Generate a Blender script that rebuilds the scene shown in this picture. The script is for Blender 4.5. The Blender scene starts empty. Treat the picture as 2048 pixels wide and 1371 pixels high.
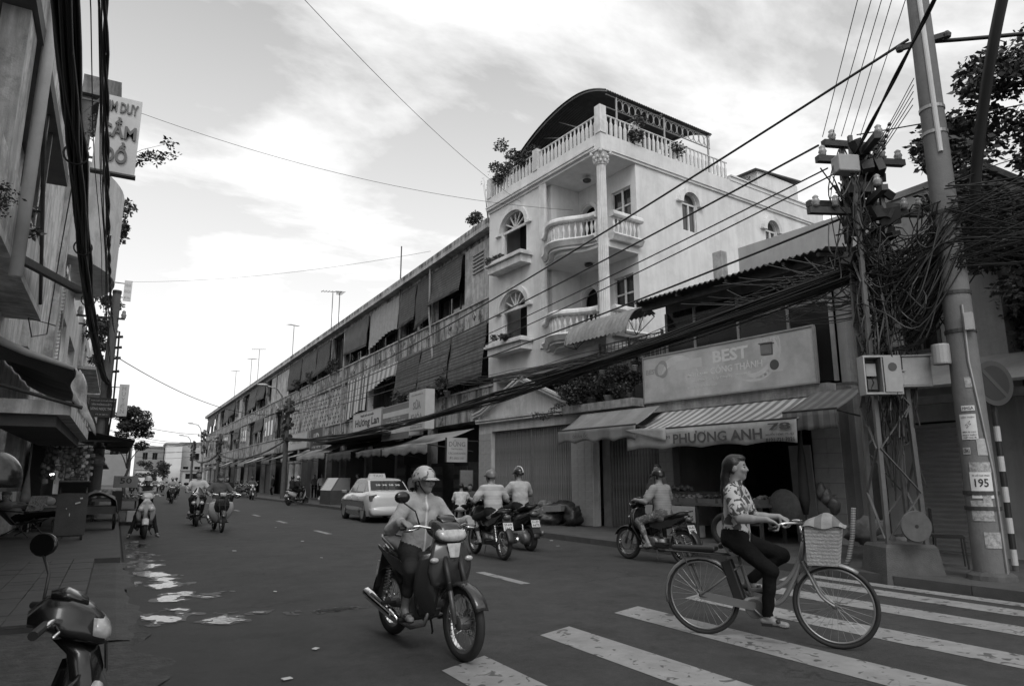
import bpy, math, random
import numpy as np
from mathutils import Vector, Matrix
random.seed(7)
SC = bpy.context.scene
COL = SC.collection
PI = math.pi
R_ = math.radians

# ------------------------------------------------------------------ camera
cam_d = bpy.data.cameras.new('camera')
cam = bpy.data.objects.new('camera', cam_d)
COL.objects.link(cam)
cam_d.sensor_width = 36.0
cam_d.lens = 24.26
cam_d.clip_start = 0.05
cam_d.clip_end = 3000
cam.location = (0, 0, 1.4)
cam.rotation_euler = (R_(90 + 11.2), 0, R_(-29.4))
SC.camera = cam

# ------------------------------------------------------------------ sky
SUN_EL, SUN_AZ = 50.0, 203.0      # azimuth clockwise from +Y
world = bpy.data.worlds.new('World')
SC.world = world
world.use_nodes = True
nt = world.node_tree
for n in list(nt.nodes): nt.nodes.remove(n)
def N(t, **k):
    n = nt.nodes.new(t)
    for a, b in k.items():
        if a[0] == 'i' and a[1:].isdigit(): n.inputs[int(a[1:])].default_value = b
        else: setattr(n, a, b)
    return n
def L(a, b): nt.links.new(a, b)
out = N('ShaderNodeOutputWorld'); bg = N('ShaderNodeBackground')
sky = N('ShaderNodeTexSky'); sky.sky_type = 'NISHITA'; sky.sun_disc = False
sky.sun_elevation = R_(SUN_EL); sky.sun_rotation = R_(SUN_AZ)
sky.dust_density = 3.0
bw = N('ShaderNodeRGBToBW'); L(sky.outputs[0], bw.inputs[0])
# cloud layer laid out on a plane high above the place
tc = N('ShaderNodeTexCoord'); sep = N('ShaderNodeSeparateXYZ'); L(tc.outputs['Generated'], sep.inputs[0])
zc = N('ShaderNodeMath', operation='MAXIMUM', i1=0.0); L(sep.outputs[2], zc.inputs[0])
za = N('ShaderNodeMath', operation='ADD', i1=0.14); L(zc.outputs[0], za.inputs[0])
dx = N('ShaderNodeMath', operation='DIVIDE'); L(sep.outputs[0], dx.inputs[0]); L(za.outputs[0], dx.inputs[1])
dy = N('ShaderNodeMath', operation='DIVIDE'); L(sep.outputs[1], dy.inputs[0]); L(za.outputs[0], dy.inputs[1])
cmb = N('ShaderNodeCombineXYZ'); L(dx.outputs[0], cmb.inputs[0]); L(dy.outputs[0], cmb.inputs[1])
n1 = N('ShaderNodeTexNoise'); n1.inputs['Scale'].default_value = 1.15; n1.inputs['Detail'].default_value = 9; n1.inputs['Roughness'].default_value = .58
n1.inputs['Distortion'].default_value = .25
mp = N('ShaderNodeMapping'); mp.inputs['Location'].default_value = (9.4, 6.6, 0); mp.inputs['Rotation'].default_value = (0, 0, .5); mp.inputs['Scale'].default_value = (1.0, 1.35, 1)
L(cmb.outputs[0], mp.inputs[0]); L(mp.outputs[0], n1.inputs['Vector'])
cr = N('ShaderNodeValToRGB'); L(n1.outputs[0], cr.inputs[0])
cr.color_ramp.elements[0].position = .34; cr.color_ramp.elements[0].color = (0, 0, 0, 1)
cr.color_ramp.elements[1].position = .62; cr.color_ramp.elements[1].color = (1, 1, 1, 1)
# thin high haze veil: more of it toward the horizon
veil = N('ShaderNodeMapRange'); L(zc.outputs[0], veil.inputs[0])
veil.inputs[1].default_value = 0.0; veil.inputs[2].default_value = .62; veil.inputs[3].default_value = .92; veil.inputs[4].default_value = .25
mx = N('ShaderNodeMath', operation='MAXIMUM'); L(cr.outputs[0], mx.inputs[0]); L(veil.outputs[0], mx.inputs[1])
skys = N('ShaderNodeMath', operation='MULTIPLY', i1=0.17); L(bw.outputs[0], skys.inputs[0])
mix = N('ShaderNodeMix'); mix.data_type = 'FLOAT'
L(mx.outputs[0], mix.inputs[0]); L(skys.outputs[0], mix.inputs[2]); mix.inputs[3].default_value = 1.24
L(mix.outputs[0], bg.inputs[0]); bg.inputs[1].default_value = 1.0
L(bg.outputs[0], out.inputs[0])

# ------------------------------------------------------------------ sun behind thin cloud
sd = bpy.data.lights.new('sun', 'SUN'); sd.energy = 1.1; sd.angle = R_(28); sd.color = (1, 1, 1)
so = bpy.data.objects.new('sun', sd); COL.objects.link(so)
_d = Vector((math.sin(R_(SUN_AZ)) * math.cos(R_(SUN_EL)), math.cos(R_(SUN_AZ)) * math.cos(R_(SUN_EL)), math.sin(R_(SUN_EL))))
so.rotation_euler = _d.to_track_quat('Z', 'Y').to_euler()
SC.view_settings.view_transform = 'Standard'
SC.view_settings.look = 'None'
SC.view_settings.exposure = 0.0
SC.view_settings.gamma = 1.0
SC.view_settings.use_curve_mapping = False

# ------------------------------------------------------------------ materials (all grey: the photograph is monochrome)
MATS = {}
def mat(name, v, rough=.7, var=.25, scale=3.0, bump=0.0, bscale=40.0, metal=0.0, spec=.5, streak=0.0, dark=None, coat=0.0,
        stripes=None, cells=None, alpha=1.0, emit=0.0, trans=0.0, objco=True):
    """grey principled material; var = blotchy variation, streak = vertical rain streaks and grime"""
    if name in MATS: return MATS[name]
    m = bpy.data.materials.new(name); m.use_nodes = True
    t = m.node_tree; b = t.nodes['Principled BSDF']
    def nn(ty, **k):
        n = t.nodes.new(ty)
        for a, c in k.items():
            if a[0] == 'i' and a[1:].isdigit(): n.inputs[int(a[1:])].default_value = c
            else: setattr(n, a, c)
        return n
    lk = t.links.new
    co = nn('ShaderNodeTexCoord'); vec = co.outputs['Object'] if objco else None
    if not objco:
        ge = nn('ShaderNodeNewGeometry'); vec = ge.outputs['Position']
    col = nn('ShaderNodeRGB'); col.outputs[0].default_value = (v, v, v, 1)
    cur = col.outputs[0]
    def mixin(fac, val, typ='MIX'):
        nonlocal cur
        mxn = nn('ShaderNodeMix'); mxn.data_type = 'RGBA'; mxn.blend_type = typ
        if isinstance(fac, float): mxn.inputs[0].default_value = fac
        else: lk(fac, mxn.inputs[0])
        lk(cur, mxn.inputs[6])
        if isinstance(val, (float, int)): mxn.inputs[7].default_value = (val, val, val, 1)
        else: lk(val, mxn.inputs[7])
        cur = mxn.outputs[2]
    if stripes:   # axis, period, value, duty
        ax, per, val, duty = stripes
        s3 = nn('ShaderNodeSeparateXYZ'); lk(vec, s3.inputs[0])
        dv = nn('ShaderNodeMath', operation='DIVIDE', i1=per); lk(s3.outputs[ax], dv.inputs[0])
        fr = nn('ShaderNodeMath', operation='FRACT'); lk(dv.outputs[0], fr.inputs[0])
        gt = nn('ShaderNodeMath', operation='GREATER_THAN', i1=duty); lk(fr.outputs[0], gt.inputs[0])
        mixin(gt.outputs[0], val)
    if cells:     # voronoi / noise print: scale, value, threshold
        sc_, val, th = cells
        vn = nn('ShaderNodeTexNoise'); vn.inputs['Scale'].default_value = sc_; vn.inputs['Detail'].default_value = 2; vn.inputs['Distortion'].default_value = 1.2
        lk(vec, vn.inputs['Vector'])
        rp = nn('ShaderNodeValToRGB'); lk(vn.outputs[0], rp.inputs[0])
        rp.color_ramp.elements[0].position = th; rp.color_ramp.elements[1].position = th + .04
        mixin(rp.outputs[0], val)
    if var > 0:
        nz = nn('ShaderNodeTexNoise'); nz.inputs['Scale'].default_value = scale; nz.inputs['Detail'].default_value = 6; nz.inputs['Roughness'].default_value = .65
        lk(vec, nz.inputs['Vector'])
        mr = nn('ShaderNodeMapRange', i1=.3, i2=.7, i3=1 - var, i4=1 + var * .6); lk(nz.outputs[0], mr.inputs[0])
        mm = nn('ShaderNodeMix'); mm.data_type = 'RGBA'; mm.blend_type = 'MULTIPLY'; mm.inputs[0].default_value = 1
        lk(cur, mm.inputs[6]); lk(mr.outputs[0], mm.inputs[7]); cur = mm.outputs[2]
    if streak > 0:
        mpn = nn('ShaderNodeMapping'); mpn.inputs['Scale'].default_value = (2.6, 2.6, .32); lk(vec, mpn.inputs[0])
        nz = nn('ShaderNodeTexNoise'); nz.inputs['Scale'].default_value = 1.0; nz.inputs['Detail'].default_value = 7; nz.inputs['Roughness'].default_value = .7
        lk(mpn.outputs[0], nz.inputs['Vector'])
        rp = nn('ShaderNodeValToRGB'); lk(nz.outputs[0], rp.inputs[0])
        rp.color_ramp.elements[0].position = .43; rp.color_ramp.elements[0].color = (0, 0, 0, 1)
        rp.color_ramp.elements[1].position = .60; rp.color_ramp.elements[1].color = (streak,) * 3 + (1,)
        mixin(rp.outputs[0], dark if dark is not None else v * .3)
        n2 = nn('ShaderNodeTexNoise'); n2.inputs['Scale'].default_value = 1.1; n2.inputs['Detail'].default_value = 8; n2.inputs['Roughness'].default_value = .75
        lk(vec, n2.inputs['Vector'])
        r2 = nn('ShaderNodeValToRGB'); lk(n2.outputs[0], r2.inputs[0])
        r2.color_ramp.elements[0].position = .48; r2.color_ramp.elements[0].color = (0, 0, 0, 1)
        r2.color_ramp.elements[1].position = .60; r2.color_ramp.elements[1].color = (min(1, streak * 1.0),) * 3 + (1,)
        mixin(r2.outputs[0], (dark if dark is not None else v * .35))
    lk(cur, b.inputs['Base Color'])
    b.inputs['Roughness'].default_value = rough; b.inputs['Metallic'].default_value = metal
    b.inputs['Specular IOR Level'].default_value = spec
    b.inputs['Coat Weight'].default_value = coat; b.inputs['Coat Roughness'].default_value = .06
    b.inputs['Alpha'].default_value = alpha
    b.inputs['Transmission Weight'].default_value = trans
    if emit > 0:
        b.inputs['Emission Color'].default_value = (1, 1, 1, 1); b.inputs['Emission Strength'].default_value = emit
    if bump > 0:
        nb = nn('ShaderNodeTexNoise'); nb.inputs['Scale'].default_value = bscale; nb.inputs['Detail'].default_value = 4; lk(vec, nb.inputs['Vector'])
        bp = nn('ShaderNodeBump'); bp.inputs['Strength'].default_value = bump; bp.inputs['Distance'].default_value = .02
        lk(nb.outputs[0], bp.inputs['Height']); lk(bp.outputs[0], b.inputs['Normal'])
    m.diffuse_color = (v, v, v, 1)
    MATS[name] = m
    return m

# ------------------------------------------------------------------ mesh helpers
class MB:
    def __init__(s): s.v = []; s.f = []; s.mi = []; s.cur = 0
    def add(s, vs, fs):
        o = len(s.v); s.v += [tuple(p) for p in vs]
        for f in fs: s.f.append([i + o for i in f]); s.mi.append(s.cur)
        return s
    def box(s, x0, x1, y0, y1, z0, z1):
        return s.add([(x0, y0, z0), (x1, y0, z0), (x1, y1, z0), (x0, y1, z0), (x0, y0, z1), (x1, y0, z1), (x1, y1, z1), (x0, y1, z1)],
                     [(3, 2, 1, 0), (4, 5, 6, 7), (0, 1, 5, 4), (1, 2, 6, 5), (2, 3, 7, 6), (3, 0, 4, 7)])
    def obox(s, c, size, rot=(0, 0, 0)):
        M = Matrix.Translation(c) @ Matrix.Rotation(rot[2], 4, 'Z') @ Matrix.Rotation(rot[1], 4, 'Y') @ Matrix.Rotation(rot[0], 4, 'X')
        a, b, d = size[0] / 2, size[1] / 2, size[2] / 2
        vs = [M @ Vector(p) for p in [(-a, -b, -d), (a, -b, -d), (a, b, -d), (-a, b, -d), (-a, -b, d), (a, -b, d), (a, b, d), (-a, b, d)]]
        return s.add(vs, [(3, 2, 1, 0), (4, 5, 6, 7), (0, 1, 5, 4), (1, 2, 6, 5), (2, 3, 7, 6), (3, 0, 4, 7)])
    def bar(s, p, q, w, h=None, up=(0, 0, 1)):
        p, q = Vector(p), Vector(q); d = (q - p).normalized(); u = Vector(up)
        if abs(d.dot(u)) > .98: u = Vector((0, 1, 0))
        a = d.cross(u).normalized() * (w / 2); b = a.cross(d).normalized() * ((h or w) / 2)
        vs = [p - a - b, p + a - b, p + a + b, p - a + b, q - a - b, q + a - b, q + a + b, q - a + b]
        return s.add(vs, [(3, 2, 1, 0), (4, 5, 6, 7), (0, 1, 5, 4), (1, 2, 6, 5), (2, 3, 7, 6), (3, 0, 4, 7)])
    def tube(s, path, r, n=8, cap=True, closed=False):
        P = [Vector(p) for p in path]; m = len(P)
        rr = r if isinstance(r, (list, tuple)) else [r] * m
        T = []
        for i in range(m):
            if closed: t = P[(i + 1) % m] - P[i - 1]
            else: t = P[min(i + 1, m - 1)] - P[max(i - 1, 0)]
            T.append(t.normalized() if t.length > 1e-9 else Vector((0, 0, 1)))
        u = Vector((0, 0, 1)) if abs(T[0].z) < .9 else Vector((1, 0, 0))
        a = T[0].cross(u).normalized(); vs = []
        for i in range(m):
            a = (a - T[i] * a.dot(T[i])).normalized(); b = T[i].cross(a)
            for k in range(n):
                w = 2 * PI * k / n
                vs.append(P[i] + a * (math.cos(w) * rr[i]) + b * (math.sin(w) * rr[i]))
        fs = []
        for i in range(m if closed else m - 1):
            j = (i + 1) % m
            for k in range(n): fs.append((i * n + k, i * n + (k + 1) % n, j * n + (k + 1) % n, j * n + k))
        if cap and not closed:
            fs.append(tuple(range(n - 1, -1, -1))); fs.append(tuple((m - 1) * n + k for k in range(n)))
        return s.add(vs, fs)
    def cyl(s, p, q, r0, r1=None, n=12): return s.tube([p, q], [r0, r0 if r1 is None else r1], n)
    def lathe(s, prof, n=12, org=(0, 0, 0), axis='Z', M=None):
        vs = []
        for r, z in prof:
            for k in range(n):
                w = 2 * PI * k / n; a, b = r * math.cos(w), r * math.sin(w)
                p = {'Z': (a, b, z), 'Y': (a, z, b), 'X': (z, a, b)}[axis]
                p = Vector(p)
                if M is not None: p = M @ p
                vs.append(p + Vector(org))
        fs = []
        for i in range(len(prof) - 1):
            for k in range(n): fs.append((i * n + k, i * n + (k + 1) % n, (i + 1) * n + (k + 1) % n, (i + 1) * n + k))
        fs.append(tuple(range(n - 1, -1, -1))); fs.append(tuple((len(prof) - 1) * n + k for k in range(n)))
        return s.add(vs, fs)
    def loft(s, rings, cap=True):
        n = len(rings[0]); vs = [p for r in rings for p in r]; fs = []
        for i in range(len(rings) - 1):
            for k in range(n): fs.append((i * n + k, i * n + (k + 1) % n, (i + 1) * n + (k + 1) % n, (i + 1) * n + k))
        if cap: fs.append(tuple(range(n - 1, -1, -1))); fs.append(tuple((len(rings) - 1) * n + k for k in range(n)))
        return s.add(vs, fs)
    def prism(s, poly, a, b, ax='Y'):
        """polygon given in the two other axes, extruded from a to b along ax"""
        def P(u, w, t): return {'Y': (u, t, w), 'X': (t, u, w), 'Z': (u, w, t)}[ax]
        n = len(poly)
        vs = [P(u, w, a) for u, w in poly] + [P(u, w, b) for u, w in poly]
        fs = [tuple(range(n)), tuple(range(2 * n - 1, n - 1, -1))] + [(i, i + n, (i + 1) % n + n, (i + 1) % n) for i in range(n)]
        return s.add(vs, fs)
    def grid(s, fn, nu, nv, thick=None):
        vs = [fn(i / nu, j / nv) for i in range(nu + 1) for j in range(nv + 1)]
        fs = [(i * (nv + 1) + j, (i + 1) * (nv + 1) + j, (i + 1) * (nv + 1) + j + 1, i * (nv + 1) + j + 1) for i in range(nu) for j in range(nv)]
        return s.add(vs, fs)
    def ball(s, c, r, n=10, m=7, sq=(1, 1, 1)):
        pr = [(max(.02, math.sin(PI * i / m)) * r, -math.cos(PI * i / m) * r) for i in range(m + 1)]
        vs = []
        for q, z in pr:
            for k in range(n): vs.append((c[0] + q * math.cos(2 * PI * k / n) * sq[0], c[1] + q * math.sin(2 * PI * k / n) * sq[1], c[2] + z * sq[2]))
        fs = []
        for i in range(m):
            for k in range(n): fs.append((i * n + k, i * n + (k + 1) % n, (i + 1) * n + (k + 1) % n, (i + 1) * n + k))
        fs.append(tuple(range(n - 1, -1, -1))); fs.append(tuple(m * n + k for k in range(n)))
        return s.add(vs, fs)
    def walls(s, u0, u1, z0, z1, d0, d1, holes, ax='Y'):
        """wall slab d0..d1 thick pierced by rectangular holes (u0,u1,z0,z1)"""
        us = sorted({u0, u1, *[h for q in holes for h in q[:2]]}); zs = sorted({z0, z1, *[h for q in holes for h in q[2:]]})
        us = [u for u in us if u0 <= u <= u1]; zs = [z for z in zs if z0 <= z <= z1]
        solid = lambda i, j: 0 <= i < len(us) - 1 and 0 <= j < len(zs) - 1 and not any(h[0] < (us[i] + us[i + 1]) / 2 < h[1] and h[2] < (zs[j] + zs[j + 1]) / 2 < h[3] for h in holes)
        def P(u, d, z): return (u, d, z) if ax == 'Y' else (d, u, z)
        for i in range(len(us) - 1):
            for j in range(len(zs) - 1):
                if not solid(i, j): continue
                a, b, c, e = us[i], us[i + 1], zs[j], zs[j + 1]
                s.add([P(a, d0, c), P(b, d0, c), P(b, d0, e), P(a, d0, e)], [(0, 1, 2, 3)])
                s.add([P(a, d1, c), P(b, d1, c), P(b, d1, e), P(a, d1, e)], [(3, 2, 1, 0)])
                for (di, dj, q) in ((-1, 0, [(a, c), (a, e)]), (1, 0, [(b, c), (b, e)]), (0, -1, [(a, c), (b, c)]), (0, 1, [(a, e), (b, e)])):
                    if not solid(i + di, j + dj):
                        (ua, za_), (ub, zb) = q
                        s.add([P(ua, d0, za_), P(ub, d0, zb), P(ub, d1, zb), P(ua, d1, za_)], [(0, 1, 2, 3)])
        return s
    def mesh(s, name, mats, smooth=False):
        me = bpy.data.meshes.new(name); me.from_pydata(s.v, [], s.f)
        if not isinstance(mats, (list, tuple)): mats = [mats]
        for m in mats: me.materials.append(m)
        if len(mats) > 1: me.polygons.foreach_set('material_index', s.mi)
        if smooth: me.polygons.foreach_set('use_smooth', [True] * len(me.polygons))
        me.update()
        return me
    def build(s, name, mats, parent=None, smooth=False, bevel=0.0, kind=None, loc=None, label=None):
        me = s.mesh(name, mats, smooth)
        o = bpy.data.objects.new(name, me); COL.objects.link(o)
        if parent is not None: o.parent = parent
        if loc is not None: o.location = loc
        if smooth == 'auto' or smooth is True:
            fix_normals(me)
        else: fix_normals(me)
        if bevel > 0:
            bv = o.modifiers.new('bevel', 'BEVEL'); bv.width = bevel; bv.segments = 2; bv.limit_method = 'ANGLE'; bv.angle_limit = R_(40)
        if kind: o['kind'] = kind
        if label: o['label'] = label
        return o
import bmesh
def fix_normals(me):
    bm = bmesh.new(); bm.from_mesh(me); bmesh.ops.recalc_face_normals(bm, faces=bm.faces); bm.to_mesh(me); bm.free()
def sharp_smooth(o, ang=40):
    """smooth shading with sharp edges above the angle"""
    me = o.data; me.polygons.foreach_set('use_smooth', [True] * len(me.polygons))
    me.set_sharp_from_angle(angle=R_(ang))
    return o
def tag(o, label, cat, group=None, kind=None):
    if label: o['label'] = label
    if cat: o['category'] = cat
    if group: o['group'] = group
    if kind: o['kind'] = kind
    return o
def thing(name, label, cat, loc=(0, 0, 0), rz=0, group=None):
    o = bpy.data.objects.new(name, None); COL.objects.link(o); o.empty_display_size = .1
    o.location = loc; o.rotation_euler = (0, 0, rz)
    return tag(o, label, cat, group)
def inst(me, name, parent, loc, rz=0, scale=None, rot=None):
    o = bpy.data.objects.new(name, me); COL.objects.link(o); o.parent = parent; o.location = loc
    o.rotation_euler = rot if rot is not None else (0, 0, rz)
    if scale is not None: o.scale = scale
    return o
def copy_tree(o, parent=None):
    c = o.copy(); COL.objects.link(c); c.parent = parent
    for ch in list(o.children): copy_tree(ch, c)
    return c
def struct(o): o['kind'] = 'structure'; return o

_tcache = {}
def text_mesh(s, depth=0.0, bold=0.0, mt=None):
    k = (s, depth, bold, mt.name)
    if k in _tcache: return _tcache[k]
    c = bpy.data.curves.new('lettering', 'FONT'); c.body = s; c.size = 1.0; c.extrude = depth; c.offset = bold
    c.resolution_u = 2
    c.align_x = 'CENTER'; c.align_y = 'CENTER'
    o = bpy.data.objects.new('lettering', c); COL.objects.link(o)
    dg = bpy.context.evaluated_depsgraph_get()
    me = bpy.data.meshes.new_from_object(o.evaluated_get(dg), depsgraph=dg)
    me.name = 'lettering'; me.materials.clear(); me.materials.append(mt)
    bpy.data.objects.remove(o); bpy.data.curves.remove(c)
    co = np.empty(len(me.vertices) * 3); me.vertices.foreach_get('co', co); co = co.reshape(-1, 3)
    if len(co):
        lo, hi = co.min(0), co.max(0)
        co[:, :2] -= ((lo + hi) / 2)[:2]
        me.vertices.foreach_set('co', co.ravel()); w, h = (hi - lo)[:2]
    else: w = h = 1
    _tcache[k] = (me, w, h)
    return _tcache[k]
def letters(parent, s, c, face, w, h, mt, depth=.004, bold=0.0):
    """lettering w wide and h high at c; face = (right axis, up axis) in the parent's frame"""
    me, tw, th = text_mesh(s, 1.0, bold, mt)
    r, u = Vector(face[0]).normalized(), Vector(face[1]).normalized(); n = r.cross(u)
    o = bpy.data.objects.new('lettering', me); COL.objects.link(o); o.parent = parent
    sx, sy = w / tw, h / th
    M = Matrix(((r.x * sx, u.x * sy, n.x * depth, c[0]), (r.y * sx, u.y * sy, n.y * depth, c[1]), (r.z * sx, u.z * sy, n.z * depth, c[2]), (0, 0, 0, 1)))
    o.matrix_local = M
    return o

# common materials
M = dict(
    asphalt=None)
white_wall = mat('white painted plaster', .62, .75, .10, 1.2, .15, 60, streak=.30, dark=.30)
villa_wall = mat('cream painted plaster', .64, .7, .10, .9, .1, 60, streak=.26, dark=.36)
villa_trim = mat('white moulding', .66, .6, .14, 2, .1, 60, streak=.38, dark=.26)
old_wall = mat('stained old plaster', .46, .85, .45, 1.1, .35, 30, streak=1.0, dark=.05)
old_wall2 = mat('grey mottled plaster', .44, .85, .30, 1.6, .3, 30, streak=.55, dark=.12)
concrete = mat('weathered concrete', .27, .85, .25, 4, .3, 60, streak=.35, dark=.12)
concrete_d = mat('dark concrete', .085, .85, .35, 4, .4, 60)
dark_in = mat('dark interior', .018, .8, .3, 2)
glass_d = mat('dark window glass', .02, .08, .1, 1, spec=.6)
glass_m = mat('dusty window glass', .05, .12, .3, 2, spec=.6)
black_m = mat('black rubber', .012, .6, .2, 20)
cable_m = mat('black cable sheath', .008, .55, .2, 8)
steel = mat('galvanised steel', .30, .4, .2, 6, metal=.6)
steel_d = mat('dark rusty steel', .06, .6, .35, 8, metal=.3)
chrome = mat('chrome', .75, .12, .05, 5, metal=1)
gate_m = mat('painted folding gate', .25, .55, .25, 3, metal=.1, streak=.3, dark=.08)
bamboo = mat('bamboo blind', .085, .8, .5, 4, .8, 60, stripes=(2, .13, .03, .62), streak=.3, dark=.02)
bamboo2 = mat('grey bamboo blind', .11, .8, .5, 3, .8, 60, stripes=(2, .15, .05, .6), streak=.3, dark=.03)
bamboo3 = mat('dark bamboo blind', .055, .8, .5, 5, .8, 60, stripes=(2, .12, .022, .6))
cloth_g = mat('grey curtain cloth', .24, .85, .15, 4, .2, 30)
leaf_m = mat('leaf', .048, .55, .45, 6)
leaf_l = mat('light leaf', .10, .55, .4, 6)
leaf_d = mat('dark leaf', .03, .55, .4, 6)
bark = mat('bark', .09, .9, .4, 9, .6, 30)
pot_m = mat('clay pot', .20, .8, .2, 6)
pot_w = mat('white pot', .60, .6, .15, 6)
paint_w = mat('worn white road paint', .26, .7, .25, 4, .2, 90, cells=(8.0, .08, .60), objco=False)
paper_m = mat('paper', .62, .8, .1, 8)
ink_m = mat('dark ink', .03, .7, 0)
ink_g = mat('grey ink', .22, .7, 0)
tin = mat('corrugated tin', .10, .5, .35, 3, metal=.4, streak=.5, dark=.04)
# ------------------------------------------------------------------ ground, road, pavements
asph = bpy.data.materials.new('asphalt'); asph.use_nodes = True
def _asphalt(m, base=.046):
    t = m.node_tree; b = t.nodes['Principled BSDF']; lk = t.links.new
    g = t.nodes.new('ShaderNodeNewGeometry')
    def noise(sc, det=6, ro=.6):
        n = t.nodes.new('ShaderNodeTexNoise'); n.inputs['Scale'].default_value = sc; n.inputs['Detail'].default_value = det; n.inputs['Roughness'].default_value = ro
        lk(g.outputs['Position'], n.inputs['Vector']); return n.outputs[0]
    def rng(x, a, c, d, e):
        n = t.nodes.new('ShaderNodeMapRange'); n.inputs[1].default_value = a; n.inputs[2].default_value = c; n.inputs[3].default_value = d; n.inputs[4].default_value = e
        lk(x, n.inputs[0]); return n.outputs[0]
    def math_(op, a, c):
        n = t.nodes.new('ShaderNodeMath'); n.operation = op
        for i, q in enumerate((a, c)):
            if isinstance(q, (int, float)): n.inputs[i].default_value = q
            else: lk(q, n.inputs[i])
        return n.outputs[0]
    fine = rng(noise(95, 3, .9), .32, .68, .55, 1.45)
    mid = math_('MULTIPLY', rng(noise(2.2, 9, .8), .34, .66, .70, 1.24), rng(noise(.8, 6, .7), .58, .62, 1.0, .82))
    big = math_('MULTIPLY', rng(noise(.35, 5), .3, .7, .84, 1.12), rng(noise(14, 5, .8), .3, .7, .80, 1.20))
    # damp patch spilling from the left gutter
    s = t.nodes.new('ShaderNodeSeparateXYZ'); lk(g.outputs['Position'], s.inputs[0])
    wob = noise(1.3, 8, .72)
    fx = rng(math_('ADD', s.outputs[0], math_('MULTIPLY', math_('SUBTRACT', wob, .5), 5.0)), .4, 2.1, 1, 0)
    fy = rng(s.outputs[1], 11.5, 15.5, 1, 0)
    damp = math_('MULTIPLY', rng(math_('MULTIPLY', fx, fy), .25, .75, 0, 1), 1.0)
    oil = rng(noise(1.4, 7, .75), .62, .72, 0, .5)
    vo = t.nodes.new('ShaderNodeTexVoronoi'); vo.feature = 'DISTANCE_TO_EDGE'; vo.inputs['Scale'].default_value = .45
    vm = t.nodes.new('ShaderNodeVectorMath'); vm.operation = 'ADD'; nv_ = t.nodes.new('ShaderNodeTexNoise'); nv_.inputs['Scale'].default_value = 1.8; nv_.inputs['Detail'].default_value = 6; lk(g.outputs['Position'], nv_.inputs['Vector']); lk(g.outputs['Position'], vm.inputs[0]); lk(nv_.outputs['Color'], vm.inputs[1]); lk(vm.outputs[0], vo.inputs['Vector'])
    crack = math_('MULTIPLY', rng(vo.outputs['Distance'], .0, .012, 1, 0), rng(noise(.5, 3), .5, .6, 0, .55))
    k = math_('MULTIPLY', math_('MULTIPLY', math_('MULTIPLY', fine, mid), big), math_('SUBTRACT', 1.0, crack))
    k = math_('MULTIPLY', k, math_('SUBTRACT', 1.0, math_('MULTIPLY', damp, .50)))
    k = math_('MULTIPLY', k, math_('SUBTRACT', 1.0, oil))
    v = math_('MULTIPLY', k, base)
    c = t.nodes.new('ShaderNodeCombineColor'); lk(v, c.inputs[0]); lk(v, c.inputs[1]); lk(v, c.inputs[2])
    lk(c.outputs[0], b.inputs['Base Color'])
    lk(math_('SUBTRACT', .82, math_('MULTIPLY', damp, .16)), b.inputs['Roughness'])
    b.inputs['Specular IOR Level'].default_value = .35
    bp = t.nodes.new('ShaderNodeBump'); bp.inputs['Strength'].default_value = .5; bp.inputs['Distance'].default_value = .01
    lk(noise(90, 4, .8), bp.inputs['Height']); lk(bp.outputs[0], b.inputs['Normal'])
_asphalt(asph)
ground_m = mat('distant ground', .09, .9, .3, .05, objco=False)
struct(MB().add([(-600, -200, -.06), (900, -200, -.06), (900, 1200, -.06), (-600, 1200, -.06)], [(0, 1, 2, 3)]).build('ground', ground_m))
# road: gentle crown, edges at x = 0.3 and 9.3
def road_fn(u, v):
    y = -12 + 250 * v * v if v > 0 else -12
    x = .26 + u * 9.2
    return (x, y, .0 + .03 * math.sin(PI * u) * 0)
road = struct(MB().grid(road_fn, 8, 60).build('road', asph))
struct(MB().add([(-30, 128, -.004), (60, 128, -.004), (60, 260, -.004), (-30, 260, -.004)], [(0, 1, 2, 3)]).build('cross_street', asph))
# lane dashes and zebra crossing
def rectpaint(name, pts, z=.004):
    o = MB().add([(x, y, z) for x, y in pts], [tuple(range(len(pts)))]).build(name, paint_w)
    return struct(o)
for y0, y1 in ((8.55, 9.95), (12.9, 14.2), (18.7, 20.2), (24.1, 25.5), (29.1, 30.5), (34.3, 35.7), (40, 41.4), (46, 47.4)):
    rectpaint('lane_dash', [(4.96, y0), (5.11, y0), (5.11, y1), (4.96, y1)])
for x0, x1, ya, yb in ((2.26, 2.74, 5.08, 5.32), (3.53, 3.98, 5.74, 5.93), (4.79, 5.27, 6.27, 6.46), (6.10, 6.56, 6.6, 6.78), (7.35, 7.8, 6.85, 7.0), (8.35, 8.75, 7.1, 7.28), (9.0, 9.26, 7.3, 7.4)):
    rectpaint('crosswalk_stripe', [(x0, 2.2), (x1, 2.3), (x1, yb), (x0, ya)])
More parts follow.
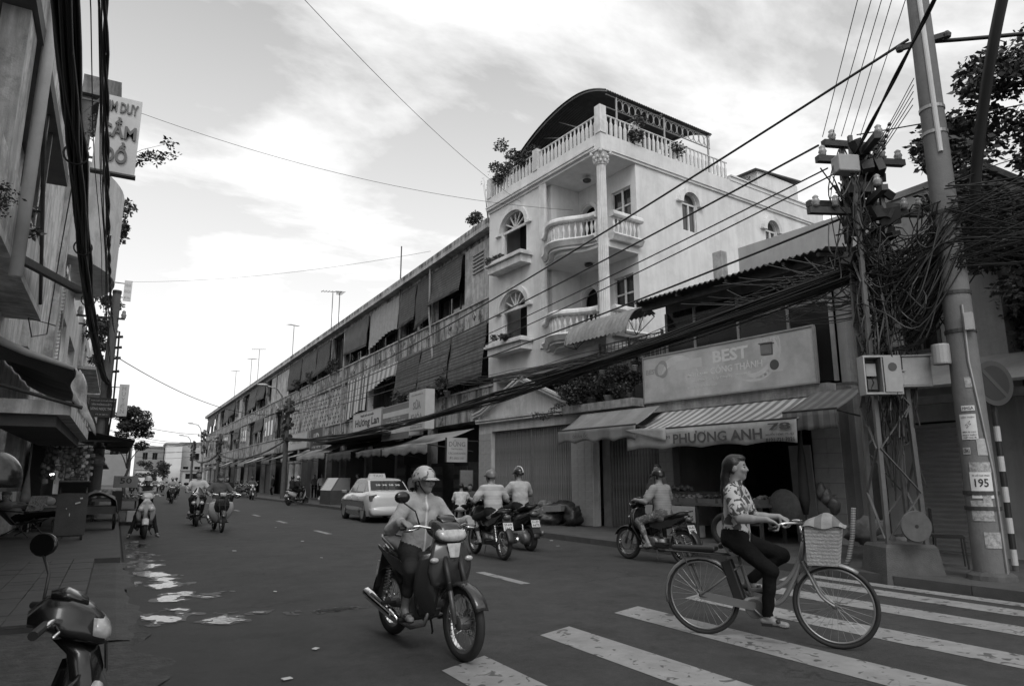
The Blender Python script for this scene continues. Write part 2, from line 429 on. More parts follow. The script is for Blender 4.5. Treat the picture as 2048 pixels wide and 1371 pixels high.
# left pavement
pave_m = mat('pavement concrete', .055, .75, .35, 2.5, .4, 70, objco=False)
tile_m = mat('pavement tile', .055, .7, .3, 3, .3, 80, objco=False)
gravel_m = mat('worn gravel concrete', .06, .9, .55, 9, .9, 45, objco=False)
lp = struct(MB().box(-2.3, .20, 14.0, 130, -.05, .10).build('pavement', pave_m))
lp2 = struct(MB().box(-2.3, -.178, 8.0, 13.99, -.05, .075).build('pavement', mat('pavement bed', .05, .9, .3, 3, objco=False)))
tme = MB().box(-.146, .146, -.146, .146, 0, .026).mesh('tile', tile_m)
for i in range(7):
    for j in range(20):
        inst(tme, 'tile', lp2, (-2.13 + .3 * i + random.uniform(-.003, .003), 8.15 + .3 * j, .074 + random.uniform(0, .005)), random.uniform(-.01, .01))
def edge(u, v, x0, x1, y0, y1, z):
    x = x0 + (x1 - x0) * u; y = y0 + (y1 - y0) * v
    if u > .99: x += .07 * math.sin(y * 2.3) + .05 * math.sin(y * 5.1 + 1) + .03 * math.sin(y * 11)
    z -= max(0, u - .7) * .12
    return (x, y, z + .012 * math.sin(3.1 * x + 2.7 * y) * math.sin(4.3 * y))
struct(MB().grid(lambda u, v: edge(u, v, -4, .42, -6, 8.05, .04), 10, 140).build('pavement', gravel_m))
struct(MB().grid(lambda u, v: edge(u, v, -.176, .34, 7.3, 14.1, .028), 5, 100).build('gutter', mat('wet gutter concrete', .042, .7, .5, 5, .6, 40, objco=False)))
# standing water by the gutter
puddle_m = mat('puddle water', .012, .05, 0, spec=.7, bump=.25, bscale=14, objco=False); wet_m = mat('wet asphalt', .016, .42, .5, 30, .8, 70, objco=False)
from mathutils import noise as mnoise
def puddles(x0, x1, y0, y1, st, th, ctr, z=.008, nm=('puddle', puddle_m)):
    b = MB(); nx, ny = int((x1 - x0) / st), int((y1 - y0) / st)
    def f(x, y):
        n_ = mnoise.fractal(Vector((x * 3.2, y * 2.2, 3.7)), .7, 2.2, 6); q = max((1 - ((x - cx) / rx) ** 2 - ((y - cy) / ry) ** 2) for cx, cy, rx, ry in ctr); return n_ * 1.1 + min(.9, q) * .62
    F_ = [[f(x0 + i * st, y0 + j * st) - th for j in range(ny + 1)] for i in range(nx + 1)]
    def cut(p, q, a, c): t = a / (a - c); return (p[0] + (q[0] - p[0]) * t, p[1] + (q[1] - p[1]) * t)
    for i in range(nx):
        for j in range(ny):
            P = [(x0 + i * st, y0 + j * st), (x0 + (i + 1) * st, y0 + j * st), (x0 + (i + 1) * st, y0 + (j + 1) * st), (x0 + i * st, y0 + (j + 1) * st)]; W = [F_[i][j], F_[i + 1][j], F_[i + 1][j + 1], F_[i][j + 1]]
            poly = []
            for k in range(4):
                if W[k] > 0: poly.append(P[k])
                if (W[k] > 0) != (W[(k + 1) % 4] > 0): poly.append(cut(P[k], P[(k + 1) % 4], W[k], W[(k + 1) % 4]))
            if len(poly) > 2: b.add([(x, y, z) for x, y in poly], [tuple(range(len(poly)))])
    return struct(b.build(*nm))
for th_, z_, nm_ in ((.0, .008, ('puddle', puddle_m)), (-.30, .004, ('wet_patch', wet_m))):
  puddles(.36, 1.9, 7.2, 9.0, .03, .45 + th_, [(.6, 8.2, .45, .5), (1.1, 8.0, .6, .3)], z_, nm_)
  puddles(.36, 2.2, 9.02, 12.6, .04, .49 + th_, [(.85, 9.8, .45, .5), (.7, 11.2, .4, .7), (.55, 12.2, .25, .5)], z_, nm_)
  puddles(.30, 1.5, 12.62, 20, .06, .48 + th_, [(.6, 13.6, .35, .8), (.55, 15.2, .3, .8), (.5, 17.5, .25, 1.5)], z_, nm_)
  puddles(1.92, 2.8, 7.4, 8.5, .03, .5 + th_, [(2.3, 7.9, .35, .15)], z_, nm_)
# right pavement with kerb stones
pav_r = mat('right pavement concrete', .075, .8, .35, 2.2, .4, 60, objco=False)
kerb_m = mat('kerb stone', .065, .8, .3, 3, .3, 60)
rp = struct(MB().box(9.62, 13.2, -10, 127, -.05, .12).build('pavement', pav_r))
km = MB().box(-.15, .148, -.494, .494, -.05, .125).mesh('kerb_stone', kerb_m)
for i in range(60):
    inst(km, 'kerb_stone', rp, (9.47 + random.uniform(-.008, .008), 1.5 + i, random.uniform(-.006, .004)))
struct(MB().box(9.32, 9.618, 61.01, 127, -.05, .12).build('kerb', kerb_m))
# litter
lit = mat('litter paper', .5, .8, .1, 8)
for i, (x, y) in enumerate(((2.2, 15.2), (3.4, 13.1), (1.9, 9.5), (1.6, 6.2), (3.9, 16.8), (4.3, 22), (6.6, 15.5), (8.4, 12.9), (9.0, 14.1), (5.9, 27), (3.2, 31), (1.2, 5.4))):
    a = random.uniform(0, 3)
    tag(MB().obox((0, 0, 0), (.075, .04, .004), (.1, .05, a)).build('litter_scrap', lit, loc=(x, y, .012)), 'small pale scrap of litter lying on the asphalt', 'litter', 'litter scraps on the road')
# ------------------------------------------------------------------ corner villa: local x along the front (toward the camera), local y into depth
VROT = math.atan2(-.9957, .0924)
villa = thing('villa', 'pale four-storey villa with curved balconies, fluted corner column and arched roof canopy', 'building', (12.2, 16, 0), VROT)
W0 = -6.4
# --- openings in the front wall
wins = [(-5.52, -3.98, 9.2, 11.0), (-5.5, -3.96, 6.15, 8.0)]
b = MB().walls(W0, -3.02, 5.1, 11.42, 0, .22, wins)
def spandrel(mb, x0, x1, zs, zt, d0, d1, n=9):
    """fill above a segmental arch springing at zs with crown at zt"""
    cx, rx = (x0 + x1) / 2, (x1 - x0) / 2
    for sgn in (-1, 1):
        arc = [(cx + sgn * rx * math.cos(t * PI / 2 / n), zs + (zt - .03 - zs) * math.sin(t * PI / 2 / n)) for t in range(n + 1)]
        poly = arc + [(cx, zt), (cx + sgn * rx, zt)]
        mb.prism(poly, d0 + .002, d1 - .002)
for (a, c, z0, z1) in wins: spandrel(b, a, c, z1 - .62, z1, 0, .22)
b.build('front_wall', villa_wall, villa)
# loggia: back wall with door arch and window, left return, side wall
loggia = []
for z0 in (5.72, 8.68): loggia += [(-2.75, -1.95, z0 + .05, z0 + 2.1), (-1.15, -.25, z0 + .9, z0 + 2.1)]
b = MB().walls(-3.0, -.2, 5.1, 11.42, 1.46, 1.66, loggia)
for (a, c, z0, z1) in loggia[::2]: spandrel(b, a, c, z1 - .45, z1, 1.46, 1.66)
b.build('loggia_wall', villa_wall, villa)
MB().box(-3.02, -2.82, .222, 1.458, 5.1, 11.42).build('loggia_return', villa_wall, villa)
side_w = [(3.62, 4.32, 9.62, 11.0), (8.2, 8.85, 9.75, 11.0)]
b = MB().walls(1.46, 12.0, 0, 11.42, -.198, 0, side_w, ax='X')
for (a, c, z0, z1) in side_w:
    cx, rx = (a + c) / 2, (c - a) / 2
    for sgn in (-1, 1):
        arc = [(cx + sgn * rx * math.cos(t * PI / 16), z1 - .36 + .33 * math.sin(t * PI / 16)) for t in range(9)]
        b.prism(arc + [(cx, z1), (cx + sgn * rx, z1)], -.196, -.002, 'X')
b.build('side_wall', villa_wall, villa)
MB().box(W0, -.2, 11.6, 12.0, .3, 11.4).build('rear_wall', villa_wall, villa)
MB().box(W0, W0 + .2, .222, 11.6, .3, 11.42).build('party_wall', villa_wall, villa)
MB().box(W0 + .21, -.21, .23, 11.58, 4.9, 5.08).build('floor_slab', villa_wall, villa)
# slabs and roof fascia
MB().box(-2.98, .02, -.02, 1.455, 5.08, 5.66).build('balcony_beam', villa_wall, villa)
MB().box(-2.98, .02, -.02, 1.455, 8.36, 8.64).build('balcony_beam', villa_wall, villa)
MB().box(W0, .06, -.06, 12.05, 11.424, 11.50).build('roof_slab', villa_wall, villa)
b = MB()
b.box(W0, .10, -.10, .10, 11.504, 12.02); b.box(-.10, .10, .102, 12.05, 11.504, 12.02)
b.build('roof_fascia', villa_wall, villa)
MB().box(W0, -.12, -.16, -.102, 11.52, 11.60).build('cornice', villa_trim, villa)
MB().box(W0, -.12, -.19, -.102, 11.605, 11.66).build('cornice', villa_trim, villa)
# window dressings
for (a, c, z0, z1) in wins:
    w = thing_ = MB()
    cx, rx = (a + c) / 2, (c - a) / 2
    zs = z1 - .62
    ring0 = [(cx + (rx + .04) * math.cos(t * PI / 16), zs + (z1 - zs + .02) * math.sin(t * PI / 16)) for t in range(17)]
    ring1 = [(cx + (rx + .20) * math.cos(t * PI / 16), zs + (z1 - zs + .20) * math.sin(t * PI / 16)) for t in range(17)]
    for t in range(16): w.prism([ring0[t], ring1[t], ring1[t + 1], ring0[t + 1]], -.12, -.002)
    w.box(a - .34, a - .04, -.12, -.002, zs - .09, zs); w.box(c + .04, c + .34, -.12, -.002, zs - .09, zs)
    hood = w.build('window_hood', villa_trim, villa)
    f = MB(); f.box(a + .02, c - .02, .05, .11, zs - .05, zs + .04)
    for an in (35, 65, 90, 115, 145):
        p = (cx, .08, zs); q = (cx + (rx - .02) * math.cos(R_(an)), .08, zs + (z1 - zs - .05) * math.sin(R_(an)))
        f.bar(p, q, .05, .05)
    f.box(a + .003, a + .06, .05, .11, z0 + .02, zs - .06); f.box(c - .06, c - .003, .05, .11, z0 + .02, zs - .06)
    f.build('window_frame', villa_trim, villa)
    MB().box(a - .1, c + .1, .9, .93, z0 - .2, z1).build('room_back', dark_in, villa)
    # planter box
    pb = MB(); pb.box(a - .28, c + .28, -.45, -.002, z0 - .42, z0 - .16); pb.box(a - .38, c + .38, -.55, -.003, z0 - .155, z0 - .08); pb.box(a - .33, c + .33, -.5, -.003, z0 - .075, z0 + .0)
    pb.build('window_planter', villa_trim, villa)
MB().box(-2.9, -.3, 1.9, 1.93, 5.6, 11.3).build('room_back', dark_in, villa)
for z0 in (5.72, 8.68):
    f = MB()
    for u in (-1.15, -.70, -.29): f.box(u, u + .04, 1.5, 1.56, z0 + .92, z0 + 2.08)
    for z in (z0 + .9, z0 + 1.5, z0 + 2.06): f.box(-1.145, -.255, 1.565, 1.60, z, z + .05)
    f.build('window_frame', villa_trim, villa)
    MB().box(-1.14, -.26, 1.605, 1.62, z0 + .91, z0 + 2.09).build('window_pane', glass_d, villa)
    f = MB()
    arc0 = [(-2.35 + .44 * math.cos(t * PI / 12), z0 + 1.65 + .48 * math.sin(t * PI / 12)) for t in range(13)]
    arc1 = [(-2.35 + .54 * math.cos(t * PI / 12), z0 + 1.65 + .58 * math.sin(t * PI / 12)) for t in range(13)]
    for t in range(12): f.prism([arc0[t], arc1[t], arc1[t + 1], arc0[t + 1]], 1.42, 1.458)
    f.build('door_arch', villa_trim, villa)
    MB().lathe([(.12, 0), (.15, -.03), (.13, -.08), (.05, -.10)], 14, (-1.6, .8, z0 + 2.62)).build('ceiling_lamp', steel_d, villa)
for (a, c, z0, z1) in side_w:
    cy, ry = (a + c) / 2, (c - a) / 2; zs = z1 - .36
    f = MB()
    r0 = [(cy + (ry + .05) * math.cos(t * PI / 12), zs + .36 * math.sin(t * PI / 12)) for t in range(13)]
    r1 = [(cy + (ry + .22) * math.cos(t * PI / 12), zs + .54 * math.sin(t * PI / 12)) for t in range(13)]
    for t in range(12): f.prism([r0[t], r1[t], r1[t + 1], r0[t + 1]], .002, .14, 'X')
    f.box(.002, .14, a - .30, a - .05, zs - .06, zs); f.box(.002, .14, c + .05, c + .30, zs - .06, zs)
    f.build('window_hood', villa_trim, villa)
    f = MB(); f.box(-.14, -.04, a + .002, a + .05, z0, zs); f.box(-.14, -.04, c - .05, c - .002, z0, zs); f.box(-.14, -.04, a + .052, c - .052, zs - .06, zs - .002); f.box(-.14, -.04, cy - .03, cy + .03, z0 + .04, zs - .062); f.box(-.14, -.04, a + .052, c - .052, z0, z0 + .04)
    f.build('window_frame', villa_trim, villa)
    MB().box(-.10, -.09, a, c, z0, z1 - .02).build('window_pane', glass_m, villa)
    MB().box(-.6, -.57, a - .3, c + .3, z0 - .3, z1 + .1).build('room_back', dark_in, villa)
# fluted column and capital
def fluted(mb, x, y, z0, z1, r0, r1, nf=16):
    rings = []
    for i, (z, r) in enumerate(((z0, r0), (z0 + (z1 - z0) * .35, r0 * .99), (z1, r1))):
        pts = []
        for k in range(nf * 4):
            a = 2 * PI * k / (nf * 4); q = r * (1 - .10 * (1 if k % 4 in (1, 2) else 0))
            pts.append((x + q * math.cos(a), y + q * math.sin(a), z))
        rings.append(pts)
    mb.loft(rings)
cx_, cy_ = -.02, .0
b = MB(); fluted(b, cx_, cy_, 5.66, 10.95, .165, .145); b.build('column', villa_trim, villa)
b = MB().lathe([(.14, 10.94), (.17, 10.97), (.15, 11.0), (.17, 11.1), (.21, 11.22), (.24, 11.30), (.20, 11.31), (.20, 11.40)], 20, (cx_, cy_, 0))
for k in range(8):
    a = 2 * PI * k / 8
    for zz, rr in ((11.06, .19), (11.18, .23)):
        b.ball((cx_ + rr * math.cos(a + (zz > 11.1) * .39), cy_ + rr * math.sin(a + (zz > 11.1) * .39), zz), .05, 6, 4, (1, 1, 1.2))
for sx in (-1, 1):
    for sy in (-1, 1): b.ball((cx_ + .2 * sx, cy_ + .2 * sy, 11.33), .065, 8, 5)
b.box(cx_ - .24, cx_ + .24, cy_ - .24, cy_ + .24, 11.375, 11.42)
b.build('column_capital', villa_trim, villa)
b = MB()
for z0, z1 in ((5.66, 11.42),):
    for k in range(5): b.tube([(-3.14 + .07 * k, -.03, z0), (-3.14 + .07 * k, -.03, z1)], .033, 6)
    b.box(-3.20, -2.80, -.028, -.002, z0, z1)
b.build('pilaster', villa_trim, villa)
# balcony: S-curved front and short side
bal_prof = [(.030, 0), (.042, .02), (.025, .05), (.022, .10), (.050, .22), (.055, .28), (.030, .40), (.022, .46), (.040, .49), (.040, .52)]
bal_me = MB().lathe(bal_prof, 8).mesh('baluster', villa_trim, True)
def bulge(t): return -.06 - .62 * (math.sin(PI * min(1, t * 1.04)) ** 2) * (1 if t < .98 else .9)
def rail(mb, path, prof):
    """sweep a profile [(offset out, z)] along a plan path [(x, y, nx, ny)]"""
    rings = [[(x + nx * o, y + ny * o, z) for o, z in prof] for x, y, nx, ny in path]
    mb.loft(rings)
def bal_path(n=26):
    P = [(-2.86 + 2.66 * i / n, bulge(i / n)) for i in range(n + 1)]
    res = []
    for i, (x, y) in enumerate(P):
        x0, y0 = P[max(0, i - 1)]; x1, y1 = P[min(n, i + 1)]
        tx, ty = x1 - x0, y1 - y0; l = math.hypot(tx, ty); res.append((x, y, ty / l, -tx / l))
    return res
for zf in (5.70, 8.68):
    path = bal_path()
    b = MB(); rail(b, path, [(.12, zf - .02), (.16, zf + .04), (.12, zf + .10), (-.12, zf + .10), (-.12, zf - .12), (.06, zf - .12)]); b.build('balcony_base', villa_trim, villa)
    b = MB(); rail(b, path, [(.10, zf + .625), (.14, zf + .68), (.13, zf + .76), (.07, zf + .82), (-.07, zf + .82), (-.13, zf + .74), (-.10, zf + .625)]); b.build('balcony_rail', villa_trim, villa)
    # slab under the bulge
    pts = [(x, y) for x, y, _, _ in path] + [(-.2, .0), (-2.86, .0)]
    MB().prism(pts, zf - .2, zf - .122, 'Z').build('balcony_slab', villa_wall, villa)
    pts2 = [(x * .8 - .3, y * .75) for x, y, _, _ in path] + [(-.5, -.021), (-2.5, -.021)]
    MB().prism(pts2, zf - .32, zf - .202, 'Z').build('balcony_slab', villa_wall, villa)
    for i in range(17):
        t = (i + .5) / 17; x = -2.86 + 2.66 * t
        inst(bal_me, 'baluster', villa, (x, bulge(t), zf + .102))
    b = MB(); sp = [(.12, .22, 1, 0), (.12, 1.50, 1, 0)]
    rail(b, sp, [(.12, zf - .02), (.16, zf + .04), (.12, zf + .10), (-.12, zf + .10), (-.12, zf - .12), (.06, zf - .12)]); b.build('balcony_base', villa_trim, villa)
    b = MB(); rail(b, sp, [(.10, zf + .625), (.14, zf + .68), (.13, zf + .76), (.07, zf + .82), (-.07, zf + .82), (-.13, zf + .74), (-.10, zf + .625)]); b.build('balcony_rail', villa_trim, villa)
    for i in range(7): inst(bal_me, 'baluster', villa, (.12, .32 + i * .175, zf + .102))
# roof balustrade
rb_me = MB().loft([[(-.03, -.03, 0), (.03, -.03, 0), (.03, .03, 0), (-.03, .03, 0)], [(-.045, -.03, .1), (.045, -.03, .1), (.045, .03, .1), (-.045, .03, .1)], [(-.05, -.03, .45), (.05, -.03, .45), (.05, .03, .45), (-.05, .03, .45)], [(-.02, -.02, .52), (.02, -.02, .52), (.02, .02, .52), (-.02, .02, .52)], [(-.02, -.02, .68), (.02, -.02, .68), (.02, .02, .68), (-.02, .02, .68)]]).mesh('roof_baluster', villa_trim)
for (x, y) in ((W0 + .13, 0), (-3.3, 0), (0, 0), (0, 1.5)):
    z1 = 12.95 if (x, y) == (0, 0) else 12.82
    MB().box(x - .13, x + .13, y - .13, y + .13, 12.024, z1).build('balustrade_post', villa_trim, villa)
MB().box(-.125, .125, 6.15, 12.05, 12.024, 12.16).build('parapet', villa_wall, villa)
MB().box(-.17, .17, 6.15, 12.05, 12.164, 12.22).build('parapet_cap', villa_trim, villa)
for x0, x1 in ((W0 + .27, -3.44), (-3.16, -.14)):
    n = int((x1 - x0) / .20)
    for i in range(n): inst(rb_me, 'roof_baluster', villa, (x0 + (i + .5) * (x1 - x0) / n, 0, 12.022))
    MB().tube([(x0, 0, 12.72), (x1, 0, 12.72)], .03, 8).build('handrail', villa_trim, villa)
for y0, y1 in ((.14, 1.36), (1.64, 6.14)):
    n = int((y1 - y0) / .20)
    for i in range(n): inst(rb_me, 'roof_baluster', villa, (0, y0 + (i + .5) * (y1 - y0) / n, 12.022), PI / 2)
    MB().tube([(0, y0, 12.72), (0, y1, 12.72)], .03, 8).build('handrail', villa_trim, villa)
# arched corrugated canopy on posts
def canopy(u, v):
    x = -5.75 + 5.5 * u
    z = 14.4 - (.55 * ((x + 2) / 1.75) ** 2 if x > -2 else .8 * ((x + 2) / 3.06) ** 2 + (1.1 * (-5.0 - x) if x < -5 else 0))
    y = .45 + 5.3 * v
    return (x, y, z + .025 * (1 if int(v * 96) % 2 else -1))
b = MB().grid(canopy, 20, 96); cn = b.build('canopy_sheet', mat('dark canopy tin', .055, .5, .3, 3, metal=.3), villa)
sol = cn.modifiers.new('solid', 'SOLIDIFY'); sol.thickness = .012
b = MB()
for v in (.02, .5, .98):
    b.tube([(x, y, z - .06) for x, y, z in [canopy(i / 20, v) for i in range(21)]], .03, 6)
for v in (.1, .3, .5, .7, .9):
    p = canopy(.98, v); q = canopy(.45, v); b.cyl((q[0], q[1], q[2] - .08), (p[0] - .1, p[1], 12.4), .02, n=6); b.cyl((q[0] - 1.2, q[1], q[2] - .2), (p[0] - .1, p[1], 12.4), .02, n=6)
b.build('canopy_arch', steel, villa)
xe = canopy(1, .5)[0]
for y in (1.05, 3.3, 5.6):
    MB().tube([(xe - .1, y, 12.03), (xe - .1, y, 13.78)], .035, 8).build('canopy_post', steel, villa)
b = MB(); b.tube([(xe - .1, .6, 13.30), (xe - .1, 5.7, 13.30)], .02, 6); b.tube([(xe - .1, .6, 13.76), (xe - .1, 5.7, 13.76)], .02, 6)
for i in range(16):
    y = 1.2 + i * .29
    ring = [(xe - .1, y + .13 * math.cos(2 * PI * k / 12), 13.53 + .19 * math.sin(2 * PI * k / 12)) for k in range(12)]
    b.tube(ring, .012, 5, closed=True); b.tube([(xe - .1, y + .145, 13.31), (xe - .1, y + .145, 13.75)], .01, 5)
b.build('canopy_lattice', steel, villa)
# rear roof structures
MB().box(-3.4, -.6, 8.8, 11.5, 12.0, 13.4).build('stair_housing', villa_wall, villa)
b = MB().add([(-3.6, 8.6, 13.35), (-.5, 8.6, 13.35), (-.5, 11.7, 13.6), (-3.6, 11.7, 13.6)], [(0, 1, 2, 3)]); o = b.build('stair_housing_roof', tin, villa); o.modifiers.new('s', 'SOLIDIFY').thickness = .05
# ------------- ground-floor garage with pediment (projects in front of the upper floors)
PX = -.32
gm = mat('garage plaster', .56, .75, .12, 1.5, .15, 50, streak=.35, dark=.2)
b = MB().walls(-6.45, -.30, 0, 3.42, -.35, -.1, [(-5.62, -1.28, 0, 3.05)]); b.build('garage_front', gm, villa)
b = MB().prism([(-6.45, 3.44), (-.9, 3.44), (-.9, 3.55), (-3.75, 4.62), (-6.45, 3.55)], -.34, -.1); b.build('pediment', gm, villa)
def sweep_bar(name, pts, prof_d, h, parent, m):
    b = MB()
    for i in range(len(pts) - 1): b.bar((pts[i][0], prof_d, pts[i][1]), (pts[i + 1][0], prof_d, pts[i + 1][1]), .14, h)
    return b.build(name, m, parent)
sweep_bar('pediment_moulding', [(-6.72, 3.60), (-6.1, 3.72), (-3.75, 4.66), (-1.5, 3.76), (-.7, 3.62)], -.43, .07, villa, gm)
sweep_bar('pediment_moulding', [(-6.68, 3.70), (-6.1, 3.81), (-3.75, 4.76), (-1.5, 3.86), (-.7, 3.72)], -.46, .07, villa, gm)
sweep_bar('pediment_moulding', [(-6.5, 3.47), (-.7, 3.47)], -.43, .07, villa, gm)
sweep_bar('pediment_moulding', [(-6.5, 3.38), (-.7, 3.38)], -.41, .05, villa, gm)
MB().box(-6.45, -.4, -.098, 2.0, 3.44, 3.52).build('terrace_slab', concrete, villa)
# tiled piers either side of the gate: each tile its own piece
ptile = mat('white pier tile', .36, .45, .18, 5, streak=.2, dark=.2)
def pier_tiles(x0, x1, z0, z1, y, parent, w=.30, h=.25):
    nx = max(1, round((x1 - x0) / w)); nz = round((z1 - z0) / h); w = (x1 - x0) / nx; h = (z1 - z0) / nz
    me = MB().box(.004, w - .004, 0, .014, .004, h - .004).mesh('tile', ptile)
    for i in range(nx):
        for j in range(nz): inst(me, 'tile', parent, (x0 + i * w, y - .012 - random.uniform(0, .002), z0 + j * h))
pier_tiles(-6.42, -5.64, .12, 3.0, -.352, villa, .39, .24)
pier_tiles(-1.26, -.34, .12, 3.0, -.352, villa, .31, .24)
# folding gate
def folding_gate(parent, x0, x1, z0, z1, y, m, pitch=.105):
    n = int((x1 - x0) / pitch); w = (x1 - x0) / n
    me = MB().prism([(0, .03), (.01, -.03), (w * .52, -.03), (w * .52 + .01, .03), (w * .40, .03), (w * .38, -.01), (w * .16, -.01), (w * .14, .03)], 0, z1 - z0, 'Z').mesh('slat', m)
    for i in range(n): inst(me, 'slat', parent, (x0 + i * w, y + (.01 if i % 2 else 0), z0))
    b = MB()
    for z in (.25, .95, 1.7, 2.5):
        if z0 + z < z1: b.box(x0, x1, y + .03, y + .05, z0 + z, z0 + z + .04)
    b.box(x0, x1, y + .02, y + .08, z1 - .03, z1)
    b.build('gate_rail', steel_d, parent)
gate = thing('folding_gate', 'closed grey steel folding gate under the triangular pediment', 'gate', (12.2, 16, 0), VROT)
folding_gate(gate, -5.6, -1.3, .13, 3.04, -.2, gate_m)
MB().box(-3.42, -3.34, -.26, -.20, .13, 3.0).build('gate_stile', steel, gate)
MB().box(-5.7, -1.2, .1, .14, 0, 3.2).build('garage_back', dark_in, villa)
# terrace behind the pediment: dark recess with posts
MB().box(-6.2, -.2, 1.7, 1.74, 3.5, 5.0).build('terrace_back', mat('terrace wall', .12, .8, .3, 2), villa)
# ------------------------------------------------------------------ corner shop house (same street line as the villa)
shop = thing('shop_house', 'two-storey shop house with glazed upper floor above a long faded signboard', 'building', (12.2, 16, 0), VROT)
sh_w = mat('shop plaster', .20, .8, .25, 1.6, .25, 40, streak=.5, dark=.1)
b = MB().walls(-.26, 7.15, 0, 3.3, -.02, .2, [(.05, 1.92, 0, 2.75), (2.42, 6.3, 0, 2.85)]); b.build('front_wall', sh_w, shop)
MB().box(-.24, 7.15, .22, 8, 3.32, 3.4).build('floor_slab', concrete, shop)
MB().box(6.95, 7.15, .22, 8, 0, 5.75).build('side_wall', mat('pale side wall', .42, .8, .2, 1, streak=.4, dark=.15), shop)
MB().box(-.2, 6.9, 6.0, 6.2, 0, 5.7).build('rear_wall', sh_w, shop)
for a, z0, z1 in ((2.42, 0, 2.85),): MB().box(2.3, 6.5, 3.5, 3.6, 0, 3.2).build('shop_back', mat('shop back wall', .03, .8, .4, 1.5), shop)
# balcony ledge with fascia
b = MB(); b.box(-1.2, 1.78, -.75, -.022, 3.30, 3.52); b.build('balcony_ledge', mat('flaking ledge', .36, .85, .4, 4, .4, 30, streak=.6, dark=.08), shop)
MB().box(1.8, 6.95, -.30, -.022, 3.12, 3.36).build('sign_ledge', old_wall2, shop)
# upper floor: posts, panes, dark room
ux = [2.35, 3.3, 4.62, 5.95, 6.95]
al = mat('aluminium frame', .35, .5, .2, 4, metal=.3)
for x in ux: MB().box(x - .035, x + .035, .0, .07, 3.42, 5.75).build('window_post', al, shop)
MB().box(2.39, 6.91, .01, .06, 5.15, 5.21).build('window_transom', al, shop)
for i in range(4):
    MB().box(ux[i] + .04, ux[i + 1] - .04, .03, .045, 3.44, 5.14).build('window_pane', glass_d if i != 2 else glass_m, shop)
    MB().box(ux[i] + .04, ux[i + 1] - .04, .03, .045, 5.22, 5.74).build('window_pane', glass_d, shop)
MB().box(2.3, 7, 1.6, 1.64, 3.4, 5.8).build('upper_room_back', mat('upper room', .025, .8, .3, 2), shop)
# corrugated roof
def corr(x0, x1, y0, y1, z0, z1, pitch=.16, amp=.03, nv=1):
    n = int((x1 - x0) / pitch * 4)
    def fn(u, v): return (x0 + (x1 - x0) * u, y0 + (y1 - y0) * v, z0 + (z1 - z0) * v + amp * math.sin(u * n / 4 * 2 * PI))
    return MB().grid(fn, n, nv)
o = corr(2.0, 7.5, -.9, 3.2, 5.98, 6.75).build('roof', mat('dark roof tin', .05, .6, .4, 3, metal=.2), shop); o.modifiers.new('s', 'SOLIDIFY').thickness = .012
MB().box(2.1, 7.3, -.62, -.5, 5.78, 5.92).build('eave_beam', steel_d, shop)
MB().box(2.36, 6.94, .002, .075, 5.752, 6.05).build('lintel', sh_w, shop)
for x in (2.15, 3.5, 5, 6.5, 7.3): MB().bar((x, -.85, 5.90), (x, 3.1, 6.63), .06, .08).build('rafter', steel_d, shop)
# set-back parapet wall above the roof
MB().box(3.3, 9.5, 2.0, 2.2, 6.3, 7.72).build('setback_wall', mat('setback plaster', .38, .8, .1, .8, streak=.25, dark=.2), shop)
MB().box(2.65, 2.95, 1.7, 1.95, 6.3, 7.7).build('chimney', old_wall2, shop)
# folding gate and pier between the two bays
g2 = thing('folding_gate', 'weathered narrow folding gate beside the vegetable stall', 'gate', (12.2, 16, 0), VROT)
folding_gate(g2, .08, 1.90, .13, 2.74, .05, mat('weathered gate', .20, .6, .35, 3, streak=.6, dark=.05), .11)
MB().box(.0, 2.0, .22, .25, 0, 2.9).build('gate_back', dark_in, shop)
pier_tiles(1.94, 2.40, .12, 2.85, -.022, shop, .23, .24)
pier_tiles(6.32, 6.95, .12, 2.85, -.022, shop, .31, .3)
# the long signboard
best = thing('signboard', 'long faded pale advertising board reading BEST with a swirl logo', 'sign', (12.2, 16, 0), VROT)
bm_ = mat('faded board print', .52, .5, .30, 1.4, streak=.15, dark=.22)
MB().box(1.84, 6.74, -.36, -.31, 3.40, 4.56).build('board', bm_, best)
b = MB()
for (a, c, z0, z1) in ((1.81, 6.77, 4.562, 4.60), (1.81, 6.77, 3.36, 3.398)): b.box(a, c, -.38, -.30, z0, z1)
b.box(1.80, 1.838, -.38, -.30, 3.40, 4.56); b.box(6.742, 6.78, -.38, -.30, 3.40, 4.56)
b.build('board_frame', al, best)
FR = ((1, 0, 0), (0, 0, 1))
pale = mat('faded pale print', .68, .6, .1, 3); gre = mat('faded grey print', .30, .6, .1, 3)
letters(best, 'BEST', (2.12, -.362, 4.18), FR, .42, .13, gre, .002, .02)
b = MB()
for k in range(3):
    a0 = 2 * PI * k / 3
    rings = []
    for i in range(14):
        a = a0 + i * .17; w = .045 * math.sin(PI * (i + .5) / 14) + .006
        rings.append((a, .17 + .02 * math.sin(i * .2), w))
    for i in range(13):
        q = []
        for (a, r, w), s in ((rings[i], -1), (rings[i], 1), (rings[i + 1], 1), (rings[i + 1], -1)): q.append((2.46 + (r + s * w) * math.cos(a), -.3625, 4.20 + (r + s * w) * math.sin(a)))
        b.add(q, [(0, 1, 2, 3)])
b.build('swirl_logo', gre, best)
b = MB()
